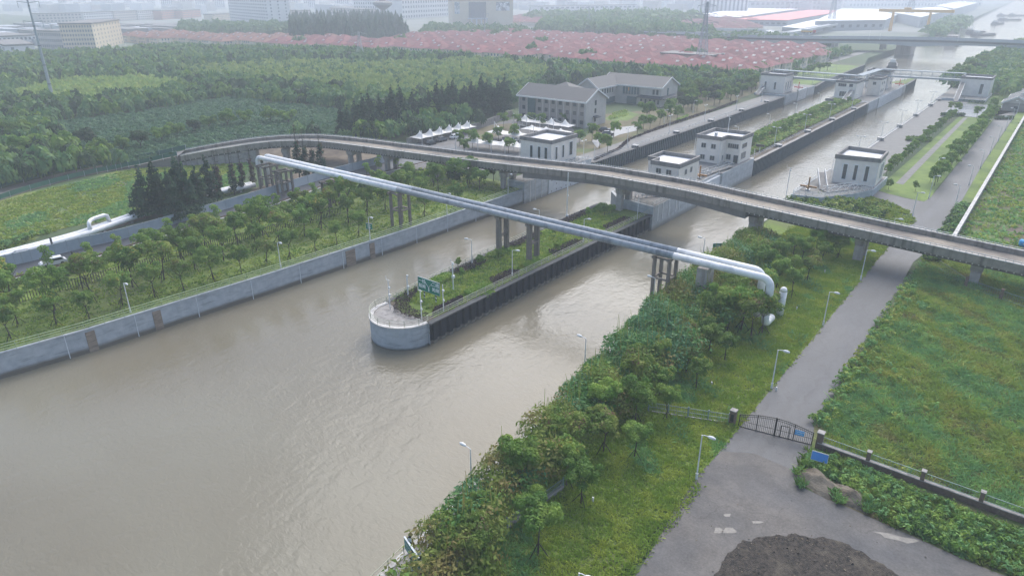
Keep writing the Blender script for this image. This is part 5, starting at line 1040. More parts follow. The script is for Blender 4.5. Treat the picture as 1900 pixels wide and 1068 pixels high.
MP = GP((-80, 480), (0, 468), (110, 425), (270, 392), (430, 360), (470, 300), (400, 290), (240, 316), (130, 342), (0, 375), (-80, 398))
P = scatter(16000, lambda x, y: inside(MP, x, y), -250, -155, 30, 140); nz = lownoise(P[:, 0], P[:, 1], 9, 2); tufts('meadow_grass', P, .35, [L_weedy, L_weedb, L_grass], 'patchy yellow green grass in the left meadow', 5, .16, np.where(nz > .6, 1, NR.integers(0, 2, len(P)) * 2), .6, cat='grass')
P = scatter(1200, lambda x, y: inside(MP, x, y) and (x > -172 - (y - 50) * .0 and lownoise(x, y, 6, 1) > .45), -176, -158, 30, 80); thicket('meadow_bushes', P, lambda x, y: R.uniform(.6, 1.5), .35, 22, [L_mid, L_weedb], 'low green scrub along the ground pipes', pick=lambda x, y: R.randrange(2))
P = scatter(900, lambda x, y: True, -146.3, -140.5, 22, 150); thicket('roadside_scrub', P, lambda x, y: R.uniform(.5, 1.3), .3, 24, [L_mid, L_olive, L_bright], 'rough scrub between the left bank trees and the side road', pick=lambda x, y: R.randrange(3))
MQ = GP((1470, 372), (1560, 366), (1598, 360), (1636, 371), (1664, 381), (1686, 394), (1695, 408), (1690, 430), (1640, 425), (1450, 390))
P = scatter(5000, lambda x, y: inside(MQ, x, y), -55, -18, 145, 205); tufts('mound_grass', P, .4, [L_weedy, L_grass], 'rough grass on the mound between the viaduct and the branch road', 6, .1, NR.integers(0, 2, len(P)), .4, cat='grass')
P = scatter(1500, lambda x, y: inside(MQ, x, y) and y < 186 and x < -27, -52, -22, 150, 190); thicket('mound_shrubs', P, lambda x, y: R.uniform(.8, 2.2), .3, 24, [L_mid, L_olive, L_dark, L_weedy], 'mixed shrubs on the mound between the viaduct and the right lock head', pick=lambda x, y: R.randrange(4))
P = scatter(900, lambda x, y: -14.5 < x < -11.8 and y > 152, -15, -11.5, 152, 200); thicket('wall_shrubs', P, lambda x, y: R.uniform(.8, 1.8), .28, 22, [L_mid, L_dark, L_weedb], 'shrubs between the service road and the boundary wall', pick=lambda x, y: R.randrange(3))
P = scatter(4600, lambda x, y: -86.6 - .01 * (y - 213) < x < -75.2 - .004 * (y - 213), -90, -73, 216, 364); thicket('island_hedge', P, lambda x, y: R.uniform(.8, 1.7), .34, 22, [L_lime, L_bright, L_mid, L_pink], 'dense clipped planting covering the long island', 'hedge', pick=lambda x, y: (0 if x > -78.5 else (2 if x > -83 else 1)) if R.random() < .7 else R.choice([0, 1, 2, 3]))
bpy.data.objects['island_hedge'].location.z = .9
# individual purple hedges on the near island, promenade hedges
def hedge(poly, h, n, m, label, group, z=0.05, leaf=.14):
    xs = [p[0] for p in poly]; ys = [p[1] for p in poly]; P = []
    while len(P) < n:
        a, c = R.uniform(min(xs), max(xs)), R.uniform(min(ys), max(ys))
        if inside(poly, a, c): P.append((a, c, z + h * (R.uniform(.0, 1) ** .4)))
    P = np.array(P); t = quadmesh('hedge', cards(P, unit(NR.normal(size=(len(P), 3)) + [0, 0, .7]), leaf * NR.uniform(.5, 1.4, len(P)), .6), m)
    return tag(t, label, 'hedge', group)
for pl, lb in (([(-83.6, 73.0), (-82.6, 71.6), (-80, 69.4), (-76.5, 69.2), (-74.6, 71), (-74.4, 72.2), (-77.5, 71.8), (-80, 72.6), (-81.6, 75.5), (-83.9, 79.5), (-84.3, 78)], 'brown purple hedge wrapping round the prow of the island'),
        ([(-74.1, 72.4), (-73.9, 80), (-75.2, 81), (-75.5, 74.5)], 'brown purple hedge behind the right mast of the prow'),
        ([(-84.7, 88), (-85, 97.5), (-82.6, 97), (-82.2, 89)], 'dark purple hedge on the left edge of the island behind the second lamp'),
        ([(-74, 88.5), (-74, 97), (-76.2, 96), (-76.4, 90)], 'dark purple hedge beside the first right edge lamp of the island'),
        ([(-85.5, 106), (-85.8, 117), (-83.6, 117), (-83.3, 107)], 'dark purple hedge behind the left island trestle'),
        ([(-74, 107.5), (-73.8, 119), (-76.1, 118.5), (-76.4, 109)], 'dark purple hedge beside the second right edge lamp of the island'),
        ([(-85.9, 126), (-86.2, 137), (-84, 137.5), (-83.6, 127)], 'dark purple hedge at the left edge under the tall mast'),
        ([(-73.8, 128), (-73.4, 139.5), (-75.7, 139), (-76, 130)], 'dark purple hedge near the stone ramp')):
    hedge(pl, .75, 1500, L_purple, lb, 'purple hedges on the near island')
for i, pl in enumerate([[(-84.6, 81), (-84.9, 87), (-82.5, 86.8), (-82.4, 81.5)], [(-74, 82), (-74, 88), (-76.2, 87.6), (-76, 82.3)], [(-85, 99), (-85.3, 105), (-82.6, 105), (-82.4, 99)], [(-74, 99), (-74, 106), (-76.4, 105.6), (-76.3, 99.5)], [(-84.5, 139), (-86, 145), (-80.5, 146), (-80.5, 141)]]):
    hedge(pl, .8, 1100, L_bright, 'bright green bush clump on the near island, the %s from the prow' % nth(i + 1), 'green bushes on the near island', leaf=.2)
hedge([(-73.4, 84.5), (-72.3, 84.5), (-72.3, 87), (-73.4, 87)], .5, 260, L_bright, 'leafy plant hanging over the island railing above the black piling', None, leaf=.25, z=-.4)
hp = [G(x, y) for x, y in [(1105, 300), (1150, 280), (1170, 262), (1230, 238), (1290, 218), (1330, 205), (1370, 190)]]
for i in range(len(hp) - 1):
    a, c = Vector(hp[i]), Vector(hp[i + 1]); nn = Vector((-(c - a).y, (c - a).x)).normalized() * 1.0; hedge([tuple(a), tuple(c), tuple(c + nn), tuple(a + nn)], .9, 700, L_purple, 'low dark hedge stretch in the dry planted strip, the %s from the near end' % nth(i + 1), 'dark hedges in the dry strip', leaf=.3)
for i, (pl, lm) in enumerate([(GP((1680, 262), (1728, 264), (1728, 259), (1680, 257)), L_mid), (GP((1745, 216), (1790, 217), (1790, 214), (1745, 213)), L_dark), (GP((1780, 188), (1825, 194), (1828, 188), (1785, 183)), L_dark), (GP((1845, 223), (1880, 222), (1880, 219), (1845, 219)), L_dark)]):
    hedge(pl, 1.0, 800, lm, ['dark green hedge crossing the right lawn', 'hedge between the lawn and the wet yard', 'hedge in front of the far right lock house', 'short hedge across the end of the service road'][i], 'clipped hedges on the right', leaf=.35)
for i, pl in enumerate([GP((1128, 218), (1160, 210), (1168, 214), (1132, 223)), GP((1135, 212), (1160, 205), (1165, 208), (1138, 215)), GP((1255, 222), (1278, 214), (1276, 222), (1258, 226))]): hedge(pl, .6, 500, L_lime, 'bright clipped garden bed before the far office, the %s from the driveway' % nth(i + 1), 'clipped garden beds', leaf=.3)
# ---- forests
def lod_tree(nl, rx, h, leaf, conif=False):
    d = unit(NR.normal(size=(nl, 3))); d[:, 2] = np.abs(d[:, 2])
    if conif:
        f = NR.uniform(0, 1, nl); a = NR.uniform(0, 6.28, nl); rr = rx * (1 - f) ** .8; P = np.column_stack([np.cos(a) * rr, np.sin(a) * rr, h * (.15 + .85 * f)]); d = np.column_stack([np.cos(a), np.sin(a), np.full(nl, .4)])
    else: P = d * [rx, rx, h * .62] * NR.uniform(.75, 1.05, (nl, 1)) + [0, 0, h * .38]
    return cards(P, unit(d + [0, 0, .5] + NR.normal(size=(nl, 3)) * .35), leaf * NR.uniform(.6, 1.3, nl), .75)
def forest(name, poly, excl, sp, rx, h, lms, label, conif=False, hvar=.25, dens=1.0):
    xs = [p[0] for p in poly]; ys = [p[1] for p in poly]; out = []; ms = []
    T = {k: [lod_tree(nl, 1, 1, lf, conif) for _ in range(5)] for k, (nl, lf) in {0: (280, .125), 1: (95, .21), 2: (32, .36)}.items()}
    y = min(ys)
    while y < max(ys):
        x = min(xs)
        while x < max(xs):
            a, c = x + R.uniform(-.38, .38) * sp, y + R.uniform(-.38, .38) * sp; x += sp
            if R.random() > dens or not inside(poly, a, c) or not seen(a, c, 4, 40) or any(inside(e, a, c) for e in excl): continue
            dd = math.hypot(a, c); k = 0 if dd < 230 else (1 if dd < 420 else 2); v = T[k][R.randrange(5)]; s = R.uniform(1 - hvar, 1 + hvar); th = R.uniform(0, 6.28); ct, st = math.cos(th), math.sin(th)
            vx = v[..., 0] * ct - v[..., 1] * st; vy = v[..., 0] * st + v[..., 1] * ct; r2 = rx * s * R.uniform(.9, 1.15)
            out.append(np.stack([vx * r2 + a, vy * r2 + c, v[..., 2] * h * s], -1)); ms.append(np.full(len(v), R.randrange(len(lms))))
        y += sp
    if out: return stuff(name, np.concatenate(out), lms, label, 'wood', np.concatenate(ms))
Z1 = GP((200, 290), (90, 245), (100, 215), (250, 200), (420, 172), (640, 194), (700, 215), (680, 248), (560, 242), (440, 245), (330, 272), z=4)
Z2 = GP((20, 168), (110, 146), (260, 140), (335, 148), (330, 166), (170, 182), (30, 184), z=4)
Z3 = GP((330, 125), (500, 114), (640, 112), (760, 115), (900, 106), (1000, 122), (1040, 134), (960, 160), (850, 178), (700, 178), (600, 162), (480, 150), (350, 142), z=4)
ZA = GP((-60, 345), (-60, 112), (100, 110), (240, 100), (330, 94), (640, 98), (860, 108), (1000, 118), (1120, 130), (1280, 136), (1420, 146), (1395, 156), (1290, 168), (1262, 170), (1150, 135), (1060, 150), (965, 178), (955, 212), (900, 222), (700, 258), (560, 250), (480, 245), (400, 255), (200, 300), z=3)
ZB = GP((95, 240), (100, 190), (430, 170), (640, 192), (760, 215), (980, 190), (1100, 140), (1230, 150), (1262, 172), (960, 215), (700, 262), (450, 250), (200, 300), z=3)
offx = [(-205, 215), (-130, 215), (-130, 330), (-196, 330)]
forest('teal_orchard', Z1, [], 2.4, 1.5, 2.6, [L_teal], 'low even bluish green nursery plantation in the middle left', hvar=.15)
forest('lime_plantation', Z2, [], 3.3, 1.8, 4.6, [L_lime], 'yellow green plantation strip on the left')
forest('lime_plantation', Z3, [], 3.6, 2.0, 5.2, [L_lime, L_lime, L_lime, L_forest], 'broad yellow green plantation before the red roofed villas')
forest('mixed_wood', ZA, [Z1, Z2, Z3, offx], 4.9, 3.0, 7.4, [L_forest, L_forest, L_dark, L_mid], 'dark mixed wood surrounding the plantations')
forest('far_bank_wood', [(-54, 455), (-58, 600), (-48, 880), (-17, 880), (-16, 600), (-22, 425), (-30, 440)], [], 5.6, 3.4, 7.0, [L_forest, L_mid], 'tree belt covering the right river bank beyond the far lock')
forest('street_tree_belt', [(-157, 430), (-158, 660), (-150.5, 660), (-149.5, 430)], [], 4.6, 3.0, 6.0, [L_forest, L_mid], 'belt of street trees between the villas and the far canal bank')
Z5 = GP((535, 75), (545, 45), (720, 42), (760, 62), (700, 66), (640, 70), z=5); forest('dark_conifer_wood', Z5, [], 9, 4, 17, [L_conif], 'hazy dark conifer wood in front of the water tower', True)
Z6 = GP((1000, 52), (1010, 40), (1100, 38), (1270, 52), (1330, 64), (1270, 66), (1180, 62), (1090, 56), z=5); forest('distant_wood', Z6, [], 9, 5.5, 12, [L_forest], 'hazy round topped wood between the two villa quarters')
Z7 = GP((330, 62), (340, 48), (560, 52), (600, 62), (480, 60), z=5); forest('distant_wood', Z7, [], 9, 5.5, 12, [L_forest], 'hazy wood at the foot of the white tower block')
Z8 = GP((780, 62), (790, 48), (870, 52), (980, 54), (985, 60), (900, 64), z=5); forest('distant_wood', Z8, [], 9, 5, 9, [L_forest], 'hazy trees in front of the shopping building')
Z9 = GP((960, 34), (1200, 30), (1300, 38), (1250, 46), (1000, 36), z=5); forest('distant_wood', Z9, [], 22, 12, 16, [L_forest], 'very hazy wood far beyond the second villa quarter')
Z10 = GP((1270, 76), (1330, 66), (1400, 66), (1480, 72), (1460, 76), (1300, 80), z=5); forest('distant_wood', Z10, [], 9, 5, 9, [L_forest], 'trees between the villas and the road bridge')
Z11 = GP((1715, 62), (1760, 35), (1800, 34), (1790, 46), (1745, 64), z=5); forest('distant_wood', Z11, [], 14, 8, 10, [L_forest], 'hazy trees on the far left river bank behind the gantry crane')
Z12 = GP((0, 120), (0, 106), (90, 102), (230, 96), (330, 88), (480, 92), (640, 94), (640, 98), (330, 106), z=3); forest('far_wood', Z12, [], 7, 3.6, 7, [L_forest, L_mid], 'scrubby wood between the plantations and the cream building')
# =================================================================== GATE, FENCES, WALLS ON THE RIGHT
def place_local(root, mbx, name, m, parent=None):
    return mbx.build(name, m, parent or root, local=True)
ga, gb = Vector((-22.0, 73.6, 0)), Vector((-13.6, 75.3, 0)); gd = gb - ga; GL = gd.length; gz = math.atan2(gd.y, gd.x)
g_ = thing('entrance_gate', tuple(ga), 'black iron double leaf gate with an arched top and wicket door across the service road', 'gate', rz=gz)
def top(u): return 1.75 + .75 * math.sin(math.pi * max(0, min(1, u / GL)))
for k in range(2):
    u0, u1 = k * GL / 2 + .05, (k + 1) * GL / 2 - .05; leaf = MB(); nb = 20
    leaf.bar((u0, 0, .12), (u1, 0, .12), .08); leaf.bar((u0, 0, .95), (u1, 0, .95), .06)
    for i in range(nb):
        a, c = u0 + (u1 - u0) * i / nb, u0 + (u1 - u0) * (i + 1) / nb; leaf.bar((a, 0, top(a)), (c, 0, top(c)), .08); leaf.bar((a, 0, top(a) - .25), (c, 0, top(c) - .25), .06); leaf.bar((a, 0, .12), (a, 0, top(a) + .1), .04)
    for u in (u0, u1, (u0 + u1) / 2): leaf.bar((u, 0, 0), (u, 0, top(u) + .12), .12)
    lf = leaf.build('gate_leaf', m_black, g_, local=True)
    if k: q = MB(); q.bar((4.9, -.05, .1), (4.9, -.05, 1.75), .09); q.bar((5.9, -.05, .1), (5.9, -.05, 1.75), .09); q.bar((4.9, -.05, 1.75), (5.9, -.05, 1.75), .09); q.build('wicket_door', m_black, lf, local=True)
pl_ = MB().box(6.5, 7.55, -.1, -.06, 1.0, 1.65).build('notice_plate', m_cyan, g_, local=True); q = MB()
for i in range(6): q.box(6.58 + i * .16, 6.68 + i * .16, -.12, -.101, 1.38, 1.5)
q.box(6.6, 7.4, -.12, -.101, 1.15, 1.2); q.build('plate_lettering', m_ltr, pl_, local=True)
MB().bar((0, 0, .02), (GL, 0, .02), .25, .06).build('gate_track', m_galv, g_, local=True)
for p, lb in ((ga + Vector((-.75, -.1, 0)), 'left'), (gb + Vector((.75, .1, 0)), 'right')):
    t = thing('gate_pillar', tuple(p), 'brown brick gate pillar on the %s side of the iron gate' % lb, 'pillar'); MB().box(-.34, .34, -.34, .34, -.02, 2.1).build('shaft', m_brick, t, local=True); MB().box(-.4, .4, -.4, .4, 2.1, 2.22).build('capstone', m_conc, t, local=True)
    if lb == 'left': MB().box(-.2, .2, -.37, -.345, .7, 1.7).build('name_plate', m_black, t, local=True)
def bar_fence(A, B_, h, label, m, curve=0.0, sp=.3, rails=3, post=None, base=None, z=0.0, bw=.03, wobz=0.0):
    A, B_ = Vector(A), Vector(B_); t = thing('fence', (A.x, A.y, z), label, 'fence'); L_ = (B_ - A).length; k = int(L_ / sp); f = lambda s: A.lerp(B_, s) + Vector((0, 0, z + wobz * math.sin(s * 5)))
    q = MB()
    for i in range(k): p = f(i / k); q.bar(p + Vector((0, 0, .1)), p + Vector((0, 0, h)), bw)
    q.build('pickets', m, t); q = MB()
    for r in range(rails): zz = h * (.12 + .8 * r / max(1, rails - 1)); q.bar(f(0) + Vector((0, 0, zz)), f(1) + Vector((0, 0, zz)), .05)
    q.build('rails', m, t)
    if post:
        n = max(1, int(L_ / post))
        for i in range(n + 1): p = f(i / n); MB().box(p.x - .07, p.x + .07, p.y - .07, p.y + .07, z, z + h + .12).build('post', m, t)
    if base: q = MB(); q.bar(A + Vector((0, 0, z + base / 2)), B_ + Vector((0, 0, z + base / 2)), .25, base); q.build('plinth', m_conc, t)
    return t
m_fgreen = mat('grey_green_fence', (0.22, 0.30, 0.27), (0.17, 0.24, 0.22), scale=2, rough=0.5)
bar_fence((-32.4, 69.6, 0), (-23.2, 73.4, 0), 1.5, 'grey green bar fence from the thicket to the left gate pillar', m_fgreen, post=2.3, base=.2, sp=.22)
bar_fence((-33.6, 41.8, 0), (-32.6, 50.4, 0), 1.5, 'dark bar fence piece with a plinth among the right bank bushes', m_fgreen, post=3, base=.5, sp=.2)
bar_fence((-34.8, 31.2, 0), (-34.0, 38.4, 0), 1.5, 'dark bar fence piece near the bottom edge of the photo', m_fgreen, post=3, base=.5, sp=.2)
t = thing('fence_pillar', (-35.4, 33.2, 0), 'square brown fence pillar at the bottom edge in the bushes', 'pillar'); MB().box(-.4, .4, -.4, .4, 0, 2.0).build('shaft', m_brick, t, local=True); MB().box(-.5, .5, -.5, .5, 2.0, 2.15).build('capstone', m_conc, t, local=True)
px = [-13.0 + 5.5 * k for k in range(11)]
wl = thing('boundary_wall', (0, 75.2, 0), 'low brown boundary wall with wire railing bays right of the gate', 'wall')
MB().box(-13, 42, 75.05, 75.4, 0, .75).build('plinth_wall', m_brick, wl); MB().box(-13, 42, 74.98, 75.47, .75, .84).build('coping', m_conc, wl)
for i in range(len(px) - 1):
    q = MB()
    for z in (1.0, 1.75): q.bar((px[i] + .35, 75.2, z), (px[i + 1] - .35, 75.2, z), .06)
    k = 18
    for j in range(k): x = px[i] + .35 + (px[i + 1] - px[i] - .7) * j / k; q.bar((x, 75.2, 1.0), (x, 75.2, 1.75), .025)
    q.build('railing_bay', m_fgreen, wl)
for x in px[1:]:
    s_ = MB().box(x - .2, x + .2, 75.0, 75.45, 0, 1.95).build('pier', m_brick, wl); MB().box(x - .25, x + .25, 74.92, 75.53, 1.95, 2.05).build('pier_cap', m_conc, s_)
ff = thing('boundary_wall', (-2, 121, 0), 'green wire fence with brown pillars crossing the weeds below the viaduct', 'fence')
FP = [G(x, y) for x, y in [(1740, 500), (1790, 535), (1855, 558), (1925, 582), (2000, 606)]]
for i, p in enumerate(FP):
    if 0 < i: MB().box(p[0] - .25, p[0] + .25, p[1] - .25, p[1] + .25, 0, 2.3).build('pier', m_brick, ff)
    if i:
        a = FP[i - 1]; q = MB()
        for z in (.5, 1.9): q.bar((a[0], a[1], z), (p[0], p[1], z), .06)
        for j in range(16): u = j / 16; q.bar((a[0] + (p[0] - a[0]) * u, a[1] + (p[1] - a[1]) * u, .4), (a[0] + (p[0] - a[0]) * u, a[1] + (p[1] - a[1]) * u, 1.9), .03)
        q.build('railing_bay', m_fgreen, ff)
t = thing('boundary_wall', (-11, 172, 0), 'long grey boundary wall along the right of the service road beyond the viaduct', 'wall'); MB().box(-11.6, -11.15, 160, 420, 0, 1.9).build('wall', m_conc, t); MB().box(-11.75, -11.0, 160, 420, 1.9, 2.05).build('coping', m_capc, t)
p = G(1517, 866); t = thing('notice_board', (p[0], p[1], 0), 'tilted plain blue board on two posts beside the right gate pillar', 'sign', rz=rad(8))
MB().hexa([(-1.25, -.3, 1.3), (1.25, -.3, 1.3), (1.25, -.22, 1.28), (-1.25, -.22, 1.28), (-1.25, .2, 2.5), (1.25, .2, 2.5), (1.25, .28, 2.48), (-1.25, .28, 2.48)]).build('board', m_blue, t, local=True)
q = MB(); q.bar((-1.27, -.3, 1.27), (1.27, -.3, 1.27), .07); q.bar((-1.27, .22, 2.53), (1.27, .22, 2.53), .07); q.bar((-1.28, -.3, 1.27), (-1.28, .22, 2.53), .07); q.bar((1.28, -.3, 1.27), (1.28, .22, 2.53), .07); q.build('frame', m_galv, t, local=True)
for k in (-.9, .9): MB().tube([(k, .15, 0), (k, .15, 1.95)], .05, 6).build('post', m_galv, t, local=True)
t.scale = (.68, .68, .75)
p = G(1893, 457); t = thing('water_tank', (p[0] + 1.2, p[1], 0), 'bright blue rounded tank with white marks in the weeds right of the viaduct', 'tank', rz=.1); MB().tube([(-1.6, 0, .85), (-1.35, 0, .85), (1.4, 0, .85), (1.6, 0, .85)], [.55, .8, .8, .6], 14).build('tank_shell', m_cyan, t, local=True)
q = MB(); [q.box(-.9 + i * .6, -.5 + i * .6, -.84, -.78, .8, .95) for i in range(4)]; q.build('white_marks', m_white, t, local=True); MB().box(-1.3, 1.3, -.5, .5, 0, .15).build('skid', m_conc, t, local=True)
# dirt mound
def mound(cx, cy, rx, ry, h, rz, label):
    q = MB(); n = 26; vs = []; ct, st = math.cos(rz), math.sin(rz)
    for i in range(n + 1):
        for j in range(n + 1):
            u, v_ = i / n * 2 - 1, j / n * 2 - 1; rr = math.sqrt(u * u + v_ * v_) * (1 + .12 * math.sin(4 * math.atan2(v_, u) + cx)); z = h * max(0, 1 - rr ** 2) ** 1.1 * (1 + .25 * math.sin(u * 5 + 1) * math.cos(v_ * 6)) + R.uniform(-.07, .07) - .06 * (rr > 1)
            vs.append((cx + (u * rx * ct - v_ * ry * st), cy + (u * rx * st + v_ * ry * ct), z + .05))
    q.add(vs, [(i * (n + 1) + j, (i + 1) * (n + 1) + j, (i + 1) * (n + 1) + j + 1, i * (n + 1) + j + 1) for i in range(n) for j in range(n)]); return tag(q.build('dirt_mound', m_mound, smooth=True), label, 'dirt mound')
m_mound = mat('grey_brown_dirt', (0.135, 0.11, 0.078), (0.07, 0.057, 0.042), scale=1.6, rough=0.95, bump=1.0, bscale=4, c3=(0.17, 0.145, 0.11), s3=.5)
p = G(1520, 897); mound(p[0], p[1], 2.9, 1.7, .95, rad(-28), 'larger grey brown dirt mound at the edge of the dusty road below the blue board'); p = G(1580, 925); mound(p[0], p[1], 2.3, 1.4, .95, rad(-28), 'smaller dirt mound just right of the larger one')
for i, (x, y) in enumerate([(1478, 708), (1500, 735), (1384, 835), (1760, 625)][:2]): pass
for i, (x, y) in enumerate([(1530, 506), (1478, 575), (1320, 715), (1100, 930), (1440, 725)]): a = G(x, y); tag(MB().prism([(a[0] - .08, a[1] - .08), (a[0] + .08, a[1] - .08), (a[0] + .08, a[1] + .08), (a[0] - .08, a[1] + .08)], 0, .6).build('marker_stone', m_white), 'small white marker stone in the verge grass, %s from the viaduct' % nth(i + 1), 'marker stone', 'white marker stones')
P = []
gp2 = [(a, c) for a, c in gr]
while len(P) < 900:
    a, c = R.uniform(-22, 2), R.uniform(40, 64)
    if inside(gp2, a, c) or (R.random() < .06 and inside(dus, a, c)): P.append((a, c, .16))
P = np.array(P); V = cards(P, unit(NR.normal(size=(len(P), 3)) * .5 + [0, 0, 1]), NR.uniform(.03, .13, len(P)), .8); stuff('rubble', V, [m_mound, m_soil, m_gravel], 'small stones and clods scattered over the gravel patch and road', 'rubble', NR.integers(0, 3, len(P)))
for (x, y, k) in ((1490, 905, 60), (1545, 915, 50), (1555, 930, 60), (1605, 948, 80)):
    p = G(x, y)
P = np.array([(G(x + R.uniform(-9, 9), y + R.uniform(-5, 5))) for x, y in ((1490, 902), (1548, 918), (1556, 932), (1612, 950), (1600, 938), (1480, 880)) for _ in range(14)]); tufts('mound_weeds', P, .5, [L_mid, L_weedb], 'small weed clumps growing on and around the dirt mounds', 8, .06, NR.integers(0, 2, len(P)), .25, z=.25)
# =================================================================== LEFT ROAD FURNITURE AND CARS
sb = smooth_path([(x, y, 0) for x, y in GP((-80, 516), (0, 497), (60, 484), (150, 461), (240, 440), (360, 405), (480, 370), (600, 332), (700, 305), (745, 291))], 8)
t = thing('road_barrier', (sb[20].x, sb[20].y, 0), 'translucent grey panel barrier with posts between the side road and the ground pipes', 'barrier')
m_poly = mat('polycarbonate_panel', (0.36, 0.42, 0.46), (0.29, 0.35, 0.40), scale=0.5, rough=0.3, c3=(0.45, 0.49, 0.52), s3=0.12)
q = MB(); ribbon(q, sb, -.04, .04, .15, 2.3); q.build('panel', m_poly, t); q = MB(); ribbon(q, sb, -.09, .09, 2.3, 2.38); ribbon(q, sb, -.2, .2, 0, .18); q.build('rail', m_galv, t)
for p in sb[::2]: MB().box(p.x - .07, p.x + .07, p.y - .07, p.y + .07, 0, 2.5).build('post', m_galv, t)
sf = smooth_path([(x, y, 0) for x, y in sroad], 6); t = thing('kerb', (sf[10].x, sf[10].y, 0), 'pale concrete kerb along the near edge of the side road', 'kerb'); q = MB(); ribbon(q, sf, -.2, .25, -.02, .2); q.build('kerb_stone', m_capc, t); q = MB(); ribbon(q, sf, .3, .45, -.02, .5); q.build('low_wall', m_brick, t)
bar_fence((-134.2, 20, 0), (-133.6, 62, 0), 1.9, 'dark picket fence under the left bank trees, left part', m_black, sp=.45, rails=2, bw=.09); bar_fence((-133.6, 62, 0), (-131.5, 100, 0), 1.9, 'dark picket fence under the left bank trees, right part', m_black, sp=.45, rails=2, bw=.09)
def car(x, y, rz, body_m, label, z=0.05, suv=True, s=1.0, cat='car', nm='parked_car'):
    t = thing(nm, (x, y, z), label, cat, rz=rz); W2 = .9
    prof = [(-2.3, .35), (-2.3, .85), (-2.15, 1.0), (-1.95, 1.05), (-1.55, 1.62), (.35, 1.66), (1.05, 1.12), (2.05, 1.0), (2.3, .75), (2.32, .35)]
    ins = [0, 0, .02, .05, .2, .2, .06, .04, .03, 0]; q = MB(); n = len(prof); vs = [(a * s, -(W2 - i) * s, c * s) for (a, c), i in zip(prof, ins)] + [(a * s, (W2 - i) * s, c * s) for (a, c), i in zip(prof, ins)]
    q.add(vs, [tuple(range(n)), tuple(range(n, 2 * n))[::-1]] + [(i, i + n, (i + 1) % n + n, (i + 1) % n) for i in range(n)]); q.build('body', body_m, t, local=True)
    for a, nm_ in (([(-1.9, 1.08), (-1.58, 1.56), (-1.56, 1.56), (-1.86, 1.06)], 'rear_window'), ([(1.0, 1.16), (.4, 1.62), (.43, 1.62), (1.06, 1.15)], 'windscreen')):
        MB().add([(px_ * s + (.03 if nm_ == 'windscreen' else -.03), sg * .68 * s, pz * s) for sg in (-1, 1) for px_, pz in a[:2]], [(0, 1, 3, 2)]).build(nm_, m_glass, t, local=True)
    for sg in (-1, 1):
        MB().hexa([((-1.7) * s, sg * .87 * s, 1.08 * s), (.95 * s, sg * .87 * s, 1.1 * s), (.95 * s, sg * .8 * s, 1.1 * s), (-1.7 * s, sg * .8 * s, 1.08 * s), (-1.45 * s, sg * .74 * s, 1.54 * s), (.35 * s, sg * .74 * s, 1.56 * s), (.35 * s, sg * .68 * s, 1.56 * s), (-1.45 * s, sg * .68 * s, 1.54 * s)]).build('side_window', m_glass, t, local=True)
        for xx in (-1.4, 1.45): MB().tube([(xx * s, sg * .93 * s, .34 * s), (xx * s, sg * .7 * s, .34 * s)], .34 * s, 14).build('wheel', m_rubber, t, local=True)
        MB().box(2.24 * s, 2.34 * s, (sg * .65 - .2) * s, (sg * .65 + .2) * s, .62 * s, .78 * s).build('headlight', m_white, t, local=True)
    return t
rz_ = rad(256)
p = G(38, 482); car(p[0], p[1], rad(262), m_carg, 'dark grey car on the side road at the left edge', s=1.12)
p = G(100, 492); car(p[0], p[1], rad(262), m_carw, 'white car half hidden by roadside leaves behind the dark grey one', s=1.0)
for i, (x, y) in enumerate([(90, 468), (50, 450), (140, 493), (130, 480)][:0]): pass
for i, (a, c, lb) in enumerate(((133, 0, 'right'), (92, 0, 'left'))):
    p = G(140, 493) if lb == 'right' else G(100, 466); t = thing('gate_post', (p[0], p[1], 0), 'pair of black iron gate posts on the %s side of the cars' % lb, 'gate post')
    for k in (-.35, .35): MB().box(k - .08, k + .08, -.08, .08, 0, 3.0).build('post', m_black, t, local=True)
    q = MB(); q.bar((-.35, 0, 2.9), (.35, 0, 2.9), .08); q.bar((-.35, 0, 1.6), (.35, 0, 1.6), .08); q.build('brace', m_black, t, local=True)
p = G(88, 470); t = thing('arched_sign', (p[0], p[1], 0), 'dark rounded arch board leaning against the silver pipes behind the cars', 'board', rz=rad(5)); q = MB(); q.prism([(1.3 * math.cos(rad(a)), 1.9 * math.sin(rad(a))) for a in range(0, 181, 15)], -.1, .1); o = q.build('board', m_black, t, local=True); o.rotation_euler = (rad(90), 0, 0)
t = thing('hose', (-165, 128, 0.1), 'pale hose lying across the churned soil under the viaduct', 'hose'); MB().tube(smooth_path([(*G(x, y), .12) for x, y in [(637, 315), (645, 308), (655, 303), (661, 297)]], 5), .12, 6).build('hose_run', m_conc, t)
p = G(1122, 244); car(p[0], p[1], rad(30), m_cardk, 'dark parked car on the driveway by the office gable'); p = G(1128, 251); car(p[0], p[1], rad(30), m_carg, 'grey parked car beside the dark one on the office driveway')
for i, (x, y) in enumerate([(1000, 248), (1015, 250), (1030, 251), (1047, 253), (940, 262), (955, 263), (800, 268), (820, 262), (845, 257)]): p = G(x, y); car(p[0], p[1], rad(90), [m_cardk, m_carg, m_carw][i % 3], '%s car parked in the shade of the white canopies, counted along the bays' % nth(i + 1))
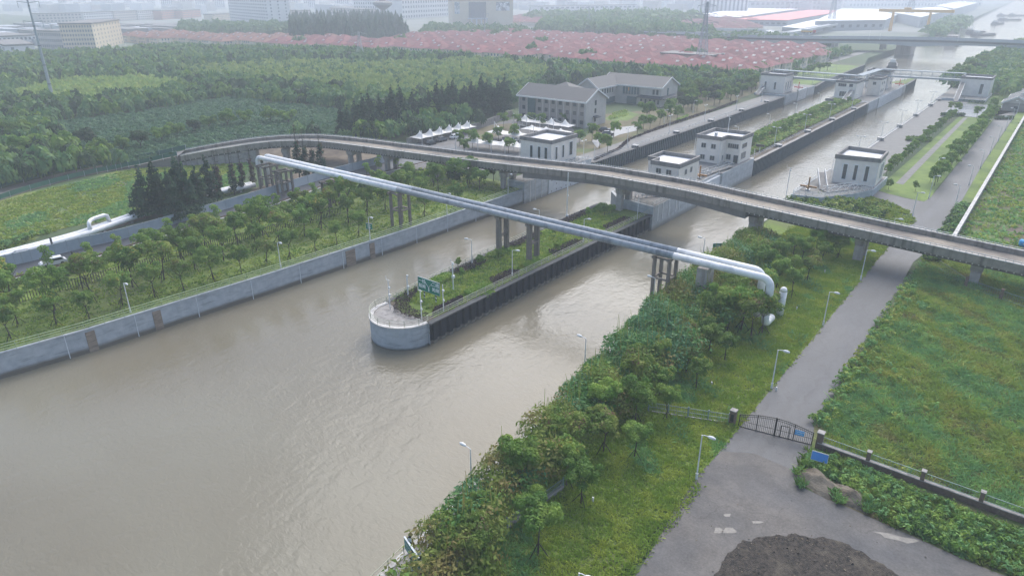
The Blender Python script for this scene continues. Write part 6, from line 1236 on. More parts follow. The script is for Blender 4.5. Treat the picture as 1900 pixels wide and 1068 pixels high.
# =================================================================== OFFICE COMPLEX
def gable(root, x0, x1, y0, y1, ze, zr, axis='x', ov=.8, m=m_slate, fascia=m_white):
    """pitched roof with thickness and pale fascia"""
    q = MB(); f = MB(); th = .22
    if axis == 'x':
        ym = (y0 + y1) / 2; sl = (zr - ze) / ((y1 - y0) / 2); a, b_, c = (y0 - ov, ze - sl * ov), (ym, zr), (y1 + ov, ze - sl * ov)
        for (p, r) in ((a, b_), (b_, c)): q.hexa([(x0 - ov, p[0], p[1]), (x1 + ov, p[0], p[1]), (x1 + ov, r[0], r[1]), (x0 - ov, r[0], r[1]), (x0 - ov, p[0], p[1] + th), (x1 + ov, p[0], p[1] + th), (x1 + ov, r[0], r[1] + th), (x0 - ov, r[0], r[1] + th)])
        for yy, zz in (a, c): f.box(x0 - ov, x1 + ov, yy - .08 + (.0 if yy < ym else 0), yy + .08, zz - .3, zz + .3)
        for xx in (x0 - ov, x1 + ov):
            for (p, r) in ((a, b_), (b_, c)): f.bar((xx, p[0], p[1] + .05), (xx, r[0], r[1] + .05), .16, .6)
        g_ = MB(); g_.add([(x, y, z) for x in (x0, x1) for y, z in ((y0, ze), (y1, ze), (ym, zr))], [(0, 1, 2), (5, 4, 3), (0, 3, 4, 1), (1, 4, 5, 2), (2, 5, 3, 0)])
    else:
        xm = (x0 + x1) / 2; sl = (zr - ze) / ((x1 - x0) / 2); a, b_, c = (x0 - ov, ze - sl * ov), (xm, zr), (x1 + ov, ze - sl * ov)
        for (p, r) in ((a, b_), (b_, c)): q.hexa([(p[0], y0 - ov, p[1]), (r[0], y0 - ov, r[1]), (r[0], y1 + ov, r[1]), (p[0], y1 + ov, p[1]), (p[0], y0 - ov, p[1] + th), (r[0], y0 - ov, r[1] + th), (r[0], y1 + ov, r[1] + th), (p[0], y1 + ov, p[1] + th)])
        for xx, zz in (a, c): f.box(xx - .08, xx + .08, y0 - ov, y1 + ov, zz - .3, zz + .3)
        for yy in (y0 - ov, y1 + ov):
            for (p, r) in ((a, b_), (b_, c)): f.bar((p[0], yy, p[1] + .05), (r[0], yy, r[1] + .05), .16, .6)
        g_ = MB(); g_.add([(x, y, z) for y in (y0, y1) for x, z in ((x0, ze), (x1, ze), (xm, zr))], [(2, 1, 0), (3, 4, 5), (1, 4, 3, 0), (2, 5, 4, 1), (0, 3, 5, 2)])
    g_.build('gable_wall', m_bpale, root); r = q.build('roof', m, root); f.build('fascia', fascia, r); return r
o1 = thing('office_building', (-163, 238, 0), 'three storey office with a grey pitched roof and white eaves beside the car park', 'office'); X0, X1, Y0, Y1 = -179.2, -146.4, 232.0, 247.6
MB().box(X0, X1, Y0, Y1, -.1, 10.2).build('wall', m_bgrey, o1); gable(o1, X0, X1, Y0, Y1, 10.2, 14.0)
MB().box(X1, X1 + .06, Y0, Y1, 0, 10.2).build('end_wall', m_bpale, o1)
for i, x in enumerate([-176.6] + [-168.6 + 3.45 * k for k in range(7)]):
    for z in (1.3, 4.6, 7.9): win(o1, x, Y0, z, 1.5, 1.5, 'S', fm=None)
    MB().box(x + 1.55, x + 1.95, Y0 - .12, Y0 + .02, 0, 10.2).build('pilaster', m_bpale, o1)
MB().box(-174.3, -170.6, Y0 - .5, Y0 + .02, .2, 9.6).build('stair_glazing', m_tglass, o1)
for z in (1.5, 4.9, 8.0): win(o1, X1 + .06, 239.5, z, 1.3, 1.9, 'E', fm=None)
MB().hexa([(X1, 238, 3.6), (X1 + 2, 238, 3.3), (X1 + 2, 241, 3.3), (X1, 241, 3.6), (X1, 238, 3.9), (X1 + 2, 238, 3.5), (X1 + 2, 241, 3.5), (X1, 241, 3.9)]).build('door_canopy', m_slate, o1)
for x in (X0, X1 - .3): MB().tube([(x + .15, Y0 - .12, 0), (x + .15, Y0 - .12, 10)], .08, 6).build('downpipe', m_white, o1)
o2 = thing('office_building', (-165, 305, 0), 'two storey L shaped office with a glazed hall, grey roofs and white gables, farther back', 'office')
a0, a1, b0, b1 = -171.5, -147.4, 298.6, 315.5
MB().box(a0, a1, b0, b1, -.1, 8.8).build('wall', m_bpale, o2); gable(o2, a0 - 8, a1, b0, b1, 8.8, 12.6, 'x')
MB().box(-182, -171.5, 281.5, 312, -.1, 8.6).build('wing_wall', m_bpale, o2); gable(o2, -182, -171.5, 281.5, 306, 8.6, 12.3, 'y')
for i in range(6): win(o2, -171.5, 284 + 2.3 * i, 5.2, 1.0, 2.2, 'E', fm=None)
MB().box(-171.45, -171.0, 283, 297.5, .5, 3.2).build('wing_glazing', m_tglass, o2)
MB().box(-167.5, -158.5, 298.15, 298.62, 4.6, 8.6).build('hall_glazing', m_tglass, o2)
q = MB()
for i in range(7): x = -167.5 + 9.0 * i / 6; q.box(x - .08, x + .08, 298.05, 298.16, 4.6, 8.6)
q.build('glazing_mullions', m_frame, o2); MB().box(-164.5, -163.9, 297.98, 298.05, 6.2, 7.6).build('orange_emblem', m_crane, o2)
MB().box(-165, -160, 298.2, 298.63, .2, 3.6).build('entrance_doors', m_tglass, o2)
for x in (-151.3, -149.4): win(o2, x, 298.6, 5.3, 1.1, 2.2, 'S', fm=None)
for x in (-157.5, -155.2, -152.9, -150.6, -148.6): win(o2, x, 298.6, 1.0, .9, 2.0, 'S', fm=None)
win(o2, a1, 305.3, 4.4, 1.3, 3.6, 'E', gm=m_tglass, fm=None); win(o2, a1, 308, .8, 1.1, 2.2, 'E', fm=None)
MB().hexa([(-159, 296.2, 3.7), (-146, 296.2, 3.7), (-146, 298.6, 4.4), (-159, 298.6, 4.4), (-159, 296.2, 3.95), (-146, 296.2, 3.95), (-146, 298.6, 4.75), (-159, 298.6, 4.75)]).build('lean_to_roof', m_slate, o2)
MB().hexa([(-147.4, 297, 4.4), (-145.2, 297, 3.7), (-145.2, 312, 3.7), (-147.4, 312, 4.4), (-147.4, 297, 4.75), (-145.2, 297, 3.95), (-145.2, 312, 3.95), (-147.4, 312, 4.75)]).build('lean_to_roof', m_slate, o2)
o3 = thing('office_building', (-178, 270, 0), 'low grey hipped roof building half hidden between the two offices', 'office'); MB().box(-186, -170, 258, 272, -.1, 8.5).build('wall', m_bgrey, o3)
MB().add([(-187, 257, 8.4), (-169, 257, 8.4), (-169, 273, 8.4), (-187, 273, 8.4), (-178, 265, 12.3), (-177.5, 265, 12.3)], [(0, 1, 5, 4), (1, 2, 5), (2, 3, 4, 5), (3, 0, 4), (3, 2, 1, 0)]).build('roof', m_slate, o3)
for i, (x, y) in enumerate(((-21.5, 386), (-20.5, 408), (-18, 432))):
    t = thing('small_house', (x, y, 0), ['grey roofed gatehouse with white gable trim nearest the service road end', 'second grey roofed small house with white gable trim', 'third grey roofed small house behind the other two'][i], 'house', rz=0)
    w2 = 5.2 if i == 0 else 6; MB().box(x, x + 2 * w2, y, y + 12, 0, 3.6).build('wall', m_bgrey, t); gable(t, x, x + 2 * w2, y, y + 12, 3.6, 6.4, 'y', .7); win(t, x + w2, y, 1.0, 1.6, 1.3, 'S')
# membrane canopies: a row of peaked tents on masts
def tents(A, B_, n, depth, h, label_f, group, side=1, z0=2.3, col='white masts'):
    A, B_ = Vector((*A, 0)), Vector((*B_, 0)); d = (B_ - A) / n; u = d.normalized(); nn = Vector((-u.y, u.x, 0)) * side
    for i in range(n):
        o = A + d * i; t = thing('membrane_canopy', tuple(o), label_f % nth(i + 1), 'canopy', group); q = MB(); k = 12; vs = []; L_ = d.length
        for a in range(k + 1):
            for b_ in range(k + 1):
                s, r = a / k, b_ / k; pk = max(0, 1 - math.hypot((s - .5) * 2, (r - .5) * 1.7)); e = min(s, 1 - s, r, 1 - r); z = z0 + h * pk ** 2.2 + .35 * math.sin(math.pi * s) * (1 - pk) * .4 ; p_ = o + u * (L_ * s) + nn * (depth * r); vs.append((p_.x, p_.y, z))
        q.add(vs, [(a * (k + 1) + b_, (a + 1) * (k + 1) + b_, (a + 1) * (k + 1) + b_ + 1, a * (k + 1) + b_ + 1) for a in range(k) for b_ in range(k)]); q.build('membrane', m_tent, t, smooth=True)
        p = o - nn * .6; q = MB(); q.tube([p, p + Vector((0, 0, z0 + h * 1.25))], .1, 6); q.build('mast', m_white, t); MB().tube([p + Vector((0, 0, z0 + h * 1.2)), o + d * .5 + nn * (depth * .35) + Vector((0, 0, z0 + h * .3))], .07, 5).build('stay', m_white, t)
        p = o + nn * depth; MB().tube([p, p + Vector((0, 0, z0))], .06, 5).build('rear_post', m_white, t)
tents((-173.5, 168.5), (-173.8, 199), 6, 5.5, 2.4, '%s peaked canopy of the row in front of the conifers, from the left', 'left row of canopies', side=1)
tents((-170.6, 218), (-145.4, 219), 4, 5.5, 2.4, '%s peaked canopy of the row below the office wall, from the left', 'canopies below the office', side=1)
tents((-164.5, 197.5), (-148.5, 199), 2, 5.5, 2.5, '%s peaked canopy of the short middle row, from the left', 'middle canopies', side=-1)
tents((-157.5, 174), (-137.5, 178.5), 4, 6.0, 1.4, '%s low canopy of the row just behind the viaduct, from the left', 'canopies behind the viaduct', side=1)
tents((-158, 205.5), (-139, 206.5), 3, 6.0, 1.4, '%s low canopy behind the square lock house, from the left', 'canopies behind the lock house', side=1)
t = thing('boundary_wall', (-176, 208, 0), 'grey wall behind the canopies running towards the office', 'wall'); q = MB(); q.bar((-178, 166, 1.2), (-178.5, 206, 1.2), .3, 2.4); q.bar((-178.5, 206, 1.3), (-186, 236, 1.3), .3, 2.6); q.build('wall', m_conc, t)
# =================================================================== VILLAS
VP = [G(x, y, 8) for x, y in [(395, 60), (470, 62), (640, 64), (700, 74), (760, 62), (860, 56), (1000, 56), (1100, 57), (1180, 60), (1270, 64), (1345, 68), (1430, 70), (1540, 74), (1545, 84), (1400, 124), (1340, 122), (1290, 116), (1140, 112), (1090, 108), (1010, 98), (900, 94), (850, 92), (720, 84), (640, 80), (520, 78), (420, 72)]]
VP2 = [G(x, y, 8) for x, y in [(225, 60), (330, 56), (395, 60), (420, 72), (330, 68), (235, 66)]]
def villa(wd, dp, rm, wins_=False, pan=(1.5, 1)):
    r = thing('villa', (0, 0, 0), 'x', 'villa'); h = 6.4; MB().box(-wd / 2, wd / 2, -dp / 2, dp / 2, -.05, h).build('wall', m_vwall, r); o = .7; rr = wd / 2 - dp / 2 + 1.5; z = h + 3.1; e = h - .15
    MB().add([(-wd / 2 - o, -dp / 2 - o, e), (wd / 2 + o, -dp / 2 - o, e), (wd / 2 + o, dp / 2 + o, e), (-wd / 2 - o, dp / 2 + o, e), (-rr, 0, z), (rr, 0, z)], [(0, 1, 5, 4), (1, 2, 5), (2, 3, 4, 5), (3, 0, 4), (3, 2, 1, 0)]).build('roof', rm, r)
    a, c = pan[0], pan[0] + 2.0
    if pan[1]: q = MB(); q.hexa([(a, -dp * .26, h + 1.7), (c, -dp * .26, h + 1.7), (c, -dp * .17, h + 2.25), (a, -dp * .17, h + 2.25), (a, -dp * .26, h + 1.9), (c, -dp * .26, h + 1.9), (c, -dp * .17, h + 2.45), (a, -dp * .17, h + 2.45)]); q.build('solar_panel', m_solar, r); MB().tube([(a, -dp * .16, h + 2.6), (c, -dp * .16, h + 2.6)], .22, 6).build('water_heater', m_white, r)
    MB().box(-3.1, -2.5, .8, 1.4, h + 1.2, h + 3.3).build('chimney', m_brick, r)
    if wins_:
        for x in (-4.5, -1.5, 1.5, 4.5):
            for zz in (1.2, 4.2): win(r, x, -dp / 2, zz, 1.1, 1.5, 'S', gm=m_winf)
        for y in (-3, 0, 3):
            for zz in (1.2, 4.2): win(r, wd / 2, y, zz, 1.1, 1.6, 'E', gm=m_winf)
    return proto(r)
m_solar = mat('solar_glass', (0.30, 0.31, 0.33), (0.2, 0.21, 0.23), scale=1, rough=.3)
VAS = [villa(19.5, 15, m_redroof), villa(19.5, 15.5, m_redroof, pan=(-4, 0)), villa(18, 16, m_redroof, pan=(0, 0)), villa(19.8, 14.5, m_redroof, pan=(2, 0)), villa(19, 15, m_redroof, pan=(-2.5, 1))]; VB, VC_ = villa(19.5, 15, m_redroof, True), villa(19, 14, m_brownroof, True)
gx, gy = 21.0, 19.0; cnt = 0; VT = []
for iy in range(-6, 40):
    for ix in range(-40, 8):
        x = -182 + ix * gx + (iy % 2) * 2.0; y = 428 + iy * gy
        if not (inside(VP, x, y) or inside(VP2, x, y)) or not seen(x, y, 8, 10): continue
        edge = x > -204 or not inside(VP, x + 4, y - 26) or not inside(VP, x + 20, y - 10)
        if R.random() < .035 and not edge: VT.append((x, y)); continue
        if cnt >= 290: VT.append((x, y)) if R.random() < .2 else None; continue
        far_l = x < -600; cnt += 1; src = VC_ if far_l else (VB if edge else R.choice(VAS))
        dup(src, (x + R.uniform(-1, 1), y + R.uniform(-1, 1), 0), 0, (R.uniform(.98, 1.08), R.uniform(.95, 1.12), R.uniform(.93, 1.06)), ('brown roofed villa at the left end of the estate, %s row, %s house' if far_l else 'red roofed villa in the %s row from the front, %s house from the right') % (nth(iy + 7), nth(abs(8 - ix)) if not far_l else nth(40 + ix + 1)), 'villas of the red roofed estate')
for p in VAS + [VB, VC_]: kill(p)
print('VILLAS', cnt, len(VT))
out = []
for x, y in VT:
    for k in range(3): v = lod_tree(40, 1, 1, .3); out.append(np.stack([v[..., 0] * 5 + x + R.uniform(-5, 5), v[..., 1] * 5 + y + R.uniform(-5, 5), v[..., 2] * 10.5], -1))
if out: stuff('estate_trees', np.concatenate(out), L_forest, 'clumps of trees between the red roofs', 'trees')
q = MB()
for i in range(16):
    for j in range(14):
        x, y = -830 + i * 34 + (j % 2) * 9, 905 + j * 30 - i * 4
        if R.random() < .12 or not (40 < proj(x, y, 8)[0] - 0): continue
        px_, py_ = proj(x, y, 8)
        if not (930 < px_ < 1400 and 26 < py_ < 50): continue
        w1, d1 = 13, 8; q.m = 0; q.box(x - w1, x + w1, y - d1, y + d1, 0, 6); q.m = 1
        q.add([(x - w1 - 1, y - d1 - 1, 6), (x + w1 + 1, y - d1 - 1, 6), (x + w1 + 1, y + d1 + 1, 6), (x - w1 - 1, y + d1 + 1, 6), (x - 7, y, 9.5), (x + 7, y, 9.5)], [(0, 1, 5, 4), (1, 2, 5), (2, 3, 4, 5), (3, 0, 4)])
tag(q.build('distant_villas', [m_vwall, m_redroof]), 'hazy second quarter of red roofed villas far beyond the wood', 'villas', None, 'stuff')
p = G(1290, 104, 7); t = thing('community_hall', (p[0], p[1], 0), 'flat grey roofed hall among the red roofed villas', 'hall'); MB().box(p[0] - 22, p[0] + 16, p[1] - 9, p[1] + 9, 0, 8).build('wall', m_vwall, t); MB().box(p[0] - 23, p[0] + 17, p[1] - 10, p[1] + 10, 8, 9).build('roof', m_band, t)
# =================================================================== FAR BUILDINGS
def block(label, px0, px1, pyb, h, dep, wm, nx, nz, cat='building', side=True, name='apartment_building', ww=.55, wh=.5, roofm=None, extra=None, rowsz=None):
    """building whose front spans two surveyed ground points, set dep metres deep"""
    A = Vector((*G(px0[0], px0[1]), 0)); B_ = Vector((*G(px1[0], px1[1]), 0)); d = B_ - A; L_ = d.length; rz = math.atan2(d.y, d.x)
    t = thing(name, tuple(A), label, cat, rz=rz); MB().box(0, L_, 0, dep, -.1, h).build('wall', wm, t, local=True); MB().box(-.6, L_ + .6, -.6, dep + .6, h, h + 1.2).build('parapet', roofm or m_band, t, local=True)
    cw, ch = L_ / nx, h / nz; me = None
    for j in range(nz):
        for i in range(nx):
            if nx * nz > 110 and (j * nx + i) >= 100: break
            if me is None: o = MB().box(-cw * ww / 2, cw * ww / 2, -.12, .1, 0, ch * wh).build('window', m_winf, t, local=True); me = o.data
            else: o = bpy.data.objects.new('window', me); COL.objects.link(o); o.parent = t
            o.location = (cw * (i + .5), 0, h - ch * (j + 1) + ch * .25)
    if nx * nz > 110:
        q = MB()
        for k in range(100, nx * nz):
            j, i = divmod(k, nx); x, z = cw * (i + .5), h - ch * (j + 1) + ch * .25; q.box(x - cw * ww / 2, x + cw * ww / 2, -.12, .1, z, z + ch * wh)
        q.build('window_rows', m_winf, t, local=True)['kind'] = 'stuff'
    if side:
        n = max(1, int(dep / 9)); q = None
        for j in range(nz):
            for i in range(n):
                if n * nz > 60: continue
                o = MB().box(L_ - .1, L_ + .12, dep * (i + .5) / n - 1, dep * (i + .5) / n + 1, h - ch * (j + 1) + ch * .25, h - ch * (j + 1) + ch * (.25 + wh)).build('window', m_winf, t, local=True)
    return t
block('cream office block with grey parapet beyond the woods at left, main front', (120, 94), (180, 93), 0, 22, 88, m_bldy, 12, 6, name='office_block', cat='office block')
block('long low cream wing joined to the left of the cream office block', (72, 90), (119, 92), 0, 15, 30, m_bpale, 12, 3, name='office_block', cat='office block', side=False)
block('white roofed low hall at the far left edge', (-10, 97), (14, 108), 0, 9, 20, m_bldw, 4, 2, name='hall', cat='hall')
block('low white industrial hall behind the pylon at far left', (0, 88), (70, 84), 0, 9, 60, m_bldw, 9, 2, name='hall', cat='hall')
block('white high rise hotel tower with rows of square windows', (428, 40), (500, 49), 0, 46, 34, m_bldw, 18, 10, name='tower_block', cat='tower block', ww=.6, wh=.45)
block('lower beige block just right of the white tower', (524, 43), (556, 44), 0, 19, 26, m_bpale, 8, 5, name='apartment_building', cat='apartment building')
for i, (a, c, b_, hh, m) in enumerate([(74, 155, 49, 17, m_bpale), (158, 212, 44, 16, m_bldw), (214, 256, 41, 16, m_bpale), (258, 300, 38, 15, m_bldw), (302, 338, 37, 15, m_bldo), (340, 374, 35, 14, m_bldo), (396, 428, 40, 11, m_bldy)]): block('hazy residential block on the left skyline, %s from the left' % nth(i + 1), (a, b_), (c, b_ - 3), 0, hh, 16, m, 12, 4, side=False)
for i, (x, b_) in enumerate([(112, 22), (148, 15), (200, 17), (232, 14), (256, 12), (275, 12)]): block('tiny pale house block high on the left skyline, %s from the left' % nth(i + 1), (x, b_), (x + 14, b_), 0, 26, 30, m_bldw, 5, 5, side=False)
for i in range(11): x = 300 + i * 32 + (40 if i > 3 else 0) + (30 if i > 7 else 0); block('very hazy high rise tower at the top edge, %s from the left' % nth(i + 1), (x, 16), (x + 22, 16), 0, 110, 40, m_bldw, 6, 8, side=False, name='tower_block', cat='tower block', ww=.4, wh=1.0)
block('long white hospital like building behind the water tower, left wing', (658, 31), (745, 33), 0, 44, 40, m_bldw, 20, 6, name='public_building', cat='public building')
block('long white hospital like building behind the water tower, right wing', (747, 36), (836, 30), 0, 50, 40, m_bldw, 20, 6, name='public_building', cat='public building')
block('small beige blocks left of the water tower', (614, 38), (668, 42), 0, 20, 30, m_bpale, 10, 4)
mall = block('beige shopping building with dark glass front and a poster wall', (840, 50), (952, 49), 0, 38, 60, m_bldy, 1, 1, name='shopping_building', cat='shopping building', side=False, ww=.01, wh=.01)
Lm = (Vector((*G(952, 49), 0)) - Vector((*G(840, 50), 0))).length
q = MB(); q.box(Lm * .27, Lm * .55, -.6, 0, 12, 34); q.build('glass_front', m_winf, mall, local=True); MB().box(Lm * .72, Lm * .94, -.6, 0, 22, 34).build('poster', mat('poster_print', (0.7, 0.7, 0.7), (0.2, 0.2, 0.22), scale=0.2, sharp=.2), mall, local=True)
MB().box(Lm * .04, Lm * .12, -.6, 0, 18, 34).build('poster', mat('poster_print2', (0.6, 0.6, 0.6), (0.25, 0.3, 0.3), scale=0.25, sharp=.2), mall, local=True)
q = MB(); [q.box(Lm * f, Lm * f + 2, -3, -.1, 0, 11) for f in (.3, .38, .46, .54)]; q.box(Lm * .25, Lm * .57, -4, -.1, 10.5, 12); q.build('entrance_colonnade', m_bldw, mall, local=True)
MB().add([(Lm * .28, 0, 39), (Lm * .52, 0, 39), (Lm * .4, 0, 45), (Lm * .28, 10, 39), (Lm * .52, 10, 39), (Lm * .4, 10, 45)], [(0, 1, 2), (5, 4, 3), (0, 2, 5, 3), (1, 4, 5, 2)]).build('pediment', m_bldy, mall, local=True)
p = G(713, 52); t = thing('water_tower', (p[0], p[1], 0), 'mushroom shaped grey water tower above the conifer wood', 'water tower'); MB().tube([(0, 0, 0), (0, 0, 24)], 3.2, 14).build('shaft', m_conc, t, local=True); MB().tube([(0, 0, 24), (0, 0, 31), (0, 0, 34), (0, 0, 36)], [3.4, 13.5, 13.5, 8], 20).build('tank', m_conc, t, local=True); MB().tube([(0, 0, 36), (0, 0, 39)], 5, 10).build('cupola', m_conc, t, local=True)
# industrial sheds
def shed(label, pts, h, m=m_shed, rm=None, wins_=True):
    P = [G(x, y) for x, y in pts]; cx = sum(a for a, _ in P) / len(P); cy = sum(b_ for _, b_ in P) / len(P); t = thing('industrial_shed', (cx, cy, 0), label, 'shed'); MB().prism(P, -.05, h).build('wall', m, t); Q = [(cx + (a - cx) * 1.01, cy + (b_ - cy) * 1.01) for a, b_ in P]; MB().prism(Q, h, h + .8).build('roof', rm or m_roofw, t)
    if wins_:
        a, c = Vector((*P[0], 0)), Vector((*P[1], 0)); n = 9
        for i in range(n): u = a.lerp(c, (i + .5) / n); d = (c - a).normalized(); nn = Vector((d.y, -d.x, 0)) * .1; q = MB(); q.bar(u + nn - d * 2.5 + Vector((0, 0, h * .45)), u + nn + d * 2.5 + Vector((0, 0, h * .45)), .3, h * .3); q.build('window', m_winf, t)
    return t
shed('bright red roofed long shed in front of the industrial yard', [(1367, 47), (1460, 49), (1570, 28), (1500, 26)], 8, rm=m_red)
shed('pale grey flat shed left of the red roofed one', [(1270, 40), (1370, 42), (1480, 24), (1380, 22)], 8, wins_=False)
shed('white shed right of the red roofed one behind the road bridge', [(1450, 62), (1500, 66), (1590, 38), (1560, 34)], 7)
shed('low white shed complex behind the gantry crane', [(1510, 58), (1640, 55), (1680, 30), (1560, 28)], 12)
shed('long pale shed along the far river bank', [(1705, 52), (1762, 33), (1740, 25), (1640, 36)], 14)
shed('second long pale shed farther up the river', [(1768, 33), (1812, 17), (1780, 12), (1735, 24)], 16, wins_=False)
block('pale hall with tall vertical slots on the industrial skyline', (1296, 28), (1386, 28), 0, 34, 50, m_bldw, 12, 1, name='factory_hall', cat='factory', ww=.45, wh=.8, side=False)
block('low pale factory building at the top edge above the red shed', (1390, 22), (1560, 17), 0, 24, 50, m_shed, 20, 2, name='factory_hall', cat='factory', side=False)
block('long white multi storey factory at the top right edge', (1575, 14), (1820, 12), 0, 60, 60, m_bldw, 40, 4, name='factory_hall', cat='factory', ww=.5, wh=.45, side=False)
block('beige low hall left of the pylon on the skyline', (1000, 26), (1180, 22), 0, 16, 40, m_bldw, 20, 2, name='factory_hall', cat='factory', side=False)
t = thing('low_buildings', (0, 0, 0), 'x', 'x'); bpy.data.objects.remove(t)
q = MB()
for i in range(260):
    px_, py_ = R.uniform(-20, 1560), R.uniform(2, 30); a, c = G(px_, py_)
    if math.hypot(a, c) > 3600 or px_ > 900 and py_ > 20: continue
    s = R.uniform(12, 34); hh = R.uniform(8, 26); q.m = R.randrange(3); q.box(a - s, a + s, c - s * .5, c + s * .5, 0, hh)
tag(q.build('distant_town', [m_bldw, m_bpale, m_shed]), 'mass of tiny hazy town buildings along the top of the picture', 'town', None, 'stuff')
q = MB()
for i in range(70):
    px_, py_ = R.uniform(-20, 420), R.uniform(44, 84) if R.random() < .6 else R.uniform(50, 62); a, c = G(px_, py_)
    if 70 < px_ < 235 and py_ > 60 or px_ > 230 and py_ > 60: continue
    s = R.uniform(14, 36); q.m = R.randrange(2); q.box(a - s, a + s, c - s * .4, c + s * .4, 0, R.uniform(4, 7))
tag(q.build('distant_sheds', [m_shed, m_band]), 'field of low grey shed roofs at far left behind the cream building', 'sheds', None, 'stuff')
# gantry crane
a, c = Vector((*G(1651, 58), 0)), Vector((*G(1719, 60), 0)); d = (c - a); u = d.normalized(); nn = Vector((-u.y, u.x, 0)); t = thing('gantry_crane', tuple(a), 'large yellow gantry crane in the yard behind the road bridge', 'crane')
H_ = 24
for nm, P in (('left', a), ('right', c)):
    q = MB(); [q.bar(P + nn * s, P + nn * s * .3 + Vector((0, 0, H_)), 2.2) for s in (-6, 6)]; q.bar(P - nn * 7 + Vector((0, 0, 1)), P + nn * 7 + Vector((0, 0, 1)), 1.6); q.bar(P - nn * 3 + Vector((0, 0, H_ * .6)), P + nn * 3 + Vector((0, 0, H_ * .6)), 1.2); q.build('crane_leg', m_crane, t)
MB().bar(a - u * 18 + Vector((0, 0, H_ + 1.4)), c + u * 26 + Vector((0, 0, H_ + 1.4)), 4.0, 3.4).build('girder', m_crane, t); MB().bar(a + u * 12 + Vector((0, 0, H_ + 4)), a + u * 20 + Vector((0, 0, H_ + 4)), 3.5, 2.5).build('trolley', m_crane, t)
# =================================================================== ROAD BRIDGE
rb_ = thing('road_bridge', (-100, 720, 0), 'grey road bridge with a shallow arched girder crossing the wide river', 'bridge')
BP = smooth_path([(*G(1195, 60, 7.5), 7.5), (*G(1340, 68, 9), 9), (*G(1480, 72, 10), 10), (*G(1620, 73, 10.5), 10.5), (*G(1740, 75, 10.5), 10.5), (*G(1900, 81, 10.5), 10.5), (*G(2060, 90, 10.5), 10.5)], 8)
q = MB(); ribbon(q, BP, 0, 24, -1.6, 0); q.build('deck', m_asph, rb_)
for d0 in (-24.3 + 24, 23.7): q = MB(); ribbon(q, BP, d0, d0 + .6, 0, 1.2); q.build('parapet', m_galv, rb_)
q = MB(); k = len(BP); vs = []
for i, p in enumerate(BP): s = abs(math.sin((i - 14) / 14 * math.pi * .9)); vs.append(1.8 + (2.4 * (1 - s) ** 1.2 if i > 10 else 0))
def girder(off):
    q = MB(); A = offs(BP, off, -1.6); t_ = [(p.x, p.y, p.z) for p in A]; b2 = [(p.x, p.y, p.z - vs[i]) for i, p in enumerate(A)]; A2 = offs(BP, off + 2.5, -1.6); t2 = [(p.x, p.y, p.z) for p in A2]; b3 = [(p.x, p.y, p.z - vs[i]) for i, p in enumerate(A2)]
    q.strip(t_, b2); q.strip(b2, b3); q.strip(b3, t2); return q
for o_ in (1, 10, 20): girder(o_).build('girder', m_galv, rb_)
for px_, py_ in ((1255, 80), (1330, 82), (1400, 84), (1470, 86), (1545, 88), (1635, 92)):
    a, c = G(px_, py_)
    for k in (0, 12): MB().box(a - 1.6, a + 1.6, c + k - 1, c + k + 1, 0, 6.6).build('pier', m_pierc, rb_)
a, c = G(1680, 92); MB().box(a - 6, a + 6, c - 12, c + 12, -4, 7).build('abutment', m_pierc, rb_)
a, c = G(1765, 84, -4); MB().box(a - 9, a + 9, c - 14, c + 14, -5, -2.6).build('pier_footing', m_pierc, rb_); MB().box(a - 5, a + 5, c - 10, c + 10, -5, 6).build('pier', m_pierc, rb_)
r2_ = thing('elevated_ramp', (-230, 900, 0), 'pale curved slip road rising behind the villas to the left of the road bridge', 'ramp')
for nm, pts in (('ramp_deck', [(1130, 50, 6), (1250, 58, 7), (1340, 62, 8), (1440, 62, 8), (1500, 52, 8), (1560, 42, 8), (1600, 36, 7)]), ('ramp_deck', [(1255, 50, 5), (1340, 54, 6), (1420, 56, 7), (1440, 60, 8)])):
    P = smooth_path([(*G(x, y, z), z) for x, y, z in pts], 6); q = MB(); ribbon(q, P, -8, 0, -1.5, 0); q.build(nm, m_bldw, r2_); q = MB(); ribbon(q, P, -8.5, -8, 0, 1); ribbon(q, P, 0, .5, -1.5, 1); q.build('ramp_parapet', m_bldw, r2_)
    for p in P[::4]: MB().box(p.x - 1.2, p.x + 1.2, p.y - 1.2, p.y + 1.2, 0, p.z - 1.4).build('ramp_pier', m_pierc, r2_)
HL = lamp_proto(11.0, 1)
for i, (x, y, z) in enumerate([(1344, 68, 9), (1418, 71, 10), (1443, 71, 10), (1488, 72, 10), (1612, 74, 10.5), (1632, 74, 10.5), (1777, 77, 10.5), (1312, 66, 9), (1022, 53, 0), (1126, 47, 0), (1158, 47, 0), (1218, 50, 0), (1245, 52, 0), (362, 69, 0), (384, 68, 0), (433, 64, 0), (480, 62, 0), (533, 60, 0), (22, 110, 0), (124, 101, 0), (235, 92, 0), (258, 94, 0), (575, 88, 0)]):
    a, c = G(x, y, z); dup(HL, (a, c, z), rad(20 + 40 * (i % 3)), 1.0 if z else .85, ('%s tall lamp on the road bridge, from the left' % nth(i + 1)) if z else ('tall curved street lamp beyond the woods, %s of those off the bridge' % nth(i - 7)), 'distant tall street lamps')
kill(HL)
t = thing('truck', (*G(1500, 62, 10), 10.1), 'small truck with a white and orange load crossing the road bridge', 'truck', rz=.1); MB().box(-7, 4, -1.4, 1.4, .9, 2.6).build('cargo', m_crane, t, local=True); MB().box(-7, 4, -1.38, 1.38, 2.6, 3.9).build('cover', m_bldw, t, local=True); MB().box(4.3, 6.8, -1.3, 1.3, .6, 3.2).build('cab', m_red, t, local=True)
for x in (-5.5, -4, 2, 5.5):
    for s in (-1.2, 1.2): MB().tube([(x, s - .2, .5), (x, s + .2, .5)], .5, 10).build('wheel', m_rubber, t, local=True)
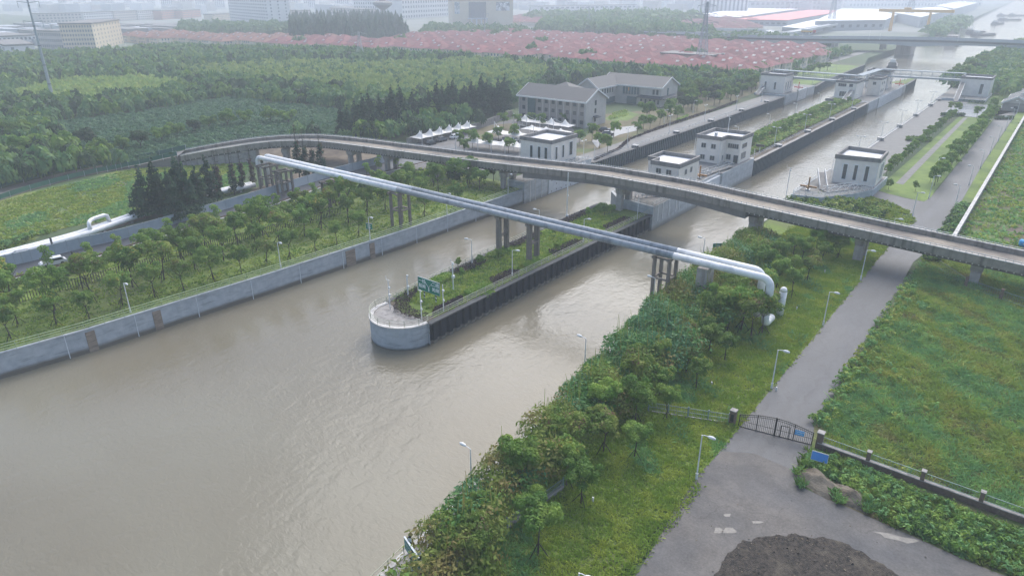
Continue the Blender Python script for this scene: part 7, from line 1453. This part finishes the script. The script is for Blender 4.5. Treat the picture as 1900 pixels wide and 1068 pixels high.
# barges
def barge(px_, py_, L_, rz, label, z=WZ, full=True):
    a, c = G(px_, py_, WZ); t = thing('barge', (a, c, WZ), label, 'barge', rz=rz); W2 = L_ * .11
    sec = [(-.5, .85, .3), (-.46, 1, 0), (.3, 1, 0), (.43, .75, .1), (.5, .15, .5)]; vs = []
    for f, w_, r in sec: x = f * L_; y = W2 * w_; vs += [(x, -y * .8, -.3), (x, y * .8, -.3), (x, y, 1.7 + r * 1.5), (x, -y, 1.7 + r * 1.5)]
    fs = [(0, 3, 2, 1)] + [(i * 4 + k, i * 4 + (k + 1) % 4, (i + 1) * 4 + (k + 1) % 4, (i + 1) * 4 + k) for i in range(len(sec) - 1) for k in range(4)] + [(16, 17, 18, 19)]
    MB().add(vs, fs).build('hull', m_hull, t, local=True); MB().box(-L_ * .46, -L_ * .28, -W2 * .7, W2 * .7, 1.7, 4.4).build('deckhouse', m_band, t, local=True); MB().box(-L_ * .43, -L_ * .34, -W2 * .5, W2 * .5, 4.4, 6.6).build('wheelhouse', m_bldw, t, local=True)
    MB().box(-L_ * .22, L_ * .34, -W2 * .75, W2 * .75, 1.7, 2.9).build('cargo_hold', m_band, t, local=True); MB().tube([(L_ * .38, 0, 2), (L_ * .38, 0, 6)], .15, 6).build('mast', m_galv, t, local=True)
barge(1655, 124, 34, rad(100), 'dark barge just beyond the footbridge'); barge(1826, 66, 52, rad(70), 'long dark barge nearest beyond the road bridge on the right'); barge(1812, 62, 44, rad(70), 'second barge lying alongside the long dark one'); barge(1852, 45, 50, rad(80), 'lone barge in mid river far beyond the road bridge')
barge(1875, 38, 60, rad(60), 'hazy barge of the far group, the nearest'); barge(1890, 30, 60, rad(60), 'hazy barge of the far group, the right hand one'); barge(1868, 30, 55, rad(60), 'hazy barge of the far group, the left hand one')
# pylons
def lattice(px_, py_, H_, base, label, arms=3, rz=.6, aw=8, pz=.0):
    a, c = G(px_, py_); t = thing('lattice_pylon', (a, c, 0), label, 'pylon', rz=rz); q = MB(); n = 11; w_ = lambda f: base * (1 - f) ** 1.4 + 1.0; th = H_ / 130
    for i in range(n):
        f0, f1 = i / n, (i + 1) / n; z0, z1 = H_ * f0, H_ * f1; a0, a1 = w_(f0) / 2, w_(f1) / 2; C0 = [(-a0, -a0, z0), (a0, -a0, z0), (a0, a0, z0), (-a0, a0, z0)]; C1 = [(-a1, -a1, z1), (a1, -a1, z1), (a1, a1, z1), (-a1, a1, z1)]
        for k in range(4): q.bar(C0[k], C1[k], th); q.bar(C0[k], C1[(k + 1) % 4], th * .6); q.bar(C0[(k + 1) % 4], C1[k], th * .6); q.bar(C1[k], C1[(k + 1) % 4], th * .5)
    q.build('tower', m_galv, t, local=True)
    for j in range(arms):
        z = H_ * (.70 + .12 * j); l = aw * (1 - .15 * j); q = MB()
        for s in (-1, 1): q.bar((0, 0, z + 1.5), (s * l, 0, z), th * .8); q.bar((0, 0, z - .3), (s * l, 0, z), th * .8); q.bar((s * l, 0, z), (s * l, 0, z - 1.8), th * .5)
        q.build('crossarm', m_galv, t, local=True)
    return t
lattice(1300, 128, 43, 7, 'big lattice pylon standing among the nearer red roofs', rz=.75, aw=9); lattice(1540, 53, 70, 9, 'tall hazy lattice pylon behind the road bridge, left of the gantry crane'); lattice(1684, 42, 90, 10, 'very hazy lattice pylon behind the gantry crane'); lattice(670, 118, 22, 6, 'small lattice pylon rising from the wood in front of the villas'); lattice(1091, 62, 32, 8, 'hazy lattice pylon before the rounded wood')
def mono(px_, py_, H_, r, label, arms=((.98, 6), (.8, 6), (.6, 0))):
    a, c = G(px_, py_); t = thing('steel_pylon', (a, c, 0), label, 'pylon', rz=.66); MB().tube([(0, 0, 0), (0, 0, H_)], r, 10, r2=r * .35).build('pole', m_galv, t, local=True); q = MB()
    for k in range(1, 6): z = H_ * k / 6; MB().tube([(0, 0, z - .12), (0, 0, z + .12)], r * (1 - .65 * k / 6) + .12, 10).build('flange', m_black, t, local=True)
    for f, l in arms:
        if l:
            z = H_ * f; q = MB(); [q.bar((0, 0, z), (s * l, 0, z + .6), .25) for s in (-1, 1)]; [q.tube([(s * l, 0, z + .6), (s * l, 0, z - 2.2)], .12, 5) for s in (-1, 1)]; q.build('crossarm', m_galv, t, local=True)
    return t
mono(100, 190, 52, .85, 'tall slim grey steel pylon at the left edge rising from the woods', ((.86, 5), (.70, 4.5))); mono(900, 78, 28, .6, 'slim dark steel pole pylon among the red roofs', ((.97, 4), (.8, 3)))
# =================================================================== HAZE
hz = MB().box(-5700, 2450, -320, 4800, -5.8, 118).build('haze', None) if False else None
me = bpy.data.meshes.new('haze'); q = MB().box(-5750, 2600, -420, 4900, -6.4, 130); me.from_pydata(q.v, [], q.f); hz = bpy.data.objects.new('haze', me); COL.objects.link(hz); hz['kind'] = 'stuff'; hz['label'] = 'pale blue mist thickening towards the horizon'; hz['category'] = 'haze'
mh = bpy.data.materials.new('haze_air'); mh.use_nodes = True; n = mh.node_tree.nodes; n.remove(n['Principled BSDF']); pv = n.new('ShaderNodeVolumePrincipled'); mh.node_tree.links.new(pv.outputs[0], n['Material Output'].inputs['Volume'])
pv.inputs['Color'].default_value = (0.88, 0.935, 1.0, 1); pv.inputs['Density'].default_value = 0.00052; pv.inputs['Anisotropy'].default_value = 0.0; me.materials.append(mh)
